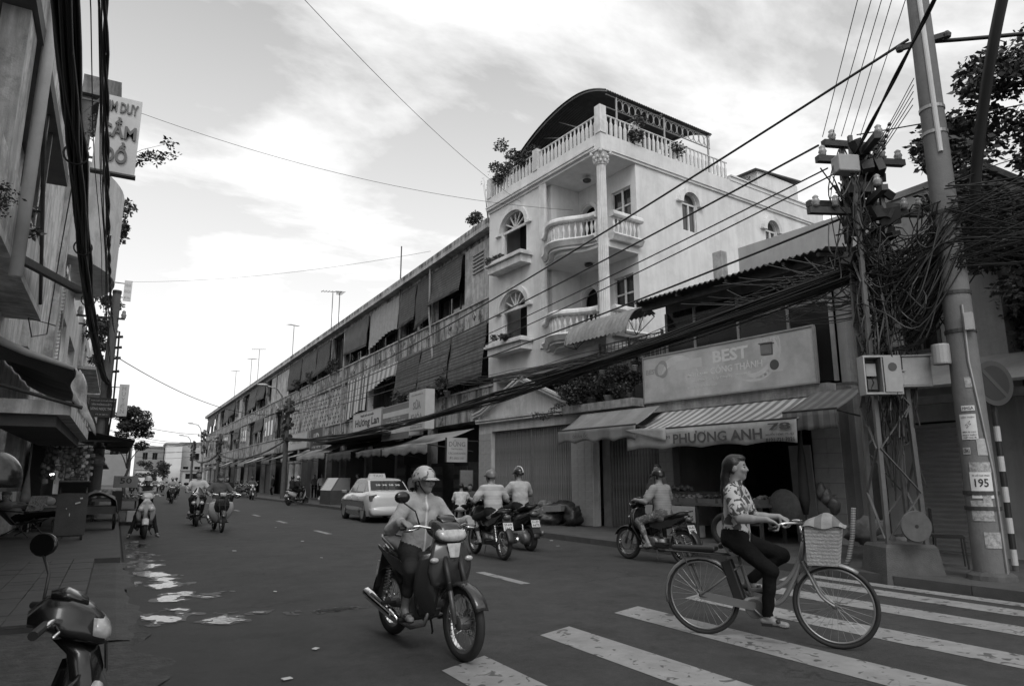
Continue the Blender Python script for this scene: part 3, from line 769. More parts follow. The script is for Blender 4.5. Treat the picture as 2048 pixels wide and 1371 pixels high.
for (cx3, cz3, r3, a0, a1, w3) in ((3.0, 3.75, .62, .6, 2.6, .10), (2.95, 3.65, .78, .4, 2.2, .07), (5.3, 4.25, .55, -2.2, .5, .10), (5.2, 4.35, .75, -2.0, .2, .06)):
    for i in range(14):
        q = []
        for j, s3 in ((i, -1), (i, 1), (i + 1, 1), (i + 1, -1)):
            a = a0 + (a1 - a0) * j / 14; rr3 = r3 + s3 * w3 * math.sin(PI * (j + .2) / 14.4); q.append((min(6.7, max(1.88, cx3 + rr3 * math.cos(a))), -.3611 - .0001 * i, min(4.54, max(3.42, cz3 + rr3 * math.sin(a)))))
        b.add(q, [(0, 1, 2, 3)])
b.build('print_swirl', mat('pale swirl print', .60, .6, .15, 3), best)
MB().box(2.95, 3.78, -.363, -.3612, 4.10, 4.34).build('blank_label', mat('white label', .55, .6, .1, 3), best)
letters(best, 'BEST', (4.62, -.362, 4.28), FR, 1.0, .30, pale, .002, .03)
letters(best, 'CÔNG THÀNH', (4.75, -.362, 3.98), FR, 1.45, .20, pale, .002, .01)
letters(best, 'ĐIỆN LẠNH', (3.62, -.362, 3.93), FR, .62, .13, pale, .002)
letters(best, 'Sửa Chữa Cao Cấp Công Ty - Phân Phối', (4.3, -.362, 3.78), FR, 1.7, .09, pale, .002)
letters(best, 'Bảo hành tận nơi', (3.75, -.362, 3.62), FR, .9, .08, pale, .002)
letters(best, 'Tập Nhà', (5.7, -.362, 4.46), FR, .5, .10, pale, .002)
MB().box(5.62, 5.98, -.363, -.3612, 3.72, 4.02).build('picture_label', mat('white label', .55), best)
MB().lathe([(.115, 0), (.115, .002)], 20, (5.78, -.3665, 3.88), 'Y').build('round_mark', mat('dark print', .10), best)
# awnings
aw = mat('striped awning canvas', .52, .8, .15, 3, .15, 40, stripes=(0, .245, .20, .5))
awg = mat('grey awning canvas', .25, .8, .2, 3, .15, 40, stripes=(0, .9, .22, .5))
aws = mat('dark striped canvas', .14, .8, .2, 3, .15, 40, stripes=(0, .22, .21, .55))
def awning(parent, x0, x1, y0, y1, z0, z1, m, sag=.05, val=.3, vm=None, scal=.0, nm='canvas'):
    def fn(u, v): return (x0 + (x1 - x0) * u, y0 + (y1 - y0) * v, z0 + (z1 - z0) * v - sag * math.sin(PI * v) * (1 + .3 * math.sin(u * 17)))
    o = MB().grid(fn, 24, 6).build(nm, m, parent, True); o.modifiers.new('s', 'SOLIDIFY').thickness = .006
    def fv(u, v):
        wv = .025 * math.sin(u * 23) * v; dz = -val * v * (1 - scal * abs(math.sin(u * PI * 4.0)))
        return (x0 + (x1 - x0) * u, y1 - .01 + wv, z1 + dz)
    o = MB().grid(fv, 40, 4).build('valance', vm or m, parent, True); o.modifiers.new('s', 'SOLIDIFY').thickness = .006
    MB().tube([(x0, y1, z1 + .02), (x1, y1, z1 + .02)], .02, 6).build('awning_bar', steel_d, parent)
    for x in (x0 + .05, x1 - .05): MB().tube([(x, y0, z0 - .6), (x, y1, z1)], .018, 6).build('awning_arm', steel_d, parent)
a1 = thing('awning', 'broad striped shop awning with lettered white valance over the vegetable stall', 'awning', (12.2, 16, 0), VROT)
vw = mat('white valance', .46, .75, .2, 3, streak=.2, dark=.15)
awning(a1, 2.35, 6.98, -.2, -1.55, 3.15, 2.55, aw, .04, .46, vw, .12)
letters(a1, 'PHƯƠNG ANH', (5.05, -1.60, 2.33), FR, 2.35, .26, mat('valance print', .10, .7), .002, .02)
letters(a1, '78', (6.62, -1.60, 2.43), FR, .5, .14, mat('valance print', .10), .002, .02)
letters(a1, 'NGUYỄN THÔNG - P.9 - Q.3', (6.62, -1.60, 2.28), FR, .62, .07, ink_m, .002)
letters(a1, '0121 721 7021', (6.62, -1.60, 2.17), FR, .62, .08, ink_m, .002)
letters(a1, 'TIỆM', (3.6, -1.60, 2.36), FR, .35, .12, mat('valance print', .10), .002)
# turned-up corner of the valance
def flap(u, v):
    x = 2.38 + 1.3 * u; return (x, -1.63 - .05 * math.sin(PI * u), 2.60 - .02 * u - (.30 * u + .02) * v)
o = MB().grid(flap, 12, 4).build('valance_flap', vw, a1, True); o.modifiers.new('s', 'SOLIDIFY').thickness = .006
a2 = thing('awning', 'grey canvas awning reading QUÁN ỐC over the narrow gate', 'awning', (12.2, 16, 0), VROT)
awning(a2, -.3, 2.72, -.76, -1.62, 3.22, 2.70, awg, .05, .36, None, .2)
letters(a2, 'QUÁN ỐC', (.75, -1.71, 2.54), FR, .62, .14, mat('awning print', .10), .002, .01)
a3 = thing('awning', 'short dark striped awning flap at the shop corner below the meter boxes', 'awning', (12.2, 16, 0), VROT)
awning(a3, 6.62, 7.75, -.32, -1.45, 3.18, 2.68, aws, .02, .36, None, .05)
# first-floor grille with curved tin hood
gr = thing('balcony_grille', 'white steel balcony grille above the ledge of potted plants', 'grille', (12.2, 16, 0), VROT)
bme = MB().cyl((0, 0, 0), (0, 0, 1.35), .012, n=6).mesh('bar', steel)
for i in range(16): inst(bme, 'bar', gr, (-.2 + i * .155, -.05, 3.95), 0, rot=(random.uniform(-.01, .01), 0, 0))
b = MB()
for z in (3.98, 4.62, 5.0, 5.28): b.bar((-.25, -.05, z), (2.25, -.05, z), .02, .03)
for x in (-.25, 1.0, 2.25): b.box(x - .03, x + .03, -.08, -.02, 3.53, 5.35)
b.build('grille_frame', steel, gr)
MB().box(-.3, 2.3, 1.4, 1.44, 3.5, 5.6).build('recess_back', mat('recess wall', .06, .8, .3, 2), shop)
def hood(u, v):
    a = PI * (.05 + .62 * u); n = 40
    return (-.75 + 2.1 * v * 1.25, -1.0 + .75 * (1 - math.cos(a)), 5.15 + .85 * math.sin(a) + .022 * math.sin(v * 30 * PI))
hd = thing('tin_hood', 'curved corrugated tin hood over the grilled balcony', 'awning', (12.2, 16, 0), VROT)
o = MB().grid(hood, 14, 60).build('sheet', mat('pale tin', .26, .5, .3, 3, metal=.3, streak=.4, dark=.1), hd); o.modifiers.new('s', 'SOLIDIFY').thickness = .01
b = MB()
for v in (.02, .98):
    b.tube([(x, y, z - .05) for x, y, z in [hood(i / 14, v) for i in range(15)]], .02, 6); e = hood(.5, v)
    for k in (.0, .25, .75, 1): p = hood(k, v); b.cyl((e[0], e[1], 5.2), (p[0], p[1], p[2] - .06), .012, n=5)
b.build('hood_frame', steel_d, hd)
# ------------------------------------------------------------------ long three-storey terrace along the right side (local x = depth, local y = along the street)
row = thing('terrace_building', 'long stained three-storey tenement terrace with bamboo blinds and parapet bands', 'building', (12.5, 0, 0))
Y0, Y1 = 23.6, 127.0
ZB = [(3.75, 5.0), (7.6, 8.62)]
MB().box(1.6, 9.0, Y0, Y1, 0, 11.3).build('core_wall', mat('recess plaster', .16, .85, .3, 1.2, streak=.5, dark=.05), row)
for z0, z1 in ZB: MB().box(0, .16, Y0, Y1, z0, z1).build('parapet', old_wall, row)
for z in (5.0, 8.62): MB().box(-.06, .2, Y0, Y1, z + .003, z + .07).build('parapet_cap', old_wall2, row)
MB().box(.17, 1.6, Y0, Y1, 3.75, 3.95).build('floor_slab', old_wall, row)
MB().box(.17, 1.6, Y0, Y1, 7.6, 7.8).build('floor_slab', old_wall, row)
MB().box(-.35, 9.0, Y0, Y1, 11.45, 11.62).build('roof_slab', old_wall2, row)
MB().box(-.35, -.15, Y0, Y1, 11.623, 11.85).build('roof_edge', old_wall, row)
MB().box(.05, .2, Y0, Y1, 11.2, 11.447).build('roof_beam', old_wall, row)
bays = [24.0, 26.35, 30.0, 34.35, 39.5, 44.75, 48.2, 52.0, 57.0, 62.2, 67.8, 73.0, 78.2, 83.4, 88.6, 93.8, 99, 104.2, 109.4, 114.6, 119.8, 125.0]
for y in bays[2:]:
    MB().box(-.02, .30, y - .14, y + .14, 5.075, 7.597).build('pier', old_wall, row)
    MB().box(-.02, .30, y - .10, y + .10, 8.695, 11.197).build('pier', old_wall, row)
    MB().box(.0, .35, y - .2, y + .2, .1, 3.747).build('pier', concrete, row)
# blind: hanging sheet with slight billow
rb = random.Random(3)
def blind(y0, y1, z0, z1, m, x=-.05, tilt=.15, rip=.02, name='blind'):
    sd_ = rb.uniform(0, 9); skew = rb.uniform(-.12, .12)
    def fn(u, v):
        zz = z1 + (z0 + skew * (u - .5) * 2 - z1) * v
        return (x - tilt * v + rip * math.sin(u * 14 + sd_) * v + .02 * math.sin(v * 9 + sd_), y0 + (y1 - y0) * u, zz)
    o = MB().grid(fn, 14, 10).build(name, m, row, True); o.modifiers.new('s', 'SOLIDIFY').thickness = .012
    MB().tube([fn(0, 1), fn(1, 1)], .03, 6).build('blind_rod', steel_d, row)
def pleat(y0, y1, z0, z1, m, x=-.02, name='curtain'):
    n = 60
    def fn(u, v): return (x + .05 * math.sin(u * n) * (.4 + .6 * v) - .12 * v, y0 + (y1 - y0) * u, z1 + (z0 - z1) * v + .12 * math.sin(u * 5) * v - .25 * u * v)
    MB().grid(fn, 120, 8).build(name, m, row, True)
strip = mat('striped curtain', .42, .8, .15, 3, stripes=(1, .62, .10, .5))
def window_strip(y0, y1, z0, z1, x=.42, n=None):
    n = n or max(2, int((y1 - y0) / 1.2)); w = (y1 - y0) / n
    for i in range(n):
        MB().box(x, x + .02, y0 + i * w + .05, y0 + (i + 1) * w - .05, z0, z1).build('window_pane', glass_m if rb.random() < .5 else glass_d, row)
    me_ = MB().box(-.03, .05, -.04, .04, z0, z1).mesh('window_mullion', steel_d)
    for i in range(n + 1): inst(me_, 'window_mullion', row, (x, y0 + i * w, 0))
# third floor, bay by bay
MB().box(-.02, .2, 23.6, 26.33, 8.695, 11.197).build('end_panel', old_wall2, row)
b = MB()
for k in range(6): b.obox((-.03, 25.0, 10.0 + k * .16), (.05, 1.0, .13), (0, .5, 0))
b.build('louvre_vent', concrete, row)
blind(26.5, 29.95, 9.55, 11.25, bamboo, tilt=.2); window_strip(26.5, 30, 8.7, 9.7, n=3)
blind(30.05, 31.9, 8.9, 11.25, bamboo3); blind(32.0, 34.2, 9.3, 11.25, bamboo); window_strip(30.1, 34.2, 8.7, 9.6, n=4)
pleat(34.5, 39.3, 9.35, 11.2, cloth_g); window_strip(34.5, 39.3, 8.7, 9.5)
blind(39.65, 44.6, 9.35, 11.2, bamboo2); window_strip(39.7, 44.6, 8.7, 9.5, n=3)
window_strip(44.9, 48.1, 8.7, 11.1, n=3)
blind(48.3, 51.9, 9.1, 11.2, bamboo3); blind(52.15, 56.9, 9.0, 11.2, bamboo); blind(57.1, 62, 8.9, 11.2, bamboo3)
MB().box(.02, .1, 62.4, 67.6, 8.7, 11.1).build('wall_panel', old_wall2, row)
for i in range(10, len(bays) - 1):
    y0, y1 = bays[i] + .15, bays[i + 1] - .15; k = i % 4
    if k == 0: blind(y0, y1, 9.0, 11.2, bamboo2)
    elif k == 1: window_strip(y0, y1, 8.7, 11.1, n=3)
    elif k == 2: MB().box(.03, .1, y0, (y0 + y1) / 2, 8.7, 11.1).build('wall_panel', old_wall2, row); window_strip((y0 + y1) / 2, y1, 8.7, 11, n=2)
    else: blind(y0, y1, 9.6, 11.2, bamboo); window_strip(y0, y1, 8.7, 9.8, n=3)
# second floor
blind(24.0, 27.4, 5.35, 7.62, bamboo2, x=-.12, tilt=.25); blind(27.5, 30.9, 5.4, 7.62, bamboo2, x=-.12, tilt=.3); blind(31.0, 34.2, 5.5, 7.62, bamboo, x=-.12, tilt=.25)
window_strip(24, 34, 5.07, 5.6, x=.1, n=8)
pleat(34.5, 39.2, 6.8, 7.6, mat('short striped cloth', .4, .8, .1, 3, stripes=(1, .3, .2, .5)), name='short_curtain')
window_strip(34.5, 39.2, 5.07, 7.5, x=.9, n=3)
pleat(39.6, 43.8, 5.4, 7.6, strip, name='striped_curtain')
# breeze-block screens: every block its own piece
bb = MB()
for (a, c, e, f) in ((-.30, .30, -.30, -.255), (-.30, .30, .255, .30), (-.30, -.255, -.25, .25), (.255, .30, -.25, .25), (-.10, -.04, -.24, .08), (.06, .12, -.06, .24), (-.24, -.10, .04, .09), (.12, .24, -.11, -.06)):
    bb.box(-.012, .012, a, c, e, f)
bb_me = bb.mesh('breeze_block', mat('breeze block', .55, .85, .25, 3, streak=.4, dark=.1))
for (y0, y1) in ((44.95, 51.8), (52.2, 56.8), (57.2, 62.0)):
    MB().box(.35, .37, y0, y1, 5.1, 7.6).build('screen_back', dark_in, row)
    ny = int((y1 - y0) / .66)
    for i in range(ny):
        for j in range(4):
            inst(bb_me, 'breeze_block', row, (.06, y0 + .33 + i * (y1 - y0 - .1) / ny, 5.38 + j * .615), rot=(0 if (i + j) % 2 else PI, 0, 0))
for i in range(9, len(bays) - 1):
    y0, y1 = bays[i] + .15, bays[i + 1] - .15; k = i % 3
    if k == 0: window_strip(y0, y1, 5.07, 7.5, n=4)
    elif k == 1:
        MB().box(.03, .1, y0, y1, 5.07, 7.5).build('wall_panel', old_wall, row)
        for q in range(3): MB().box(.0, .028, y0 + .5 + q * 1.5, y0 + 1.3 + q * 1.5, 5.6, 7.0).build('window_pane', glass_d, row)
    else: blind(y0, y1, 6.2, 7.6, bamboo); window_strip(y0, y1, 5.07, 6.4, n=3)
# diamond vents on the bands: dark plates coloured as the shade in the openings
dv = mat('vent shadow plate', .03, .9, 0)
for z, ys in ((8.12, [25.4 + 2.45 * i for i in range(24)]), (4.45, [24.9 + 2.45 * i for i in range(20)])):
    for y in ys:
        b = MB(); b.prism([(y - .14, z), (y, z - .19), (y + .14, z), (y, z + .19)], -.012, -.002, 'X'); b.build('diamond_vent', dv, row)
        b = MB()
        for (p, q) in (((y - .17, z), (y, z + .23)), ((y, z + .23), (y + .17, z)), ((y, z - .06), (y, z + .12))): b.bar((-.03, p[0], p[1]), (-.03, q[0], q[1]), .04, .03)
        b.build('vent_moulding', old_wall2, row)
# downpipes, conduits, aerials
MB().tube([(-.2, 29.9, 11.4), (-.2, 29.9, 9.2), (-.2, 29.7, 8.2), (-.15, 29.2, 6), (-.15, 29, 4.2)], .05, 8).build('drain_pipe', concrete, row)
MB().tube([(-.1, 34.3, 13.9), (-.1, 34.3, 8.0)], .035, 6).build('lightning_rod', steel_d, row)
MB().tube([(-.1, 44.7, 11), (-.1, 44.7, 4)], .05, 6).build('drain_pipe', concrete, row)
def antenna(x, y, z0, h, k):
    a = thing('tv_antenna', 'thin rooftop television aerial on the terrace roof', 'antenna', (x, y, z0), k * .7, 'television aerials on the terrace roof')
    MB().tube([(0, 0, 0), (0, 0, h)], .03, 6).build('mast', steel_d, a)
    b = MB(); b.bar((-.9, 0, h - .1), (.7, 0, h + .05), .035)
    for i in range(7): b.bar((-.8 + i * .24, -.35 + i * .025, h - .08 + i * .02), (-.8 + i * .24, .35 - i * .025, h - .08 + i * .02), .02)
    b.build('dipole_array', steel_d, a)
for q in ((13.2, 51.5, 11.6, 4.0, 0), (13.2, 49.5, 11.6, 3.4, 2), (13.4, 66, 11.6, 4.2, 1), (13.6, 86, 11.6, 5.2, 0), (13.4, 90, 11.6, 4.6, 3), (13.5, 104, 11.6, 5, 1)): antenna(*q)
# ---- ground floor: open shops, shutters, awnings
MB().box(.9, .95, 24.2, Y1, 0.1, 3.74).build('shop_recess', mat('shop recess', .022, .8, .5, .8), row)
sh_m = mat('old roller shutter', .12, .6, .3, 2, streak=.5, dark=.03, stripes=(2, .08, .09, .5))
for i, y0 in enumerate((53.4, 58, 68.5, 79, 90, 100)):
    MB().box(.3, .36, y0, y0 + 3.4, .1, 3.0).build('roller_shutter', sh_m, row)
for y in (55.0, 57.2): MB().lathe([(.3, .12), (.3, .4), (.22, .45), (.22, 2.6), (.3, 2.7), (.3, 2.8)], 12, (-.4, y, 0)).build('porch_column', old_wall2, row)
MB().box(.1, .5, 23.6, 25.0, .1, 3.74).build('end_pier', concrete, row)
def street_awning(y0, y1, xa, xb, za, zb, m, label, val=.28):
    t = thing('awning', label, 'awning', (0, 0, 0), 0, 'canvas awnings along the terrace')
    def fn(u, v): return (xa + (xb - xa) * v, y0 + (y1 - y0) * u, za + (zb - za) * v - .07 * math.sin(PI * v) - .03 * math.sin(u * 15) * v)
    o = MB().grid(fn, 18, 5).build('canvas', m, t, True); o.modifiers.new('s', 'SOLIDIFY').thickness = .01
    def fv(u, v): return (xb + .03 * math.sin(u * 21) * v, y0 + (y1 - y0) * u, zb - .03 * math.sin(u * 15) - val * v * (1 + .15 * math.sin(u * 31)))
    o = MB().grid(fv, 30, 3).build('valance', m, t, True); o.modifiers.new('s', 'SOLIDIFY').thickness = .01
    for y in (y0 + .1, y1 - .1): MB().tube([(xa, y, za - .9), (xb, y, zb)], .025, 6).build('awning_arm', steel_d, t)
    return t
ca = mat('dull awning canvas', .14, .8, .25, 2); cb = mat('pale awning canvas', .30, .8, .25, 2); cc = mat('dark awning canvas', .07, .8, .25, 2)
t = street_awning(24.9, 30.2, 12.3, 10.3, 3.4, 2.75, cb, 'long faded awning with printed valance under the repair signs', .32)
letters(t, 'CỬA HÀNG BÁN & SỬA CHỮA LÀM CHÌA KHÓA', (10.26, 27.5, 2.58), ((0, -1, 0), (0, 0, 1)), 4.4, .15, ink_g, .002)
t = street_awning(30.5, 34.3, 12.3, 10.35, 3.3, 2.75, ca, 'short dark awning between the long faded awning and the pale one')
t = street_awning(35.0, 39.5, 12.3, 10.3, 3.5, 2.8, cc, 'dark awning above the glass food cart', .4)
t = street_awning(40.2, 47.4, 12.3, 10.3, 3.9, 2.9, cb, 'pale awning sloping down beside the concrete street-lamp pole', .3)
MB().box(-2.0, .0, 31, 44, 3.55, 3.62).build('tin_eave', tin, row)
far_aw = [(50, 53), (57.5, 61), (64, 67), (70, 74), (76, 79), (82, 86), (90, 94), (98, 103), (108, 112)]
for i, (a, c) in enumerate(far_aw):
    street_awning(a, c, 12.3, 10.4, 3.6, 2.9, (cb, ca, cc)[i % 3], 'faded canvas awning far along the terrace')
# ---- signs on the terrace
LF = ((0, -1, 0), (0, 0, 1))
def wall_sign(name, label, x, y0, y1, z0, z1, m, lines, th=.12, fm=None, cat='sign'):
    t = thing(name, label, cat)
    MB().box(x, x + th, y0, y1, z0, z1).build('panel', m, t)
    b = MB(); fm = fm or steel
    b.box(x - .01, x + th + .01, y0 - .04, y0 - .002, z0 - .04, z1 + .04); b.box(x - .01, x + th + .01, y1 + .002, y1 + .04, z0 - .04, z1 + .04)
    b.box(x - .01, x + th + .01, y0, y1, z1 + .002, z1 + .04); b.box(x - .01, x + th + .01, y0, y1, z0 - .04, z0 - .002)
    b.build('frame', fm, t)
    for (s, cy, cz, w, h, mm, bo) in lines: letters(t, s, (x - .004, cy, cz), LF, w, h, mm, .003, bo)
    return t
sw = mat('white sign face', .48, .5, .1, 2); sg = mat('grey sign face', .13, .5, .15, 2); skd = mat('dark sign face', .05, .5, .15, 2)
pw = mat('white print', .5, .6, 0)
wall_sign('signboard', 'white board with slanting dark handwritten lettering above the awnings', 11.0, 32.5, 37.2, 3.62, 4.85, sw,
          [('Thiết kế nội thất', 34.8, 4.68, 2.2, .18, ink_m, .01), ('Hương Lan', 34.8, 4.28, 3.9, .52, ink_m, .02), ('TRANG PHỤC BIỂU DIỄN CÁC LOẠI', 34.8, 3.82, 3.4, .15, ink_g, 0)])
t = wall_sign('signboard', 'dark and white banded shop board next to the handwritten sign', 11.0, 28.75, 32.3, 3.25, 4.78, sg, [('Chuyên sửa chữa - thay khóa', 30.5, 4.02, 2.6, .14, pw, 0), ('Giặt ủi', 30.5, 4.2, 1.2, .12, pw, 0)])
MB().box(10.992, 10.998, 28.8, 32.25, 4.28, 4.52).build('white_band', sw, t); MB().box(10.992, 10.998, 28.8, 32.25, 3.5, 3.85).build('white_band', sw, t)
wall_sign('signboard', 'pale BÁN board half hidden behind the tall repair sign', 10.95, 27.3, 28.6, 3.3, 4.6, sw, [('CỬA HÀNG', 28.1, 4.45, .9, .14, ink_g, 0), ('BÁN', 28.0, 3.95, .95, .32, mat('mid ink', .12), .02), ('19A NGUYỄN THÔNG', 28.0, 3.5, .9, .10, ink_g, 0)])
t = thing('sign_box', 'tall pale box sign reading SỬA KHÓA standing out from the wall', 'sign')
MB().box(10.5, 10.9, 25.7, 27.5, 3.4, 5.0).build('panel', sw, t)
letters(t, 'CỬA HÀNG DỊCH VỤ', (10.496, 26.6, 4.84), LF, 1.3, .11, ink_g, .003)
letters(t, 'SỬA', (10.496, 26.6, 4.45), LF, .85, .42, ink_g, .003, .03)
letters(t, 'KHÓA', (10.496, 26.6, 3.95), LF, 1.25, .36, ink_g, .003, .03)
letters(t, 'TEL 45 NGUYỄN THÔNG QUẬN 3', (10.496, 26.6, 3.62), LF, 1.3, .09, ink_g, .003)
letters(t, 'ĐT 0903 8418 - 0937 77737', (10.496, 26.6, 3.51), LF, 1.3, .08, ink_g, .003)
# hanging panels that face down the street
def perp_sign(name, label, x0, x1, y, z0, z1, m, lines, th=.10):
    t = thing(name, label, 'sign'); MB().box(x0, x1, y, y + th, z0, z1).build('panel', m, t)
    b = MB(); b.box(x0 - .03, x0 - .002, y - .01, y + th + .01, z0, z1); b.box(x1 + .002, x1 + .03, y - .01, y + th + .01, z0, z1); b.bar((x1 + .03, y + th / 2, z1 - .1), (x1 + .5, y + th / 2, z1 - .1), .04); b.build('frame', steel_d, t)
    for (s, cx, cz, w, h, mm, bo) in lines: letters(t, s, (cx, y - .003, cz), ((1, 0, 0), (0, 0, 1)), w, h, mm, .003, bo)
    return t
perp_sign('hanging_sign', 'white hanging sign reading DŨNG beside the end pier', 10.72, 11.56, 24.0, 2.05, 2.96, sw,
          [('DŨNG', 11.14, 2.75, .68, .24, ink_g, .02), ('Thợ Sửa Khóa', 11.14, 2.54, .5, .08, ink_g, 0), ('CÁC LOẠI KHÓA', 11.14, 2.38, .72, .12, ink_g, .01), ('ĐT: 0903 1107', 11.14, 2.2, .6, .09, ink_g, 0)])
perp_sign('hanging_sign', 'small pale lettered panel standing below the DŨNG sign', 11.1, 11.62, 23.6, 1.15, 1.75, mat('grey paper sign', .25), [('HONDA', 11.36, 1.55, .36, .12, ink_g, 0), ('ĐỒNG HỒ', 11.36, 1.3, .4, .1, ink_g, 0)], .03)
wall_sign('signboard', 'dark tall HD shop board beside the breeze-block screen', 11.2, 44.4, 47.6, 3.0, 4.7, skd, [('HD', 46, 4.1, 1.4, .6, pw, .03), ('VI TÍNH - MÁY IN', 46, 3.5, 2.2, .2, pw, 0)])
wall_sign('signboard', 'pale blank board beyond the dark HD shop board', 11.3, 49, 56, 3.6, 4.7, sw, [('Cơm Tấm', 52.5, 4.2, 3.5, .4, ink_g, 0)])
wall_sign('signboard', 'faint pale board far along the terrace near the lamp pole', 11.6, 62, 68, 3.7, 4.6, mat('dusty white board', .35), [])
# ------------------------------------------------------------------ left side of the street (grazing view)
LX = -2.2
lw = mat('left pale plaster', .78, .8, .2, 1.2, .25, 40, streak=.45, dark=.12)
lw2 = mat('left grey plaster', .66, .8, .3, 1.5, .3, 40, streak=.5, dark=.06)
lw3 = mat('left dark plaster and shade', .10, .85, .3, 1.5, .3, 40)
# nearest house: deep balcony on the first floor, pier, white drainpipe, upper slab
nb = thing('corner_house', 'near left house with stained balcony slab, pier and white drainpipe', 'building', (0, 0, 0))
b = MB().walls(-4, 25.0, 0, 11.5, LX - .3, LX, [(-2, 7.0, .1, 2.9), (8.0, 21.5, .1, 2.7), (9.2, 14.6, 4.9, 7.4), (9.0, 15, 8.4, 10.8)], ax='X'); b.build('front_wall', lw, nb)
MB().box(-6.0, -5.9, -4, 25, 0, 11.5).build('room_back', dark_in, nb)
MB().box(-5.9, LX - .31, -4, 25, 4.2, 4.4).build('floor_slab', concrete, nb)
MB().box(LX + .002, -1.6, 2.0, 16.3, 4.5, 4.62).build('balcony_slab', lw, nb)
MB().box(-1.72, -1.6, 2.0, 16.3, 4.623, 5.55).build('balcony_parapet', lw2, nb)
MB().box(LX + .002, -1.722, 16.18, 16.3, 4.623, 5.55).build('balcony_parapet', lw2, nb)
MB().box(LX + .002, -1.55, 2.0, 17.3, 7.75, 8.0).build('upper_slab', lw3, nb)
MB().box(-1.72, -1.55, 2.0, 17.3, 8.003, 9.2).build('upper_parapet', lw2, nb)
MB().box(-1.95, -1.62, 10.6, 11.35, 4.63, 7.74).build('pier', lw2, nb)
MB().box(-1.95, -1.62, 10.6, 11.35, 9.21, 12.5).build('pier', lw2, nb)
MB().tube([(-1.50, 11.55, 4.2), (-1.50, 11.55, 12.8)], .085, 12).build('drain_pipe', mat('white plastic pipe', .6, .4, .12, 3, streak=.2, dark=.25), nb, True)
b = MB()
for i in range(4): b.box(-1.70, -1.64, 12.3 + i * .75, 12.42 + i * .75, 5.55, 7.74)
b.build('balcony_bars', steel_d, nb)
MB().tube([(-1.58, 12.6, 7.4), (-1.58, 15.6, 4.7)], .035, 6).build('brace_rod', steel_d, nb)
MB().bar((-1.9, 11.3, 4.62), (-.95, 15.2, 4.95), .10, .12).build('cable_bracket', steel_d, nb)
MB().box(LX + .002, -2.0, 24.2, 25.0, 4.0, 11.4).build('corner_pilaster', lw2, nb)
MB().box(LX + .002, -2.05, 19.0, 19.6, 4.4, 11.4).build('pilaster', lw, nb)
# decorative pierced strip: dark blocks on the wall, the openings' shade is their colour
ps = MB().prism([(-.05, -.06), (.05, -.06), (.02, .0), (.05, .06), (-.05, .06), (-.02, 0)], 0, .03, 'X').mesh('vent_block', mat('vent shade', .03, .9))
for j in range(26):
    for i in range(2): inst(ps, 'vent_block', nb, (LX + .002, 18.2 + .16 * i + (j % 2) * .05, 5.2 + j * .15))
# shop canopy slab (boxed fascia) and canvas awning of the near shop
MB().box(LX + .002, -.80, 14.2, 23.0, 2.50, 2.74).build('shop_canopy', lw, nb)
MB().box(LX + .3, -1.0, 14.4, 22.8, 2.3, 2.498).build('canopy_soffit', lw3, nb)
aw_l = thing('awning', 'dark canvas awning over the left corner shop with a rolled pale edge and plastic sheet', 'awning')
def la(u, v): return (LX + .02 + 1.40 * u, 14.0 + 8.0 * v, 3.78 - .50 * u - .08 * math.sin(PI * u) + .02 * math.sin(v * 40))
o = MB().grid(la, 8, 40).build('canvas', mat('dark left awning', .06, .75, .3, 2, stripes=(1, .5, .04, .6)), aw_l, True); o.modifiers.new('s', 'SOLIDIFY').thickness = .012
MB().tube([(LX, 14.0, 3.80), (-1.5, 13.98, 3.50), (-.80, 13.98, 3.28)], [.07, .06, .035], 10).build('rolled_edge', mat('roller cover', .36, .5, .2, 2), aw_l, True)
o = MB().grid(lambda u, v: (LX + 1.4 * u, 14.0 + .3 * v, 3.74 - .48 * u - .30 * v + .1 * v * math.sin(u * 3)), 8, 4).build('canvas_fold', mat('dark left awning', .06), aw_l, True)
MB().tube([(-.80, 14.0, 3.25), (-.80, 22.0, 3.25)], .03, 6).build('front_bar', steel_d, aw_l)
MB().tube([(LX, 14.1, 3.05), (-.62, 14.05, 2.62)], .035, 6).build('stay_bar', steel_d, aw_l)
def pl(u, v): return (-.80 + (.10 + .30 * v) * u + .03 * math.sin(v * 9), 13.95 + .5 * u + .04 * math.sin(u * 7 + v * 6), 3.28 - (.55 + .55 * u) * v + .02 * math.sin(u * 12))
o = MB().grid(pl, 12, 16).build('plastic_sheet', mat('crumpled plastic sheet', .42, .35, .35, 7, 1.0, 14), aw_l, True); o.modifiers.new('s', 'SOLIDIFY').thickness = .008
# low second awnings farther on
for (y0, y1, z, lab) in ((23.5, 29, 2.75, 'low dark awning hanging over the snack stall'), (29.5, 40, 2.9, 'second low dark awning beyond the left lamp pole')):
    t = thing('awning', lab, 'awning')
    def f2(u, v, y0=y0, y1=y1, z=z): return (LX + 2.6 * u, y0 + (y1 - y0) * v, z + .5 - .7 * u - .08 * math.sin(PI * u))
    o = MB().grid(f2, 8, 12).build('canvas', mat('very dark canvas', .035, .8, .3, 2), t, True); o.modifiers.new('s', 'SOLIDIFY').thickness = .02
    for y in (y0 + .2, y1 - .2): MB().tube([(LX, y, z - .3), (LX + 2.6, y, z - .2)], .025, 6).build('awning_arm', steel_d, t)
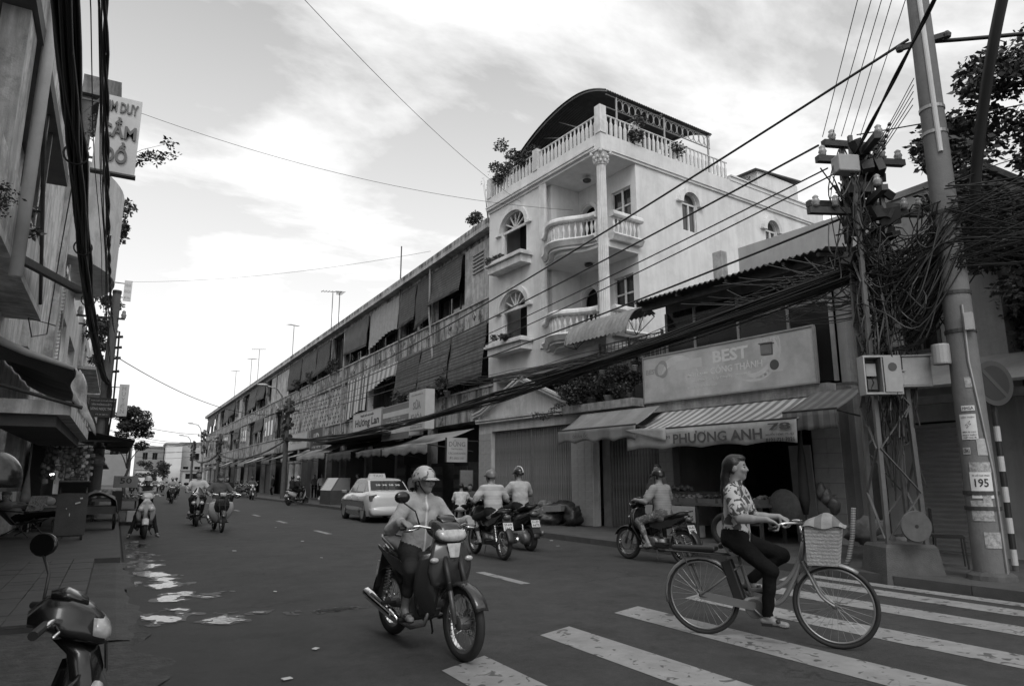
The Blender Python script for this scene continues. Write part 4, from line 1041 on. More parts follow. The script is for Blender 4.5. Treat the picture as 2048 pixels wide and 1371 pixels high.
# second house: taller, curved balcony, sloping blades
h2 = thing('balcony_house', 'tall pale left house with a curved balcony and projecting roof slab', 'building')
b = MB().walls(25.02, 40, 0, 14.0, LX - .3, LX, [(26, 39, .1, 2.7), (28, 31, 5, 7.2), (33, 37, 5, 7.2), (28, 31, 8.6, 10.8), (33, 37, 8.6, 10.8)], ax='X'); b.build('front_wall', mat('pale house plaster', .68, .75, .12, 1.2, streak=.3, dark=.2), h2)
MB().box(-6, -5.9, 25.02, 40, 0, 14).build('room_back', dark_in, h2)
MB().box(-5.9, LX - .31, 39.8, 40, 0, 13.8).build('return_wall', lw2, h2)
def bow(z0, z1, y0, y1, dep, name, m):
    n = 16; pts = [(LX + .002, y0)] + [(LX + .1 + dep * math.sin(PI * i / n) ** .7, y0 + (y1 - y0) * i / n) for i in range(n + 1)] + [(LX + .002, y1)]
    MB().prism([(x, y) for x, y in pts], z0, z1, 'Z').build(name, m, h2)
bow(8.8, 12.3, 26.5, 33.5, 1.35, 'bow_balcony', mat('bow balcony plaster', .62, .75, .12, 1.2, streak=.3, dark=.2))
for k in range(2): MB().obox((-1.0 + .12 * k, 28.2 + k * 1.8, 9.4 - .5 * k), (.05, .12, 1.5), (.5, 0, 0)).build('blade', steel_d, h2)
MB().box(LX + .002, -1.9, 25.3, 26.4, 12.4, 13.98).build('recess_shade', lw3, h2)  # dark box in place of the shadow below the roof slab
MB().box(LX + .002, -1.1, 25.1, 28.5, 14.0, 14.65).build('roof_slab', mat('mossy roof slab', .18, .9, .5, 2.5, .4, 30, streak=.7, dark=.04), h2)
b = MB()
for k in range(40): b.tube([(-2.1, 25.6, 3.2 + k * .12), (-2.02, 25.75, 3.2 + k * .12), (-1.94, 25.6, 3.2 + k * .12)], .015, 5)
for x in (-2.1, -1.94): b.tube([(x, 25.6, 3), (x, 25.6, 8.2)], .02, 5)
b.build('ladder_cage', steel, h2)
# third and farther houses
hs = [(40.05, 52, 9.5, lw2, 'grey left house with cluttered balconies behind the concrete pole'), (52.05, 66, 11.5, lw, 'pale left house beyond the cluttered balconies'), (66.05, 84, 8.5, lw2, 'lower grey left house near the street tree'), (84.05, 118, 6.0, lw3, 'low dark shop row at the far left')]
for i, (y0, y1, h, m, lab) in enumerate(hs):
    t = thing('street_house', lab, 'building'); hol = []
    for z in np.arange(4.2, h - 2, 3.0):
        n = int((y1 - y0) // 4)
        hol += [(y0 + 1 + k * 4, y0 + 3.2 + k * 4, float(z), float(z) + 1.7) for k in range(n)]
    hol.append((y0 + .5, y1 - .5, .1, 2.8))
    MB().walls(y0, y1, 0, h, LX - .3, LX, hol, ax='X').build('front_wall', m, t)
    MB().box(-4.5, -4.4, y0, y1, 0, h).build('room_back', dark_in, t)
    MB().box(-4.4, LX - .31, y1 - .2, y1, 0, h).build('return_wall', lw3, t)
    for z in np.arange(4.0, h - 2, 3.0):
        MB().box(LX + .002, -1.4, y0 + .3, y1 - .3, float(z) - .15, float(z)).build('balcony_slab', m, t)
        b = MB()
        for k in range(int((y1 - y0 - .6) / .35)): b.box(-1.45, -1.42, y0 + .3 + k * .35, y0 + .33 + k * .35, float(z) + .003, float(z) + .9)
        b.box(-1.46, -1.41, y0 + .3, y1 - .3, float(z) + .903, float(z) + .95)
        b.build('balcony_railing', steel_d, t)
    MB().box(LX + .002, -1.0, y0 + .1, y1 - .1, 2.9, 3.05).build('shop_canopy', m, t)
# signs on the left
PF = ((1, 0, 0), (0, 0, 1))
kd = thing('sign_box', 'tall pale sign box with raised letters KIM DUY CẦM ĐỒ jutting over the pavement', 'sign')
sgm = mat('pale sign enamel', .44, .5, .1, 1.5, streak=.2, dark=.25)

MB().box(-1.33, -.34, 20.0, 20.22, 9.38, 11.53).build('panel', sgm, kd)
MB().box(-1.36, -.31, 19.99, 20.24, 9.33, 9.378).build('sign_base', steel_d, kd)
b = MB(); b.bar((-2.2, 20.1, 11.3), (-1.33, 20.1, 11.3), .05); b.bar((-2.2, 20.1, 9.7), (-1.33, 20.1, 9.7), .05); b.bar((-2.2, 20.1, 10.2), (-1.33, 20.1, 11.4), .04); b.build('bracket', steel_d, kd)
lm = mat('raised grey letters', .10, .6, .1, 3)
letters(kd, 'KIM DUY', (-.83, 19.98, 11.22), PF, .82, .30, lm, .02, .02)
letters(kd, 'CẦM', (-.83, 19.98, 10.63), PF, .85, .58, lm, .03, .03)
letters(kd, 'ĐỒ', (-.85, 19.98, 9.93), PF, .58, .60, lm, .03, .03)
lo = thing('sign_plate', 'dark law-office plate with white lettering fixed to the left concrete pole', 'sign')
MB().box(-1.08, -.24, 28.9, 28.94, 3.60, 4.30).build('panel', mat('dark plate', .03, .5, .1, 2), lo)
for s_, cz, w, h in (('ĐOÀN LUẬT SƯ TP. HỒ CHÍ MINH', 4.20, .76, .07), ('VĂN PHÒNG LUẬT SƯ', 4.06, .70, .10), ('ƯƠNG NGỌC THỤY', 3.90, .74, .13), ('ĐT: 39 309 551', 3.70, .4, .05)): letters(lo, s_, (-.66, 28.897, cz), PF, w, h, pw, .003, .005)
for (lab, x0, x1, y, z0, z1, ls) in (('small pale framed sign high on the left beyond the pole', -.68, -.25, 48, 12.3, 13.6, (('NHA', 13.3, .3, .22), ('KHOA', 12.9, .34, .2), ('ĐT 5556', 12.5, .3, .12))), ('narrow pale vertical letter board above the street tree', -.33, .2, 48.4, 5.2, 7.15, (('H', 6.9, .2, .26), ('U', 6.55, .2, .26), ('Y', 6.2, .2, .26), ('Ề', 5.85, .2, .3), ('N', 5.5, .2, .26)))):
    t = thing('hanging_sign', lab, 'sign'); MB().box(x0, x1, y, y + .1, z0, z1).build('panel', sw, t)
    b = MB(); b.bar((-2.2, y + .05, z1 - .2), (x0, y + .05, z1 - .2), .05); b.bar((-2.2, y + .05, z0 + .2), (x0, y + .05, z0 + .2), .05); b.build('bracket', steel_d, t)
    for s_, cz, w, h in ls: letters(t, s_, ((x0 + x1) / 2, y - .003, cz), PF, w, h, ink_g, .003)
# ---- snack stall under the low awning: hanging strips of packets, jars, shelves
st = thing('snack_stall', 'dim snack stall with counter and shelves under the low awnings', 'stall')
MB().box(-2.1, -1.75, 23.0, 27.2, .1, 2.4).build('shelf_unit', mat('stall wood', .03, .8, .4, 3), st)
MB().box(-1.7, -.95, 24.0, 27.0, .1, .95).build('counter', mat('stall counter', .08, .7, .4, 3), st)
pk = [mat('snack packet %s' % n_, v_, .35, .3, 12) for n_, v_ in (('pale', .42), ('mid', .18), ('dark', .07))]
rr = random.Random(5)
pme = [MB().loft([[(x_ * k_, y_ * k_ ** 2, z_) for x_, y_ in ((-.075, -.012), (-.04, -.03), (.04, -.03), (.075, -.012), (.075, .012), (.04, .03), (-.04, .03), (-.075, .012))] for z_, k_ in ((-.09, .9), (-.08, .2), (-.06, 1.0), (.06, 1.0), (.08, .2), (.09, .9))]).mesh('packet', m_) for m_ in pk]
for i in range(11):
    x = -1.72 + .11 * i + rr.uniform(-.03, .03); yy = 22.2 + rr.uniform(-.5, .8)
    t = thing('packet_strip', 'hanging strip of snack packets in the left stall', 'snacks', (x, yy, 2.35 + rr.uniform(-.12, .05)), 0, 'hanging strips of snack packets')
    MB().tube([(0, 0, .1), (0, 0, -1.0)], .006, 4).build('string', cable_m, t)
    for k in range(rr.randint(4, 6)): q_ = rr.uniform(.6, .95); inst(pme[rr.choice((0, 1, 1, 2, 2, 2))], 'packet', t, (rr.uniform(-.03, .03), 0, -.08 - k * .17), scale=(q_, q_, q_ * rr.uniform(.7, 1.1)), rot=(rr.uniform(-.3, .3), rr.uniform(-.4, .4), rr.uniform(-.6, .6)))
for i, (x, y, r, z) in enumerate(((-1.25, 24.4, .13, 1.08), (-1.0, 24.9, .12, 1.07), (-1.35, 25.6, .14, 1.09), (-1.05, 26.2, .12, 1.07))):
    tag(MB().lathe([(r * .8, -.12), (r, -.1), (r, .1), (r * .7, .15), (r * .7, .19)], 12, (x, y, z)).build('snack_jar', pk[i % 2], None, True), 'squat lidded jar standing on the snack stall counter', 'jar', 'jars on the snack counter')
tag(MB().ball((-.62, 27.0, 2.05), .26, 14, 9, (1, 1, .8)).build('plastic_bag', mat('pale plastic bag', .30, .3, .2, 6), None, True), 'pale bulging plastic bag hanging beside the left pole', 'bag')
MB().ball((-1.55, 23.2, 1.55), .05, 10, 7).build('bulb', mat('lit bulb', .8, .5, 0, emit=6.0), st)
# tilted wooden display board (propped panel) on the pavement
bd = thing('folding_board', 'propped dark wooden board on small castors on the left pavement', 'board', (-.78, 18.35, .1), .05)
wd = mat('dark painted board', .045, .6, .4, 4, .2, 40)
MB().obox((0, 0, .56), (.58, .04, .90), (-.08, 0, 0)).build('panel', wd, bd)
b = MB(); b.obox((0, .36, 1.12), (.6, .72, .03), (-.42, 0, 0)); b.build('lid', wd, bd)
b = MB()
for s in (-1, 1): b.bar((s * .25, .0, 1.0), (s * .25, .5, 1.25), .03); b.bar((s * .24, .05, .1), (s * .24, .5, .1), .04)
b.box(-.26, .26, .02, .06, .08, .12); b.build('strut', steel_d, bd)
for s in (-1, 1):
    for y in (.06, .48): MB().cyl((s * .24 - .02, y, .05), (s * .24 + .02, y, .05), .05, n=12).build('castor', black_m, bd)
for q in ((.1, .8, .10, .03, .5), (.16, .9, .05, .03, .2), (-.03, .55, .015, .06, 0), (-.1, .68, .02, .02, 0)):
    MB().obox((q[0], -.03 - .08 * (q[1] - .56), q[1]), (q[2], .004, q[3]), (-.08, q[4] * -.6, 0)).build('paint_mark', paper_m, bd)
# covered hand cart and fruit barrow
hc = thing('hand_cart', 'tarpaulin-covered hand cart behind the propped board', 'cart', (-.35, 21.9, .1), .1)
def tarp(u, v):
    a = PI * u; return (-.42 + .84 * u + .02 * math.sin(v * 20), -.6 + 1.2 * v, .72 + .22 * math.sin(a) ** .6 + .05 * math.sin(v * 7 + u * 5) - (.25 if u in (0, 1) else 0))
o = MB().grid(tarp, 14, 14).build('tarpaulin', mat('grey tarpaulin', .13, .7, .3, 4, .4, 12), hc, True); o.modifiers.new('s', 'SOLIDIFY').thickness = .01
MB().box(-.38, .38, -.55, .55, .42, .62).build('cart_box', wd, hc)
for s in (-1, 1):
    w = MB().lathe([(.19, -.03), (.25, -.02), (.25, .02), (.19, .03)], 18, (s * .42, 0, .25), 'X').build('wheel', black_m, hc)
    MB().lathe([(.02, -.032), (.17, -.034), (.17, .034), (.02, .032)], 18, (s * .42, 0, .25), 'X').build('rim', steel, w)
fb = thing('fruit_barrow', 'fruit barrow on small wheels with crates and a hand-lettered price card', 'cart', (.05, 27.0, .1), .05)
MB().box(-.7, .75, -.9, .9, .62, .70).build('tray', mat('barrow wood', .12, .8, .3, 4), fb)
MB().box(-.7, .75, -.9, .9, .28, .32).build('lower_shelf', mat('barrow wood', .12), fb)
for x in (-.62, .67):
    for y in (-.8, .8): MB().bar((x, y, .1), (x, y, .62), .05).build('barrow_leg', steel_d, fb)
for x in (-.6, .6):
    for y in (-.8, .8): MB().lathe([(.03, -.02), (.10, -.02), (.10, .02), (.03, .02)], 14, (x, y, .10), 'X').build('wheel', black_m, fb)
MB().box(-.15, .55, -.92, -.905, 1.05, 1.42).build('price_card', mat('price card', .25), fb)
letters(fb, '50', (.2, -.923, 1.27), PF, .34, .18, ink_m, .002, .01)
MB().tube([(.2, -.9, .7), (.2, -.9, 1.05)], .012, 5).build('card_stick', steel_d, fb)
MB().box(-.15, .15, -.96, -.9, .35, .95).build('bottle_rack', mat('rack dark', .02), fb)
frm = [mat('fruit %d' % k, v, .45, .25, 8) for k, v in enumerate((.45, .25, .12))]
fme = [MB().ball((0, 0, 0), r, 10, 7).mesh('fruit', frm[k], True) for k, r in enumerate((.10, .055, .05))]
n_f = 0
for i in range(5):
    for j in range(3): tag(inst(fme[0], 'melon', None, (-.55 + i * .12 + .02 * j, 26.3 + j * .22, .9 + .08 * ((i + j) % 2))), 'pale round melon heaped on the fruit barrow', 'fruit', 'melons on the fruit barrow')
for i in range(12):
    for j in range(4): tag(inst(fme[1 + (i + j) % 2], 'fruit', None, (.1 + i * .055, 26.2 + j * .13, .855 + .035 * (i % 2))), 'small round fruit laid out on the fruit barrow', 'fruit', 'small fruit on the fruit barrow')
tag(MB().box(.42, .85, 25.4, 25.8, .11, .42).build('foam_box', mat('foam box', .42, .8, .15, 6), None), 'white foam box standing by the fruit barrow at the kerb', 'box')
tag(MB().box(.40, .80, 26.1, 26.7, .11, .36).build('crate', mat('grey crate', .22, .8, .2, 6), None), 'grey plastic crate on the ground by the fruit barrow', 'crate')
# low plastic tables, kettle trays near the reading man
lt = thing('low_table', 'low glass-topped snack cart behind the man reading a newspaper', 'table', (-1.35, 22.2, .1), .0)
MB().box(-.55, .55, -.4, .4, .60, .63).build('table_top', mat('table top', .25, .3, .2, 4), lt)
MB().box(-.5, .5, -.36, .36, .25, .597).build('cabinet', mat('cabinet panel', .07, .5, .3, 4), lt)
for x in (-.48, .48):
    for y in (-.34, .34): MB().cyl((x, y, 0), (x, y, .25), .02, n=6).build('table_leg', steel, lt)
tag(MB().ball((-1.5, 22.1, .85), .17, 12, 8, (1.1, 1, .75)).build('plastic_bag', mat('pale plastic bag', .3), None, True), 'pale bundle lying on the low glass-topped cart', 'bag')
tag(MB().loft([[(-2.02 + .12 * math.cos(a) * k, 22.4 + .16 * math.sin(a) * k, z) for a in [2 * PI * i / 10 for i in range(10)]] for k, z in ((.25, 1.6), (.7, 1.2), (1.0, .95), (.9, .82))]).build('cloth_sack', mat('pale sack cloth', .28, .8, .2, 5), None, True), 'pale cloth sack hanging on the stall post', 'bag')
MB().tube([(-2.02, 22.4, .1), (-2.02, 22.4, 2.45)], .025, 6).build('stall_post', steel, st)
# ------------------------------------------------------------------ far end of the street
def far_house(label, x0, x1, y, dep, h, m, wins, extra=()):
    t = thing('far_house', label, 'building', (x0, y, 0))
    w = x1 - x0
    MB().walls(0, w, 0, h, 0, .3, [q for q in wins]).build('wall', m, t)
    MB().box(0, .3, .302, dep, 0, h).build('side_wall', m, t); MB().box(w - .3, w, .302, dep, 0, h).build('side_wall', m, t)
    MB().box(-.3, w + .3, -.3, dep, h + .003, h + .4).build('roof', concrete, t)
    MB().box(.3, w - .3, 1.0, 1.1, 0, h).build('room_back', dark_in, t)
    for (a, c, z0, z1) in wins:
        f = MB(); f.box(a, a + .12, .1, .2, z0, z1); f.box(c - .12, c, .1, .2, z0, z1); f.box((a + c) / 2 - .06, (a + c) / 2 + .06, .1, .2, z0, z1); f.build('window_frame', steel_d, t)
    return t
fw1 = mat('far grey wall', .22, .85, .15, .3); fw2 = mat('far white wall', .55, .8, .1, .3); fw3 = mat('far mid wall', .33, .8, .15, .3)
far_house('far grey three-storey house closing the street on the left', 3.6, 9.6, 190, 10, 9.0, fw1, [(1.5, 2.6, 6.2, 7.8), (3.6, 4.7, 6.2, 7.8)])
t = far_house('small white flat-roofed kiosk house in front of the far grey house', 3.9, 9.5, 180, 6, 3.6, fw2, [(2.6, 4.2, .8, 2.6)])
far_house('far blank white gable wall in the middle of the street end', 9.8, 13.2, 184, 10, 9.6, fw2, [])
far_house('far pale house with paired windows beside the white gable', 13.5, 20, 192, 10, 10.2, fw3, [(2.3, 4.3, 6.2, 7.9), (.8, 2.0, 3.0, 4.6), (3.4, 4.8, 3.0, 4.6)])
far_house('far low shed with dark shutter at the end of the street', 13.3, 17.8, 178, 5, 3.4, fw3, [(.6, 3.6, 1.6, 2.8)])
far_house('wide grey block rising behind the far houses', -14, 3.2, 215, 12, 12.0, fw1, [(2, 4, 8, 10), (7, 9, 8, 10), (12, 14, 8, 10)])
far_house('wide pale block behind the terrace end', 20.5, 44, 205, 12, 11.0, fw3, [(3, 5, 6, 8), (9, 11, 6, 8)])
# ------------------------------------------------------------------ right house behind the pole
rh = thing('side_house', 'pale right house with hooded window and roller shutter behind the concrete pole', 'building')
rhw = mat('right house plaster', .33, .8, .12, 1, streak=.35, dark=.15)
b = MB().walls(5.9, 8.3, 0, 6.85, 13.0, 13.2, [(7.0, 7.62, 3.8, 4.65), (6.35, 7.75, .1, 2.45)], ax='X'); b.build('front_wall', rhw, rh)
MB().box(13.202, 18, 8.1, 8.3, 0, 6.8).build('side_wall', rhw, rh); MB().box(13.202, 18, 5.9, 6.1, 0, 6.8).build('side_wall', rhw, rh)
MB().box(12.95, 18.1, 5.85, 8.35, 6.853, 6.98).build('roof_slab', concrete, rh)
MB().box(13.6, 13.7, 6, 8.0, 0, 6).build('room_back', dark_in, rh)
f = MB(); f.box(12.97, 13.05, 6.96, 7.02, 3.76, 4.69); f.box(12.97, 13.05, 7.60, 7.66, 3.76, 4.69); f.box(12.97, 13.05, 7.29, 7.33, 3.8, 4.65); f.box(12.97, 13.05, 7.023, 7.597, 3.74, 3.80); f.build('window_frame', steel_d, rh)
MB().box(13.1, 13.12, 7.0, 7.62, 3.8, 4.65).build('window_pane', glass_d, rh)
o = MB().add([(12.99, 6.85, 4.9), (12.99, 7.78, 4.9), (12.6, 7.78, 4.66), (12.6, 6.85, 4.66)], [(0, 1, 2, 3)]).build('window_hood', steel_d, rh); o.modifiers.new('s', 'SOLIDIFY').thickness = .03
def shut(u, v):
    z = .12 + 2.3 * v; return (13.08 + .022 * math.sin(v * 26 * 2 * PI), 6.37 + 1.36 * u, z)
MB().grid(shut, 2, 26 * 6).build('roller_shutter', mat('bright roller shutter', .42, .28, .15, 2, metal=.7), rh)
for k in range(5):
    o = MB().add([(13.0, 1.0, 3.40), (13.0, 8.1, 3.55), (11.9, 8.0, 3.0), (11.9, 1.0, 2.85)], [(0, 1, 2, 3)]) if k == 0 else None
    if o:
        o = o.build('lean_to_roof', mat('pale lean-to roof', .30, .6, .25, 2, metal=.2), rh); o.modifiers.new('s', 'SOLIDIFY').thickness = .05
MB().box(11.92, 12.0, 1, 7.9, 2.66, 2.80).build('lean_to_beam', steel_d, rh)
MB().box(13.3, 13.5, 0.0, 5.88, .1, 3.3).build('dark_shopfront', mat('dark shopfront', .03, .6, .4, 2), rh)
t = thing('poster_wall', 'mottled poster panel with faded print at the right edge', 'poster'); MB().box(12.2, 12.25, 3.9, 5.1, 1.5, 2.5).build('panel', mat('mottled poster', .16, .8, .7, 9), t)
MB().box(12.24, 12.3, 4.0, 4.06, .12, 1.5).build('post', steel_d, t)
letters(t, 'NHẬN', (12.196, 4.7, 2.1), LF, .5, .2, ink_g, .003); letters(t, 'SỬA XE', (12.196, 4.7, 1.8), LF, .6, .2, ink_g, .003)

bh = thing('back_house', 'dim grey house behind the feathery right tree', 'building'); MB().walls(-4, 5.8, 0, 5.6, 17.0, 17.2, [(1.0, 2.2, 3.2, 4.6), (3.4, 4.6, 3.2, 4.6)], ax='X').build('wall', mat('dim grey wall', .10, .85, .3, 1.5), bh); MB().box(17.5, 17.6, -4, 5.8, 0, 5.5).build('room_back', dark_in, bh); MB().box(16.6, 20, -4, 5.85, 5.603, 5.75).build('roof', concrete_d, bh)
# ------------------------------------------------------------------ poles
pole_m = mat('concrete pole', .16, .8, .2, 3, .3, 50, streak=.3, dark=.1)
RP = (10.13, 5.16)
def conc_pole(label, x, y, h, r0, r1, z0=.08, m=pole_m):
    t = thing('utility_pole', label, 'pole', (x, y, z0))
    sharp_smooth(MB().tube([(0, 0, -.05), (0, 0, h * .5), (0, 0, h)], [r0, (r0 + r1) / 2, r1], 20).build('shaft', m, t))
    return t
rpole = conc_pole('thick concrete utility pole plastered with torn bills near the crossing', RP[0], RP[1], 10.5, .205, .135)
MB().lathe([(.30, 0), (.28, .1), (.22, .14)], 18, (0, 0, 0)).build('pole_footing', concrete_d, rpole)
for z in (.95, 1.15, 3.35, 3.9, 5.1, 6.35, 6.75): MB().lathe([(.206 - .0067 * z + .012, z - .025), (.206 - .0067 * z + .012, z + .025)], 18).build('band', steel_d if z < 6 else steel, rpole)
# white conduit down the pole side, facing the camera
cv = Vector((-RP[0], -RP[1], 0)).normalized(); sv = Vector((cv.y, -cv.x, 0))
def onp(a, z, r=None, off=.01):
    rr_ = (.205 - .0067 * z) + off; d = cv * math.cos(a) + sv * math.sin(a); return d * rr_ + Vector((0, 0, z))
MB().tube([onp(-.25, 6.0), onp(-.15, 8.5), onp(-.1, 10.3)], .035, 8).build('conduit', mat('white plastic pipe', .6), rpole)
MB().tube([onp(-.9, .1), onp(-.9, 1.4), onp(-.55, 2.2), onp(-.25, 2.9), onp(-.3, 3.7)], .018, 6).build('conduit', steel, rpole)
def bill(a, z, w, h, m, lines=(), tilt=0):
    """sheet of paper wrapped on the shaft"""
    n = 8
    def fn(u, v):
        r = .205 - .0067 * z + .006; an = a + (u - .5) * w / r
        p = cv * (math.cos(an) * r) + sv * (math.sin(an) * r); return (p.x, p.y, z + (v - .5) * h)
    MB().grid(fn, n, 2).build('bill', m, rpole, True)
    for (s_, dz, lw_, lh, mm, bo) in lines:
        r = .205 - .0067 * z + .0075; d = cv * math.cos(a) + sv * math.sin(a); rt = Vector((0, 0, 1)).cross(d)
        me, tw, th = text_mesh(s_, 1.0, bo, mm)
        # bend the letters round the shaft
        src = np.array([v.co[:] for v in me.vertices]); new = bpy.data.meshes.new('lettering')
        vs = []
        for x, y_, zz in src:
            an = a + (x * lw_ / tw) / r; rr2 = r + (.001 if zz > 0 else 0); q = cv * (math.cos(an) * rr2) + sv * (math.sin(an) * rr2)
            vs.append((q.x, q.y, z + dz + y_ * lh / th))
        new.from_pydata(vs, [], [list(p.vertices) for p in me.polygons]); new.materials.append(mm)
        o = bpy.data.objects.new('lettering', new); COL.objects.link(o); o.parent = rpole
# sv direction: check which side is right in view (positive angle = camera right)
if (Matrix.Rotation(0, 3, 'Z') @ sv).dot(Vector((math.cos(R_(-29.4)), math.sin(R_(-29.4)), 0))) < 0: sv = -sv
pb_ = mat('torn bill paper', .40, .8, .35, 14); pb2 = mat('old glue patch', .36, .85, .6, 22)
bill(-.25, 2.02, .20, .34, paper_m, [('CẨN THẬN', .13, .16, .035, ink_m, 0), ('⚡', .03, .07, .10, ink_m, 0), ('ĐIỆN ÁP CAO', -.07, .16, .03, ink_m, 0), ('NGUY HIỂM', -.105, .16, .03, ink_m, 0), ('CHẾT NGƯỜI', -.14, .16, .03, ink_m, 0)])
bill(-.15, 2.27, .16, .07, paper_m, [('HHGA', 0, .13, .045, ink_m, .01)])
bill(.1, 1.25, .26, .34, paper_m, [('TP HỒ CHÍ MINH', .13, .2, .03, ink_m, 0), ('195', .03, .16, .11, ink_m, .02), ('0919 827 739', -.12, .2, .04, ink_m, 0)])
bill(-.55, 1.70, .10, .09, pb_, [('C843', 0, .08, .05, ink_m, 0)])
bill(.45, 1.75, .14, .22, pb_); bill(.25, 1.48, .30, .14, pb2); bill(-.05, .92, .26, .26, pb2); bill(.3, 1.0, .10, .3, pb2); bill(.35, .55, .2, .2, pb2)
bill(.12, 2.62, .10, .14, pb2)
# grey drum box strapped on the pole
MB().lathe([(.11, 0), (.115, .02), (.115, .26), (.11, .28)], 16, tuple(onp(-1.15, 2.9, off=.10))).build('meter_drum', mat('grey enamel', .32, .35, .15, 4), rpole)
MB().obox(tuple(onp(.5, 3.45, off=.06)), (.1, .1, .24), (0, 0, .3)).build('fuse_box', mat('cream enamel', .4, .5, .15, 4), rpole)
MB().bar(tuple(onp(-1.6, 7.9, off=.14)), tuple(onp(1.6, 7.9, off=.14)), .06, .08).build('cross_bracket', steel_d, rpole)
for a in (-1.6, 1.6): MB().lathe([(.05, 0), (.06, .05), (.03, .1)], 10, tuple(onp(a, 7.85, off=.16))).build('clamp', steel_d, rpole)
# no-parking sign on a banded post
ns = thing('road_sign', 'round no-parking sign on a post banded black and white beside the thick pole', 'sign', (11.35, 5.45, .1))
band_w = mat('white band paint', .48, .6, .15, 5); band_b = mat('black band paint', .02, .6, .15, 5)
for k in range(10):
    MB().cyl((0, 0, .1 + k * .22), (0, 0, .1 + (k + 1) * .22), .042, n=12).build('post_band', band_w if k % 2 == 0 else band_b, ns)
MB().cyl((0, 0, -.05), (0, 0, .1), .043, n=12).build('post_foot', concrete_d, ns)
fc = Vector((-.30, -.95, 0)).normalized(); rt = Vector((0, 0, 1)).cross(fc).normalized()
Mx = Matrix(((rt.x, 0, fc.x), (rt.y, 0, fc.y), (0, 1, 0))).to_4x4()
def disc(r, t0, t1, m, name):
    b = MB()
    for (o0) in (0,): b.loft([[tuple(Vector((0, 0, 2.72)) + rt * (r * math.cos(a)) + Vector((0, 0, 1)) * (r * math.sin(a)) + fc * t) for a in [2 * PI * i / 28 for i in range(28)]] for t in (t0, t1)])
    b.build(name, m, ns)
disc(.34, .05, .065, mat('sign red as grey', .07, .5, .1, 3), 'disc'); disc(.265, .0652, .069, mat('sign blue as grey', .035, .5, .1, 3), 'disc_field')
p0 = Vector((0, 0, 2.72)) + fc * .0705; b = MB(); b.bar(tuple(p0 - rt * .19 + Vector((0, 0, .19))), tuple(p0 + rt * .19 - Vector((0, 0, .19))), .06, .004, tuple(fc)); b.build('slash', mat('sign red as grey', .07), ns)
MB().box(-.03, .03, -.03, .03, 2.3, 3.0).build('sign_bracket', steel_d, ns)
# lattice tower carrying the transformer gear
TP = (9.78, 6.15)
tw = thing('lattice_pylon', 'steel lattice pylon on a concrete block, hung with transformers and tangled cables', 'pylon', (TP[0], TP[1], .1), R_(-29))
b = MB().loft([[(-.42, -.36, -.1), (.42, -.36, -.1), (.42, .36, -.1), (-.42, .36, -.1)], [(-.36, -.30, .38), (.36, -.30, .38), (.36, .30, .38), (-.36, .30, .38)], [(-.33, -.27, .42), (.33, -.27, .42), (.33, .27, .42), (-.33, .27, .42)]])
b.build('concrete_block', concrete_d, tw)
tm = mat('grey steel angle', .11, .5, .25, 5, metal=.2)
def cor(sx, sy, z): k = 1 - .045 * z; return Vector((sx * .27 * k, sy * .20 * k, z))
for sx in (-1, 1):
    for sy in (-1, 1): MB().bar(cor(sx, sy, .4), cor(sx, sy, 6.6), .06, .06).build('leg', tm if 1 else steel_d, tw)
b = MB()
for i in range(9):
    z0, z1 = .5 + i * .62, .5 + (i + 1) * .62; s = 1 if i % 2 else -1
    for sy in (-1, 1): b.bar(cor(s, sy, z0) + Vector((0, sy * .035, 0)), cor(-s, sy, z1) + Vector((0, sy * .035, 0)), .035, .012)
    for sx in (-1, 1): b.bar(cor(sx, s, z0) + Vector((sx * .035, 0, 0)), cor(sx, -s, z1) + Vector((sx * .035, 0, 0)), .035, .012)
b.build('lacing', tm, tw)
for (z, l, yo) in ((5.35, 1.9, -.16), (5.6, 1.6, .18), (6.2, 1.5, -.16), (6.55, 1.1, .0)):
    MB().bar((-l / 2, yo, z), (l / 2, yo + .25, z + .05), .10, .10).build('crossarm', steel_d, tw)
MB().bar((-.1, -.75, 6.3), (.1, .75, 6.3), .10, .10).build('crossarm', steel_d, tw)
MB().bar((-.05, -.7, 5.5), (.1, .75, 5.5), .09, .09).build('crossarm', steel_d, tw)
ins_me = MB().lathe([(.03, 0), (.055, .02), (.05, .05), (.065, .07), (.055, .10), (.04, .13), (.05, .15), (.02, .18)], 10).mesh('insulator', mat('grey porcelain', .34, .2, .2, 5), True)
for (x, y, z) in ((-.85, -.2, 5.4), (.85, .0, 5.45), (.6, -.05, 5.42), (-.55, -.2, 5.4), (-.65, -.15, 6.25), (.65, .05, 6.28), (.3, -.1, 6.25), (-.4, 0, 6.6), (.45, .1, 6.62), (0, -.6, 6.36), (.05, .6, 6.36), (-.1, -.6, 5.56)): inst(ins_me, 'insulator', tw, (x, y, z))
MB().obox((-.42, -.36, 6.0), (.34, .22, .27), (0, 0, .1)).build('switch_box', mat('pale grey enamel', .33, .45, .15, 4), tw, bevel=.02)
for k in range(4): MB().obox((-.05 + .12 * k, .12 * (k % 2), 5.75 + .17 * k), (.3, .28, .16), (.1 * k, 0, .4 * k)).build('switch_gear', steel_d, tw)
rg_ = random.Random(9)
for k in range(44): MB().obox((rg_.uniform(-.28, .28), rg_.uniform(-.25, .25), rg_.uniform(4.6, 6.4)), (rg_.uniform(.08, .3), rg_.uniform(.06, .16), rg_.uniform(.06, .26)), (rg_.uniform(-.4, .4), rg_.uniform(-.4, .4), rg_.uniform(0, 3))).build('switch_gear', steel_d if k % 4 == 0 else black_m, tw)
MB().cyl((.15, .1, 5.7), (.15, .1, 6.5), .09, n=10).build('switch_gear', steel_d, tw)
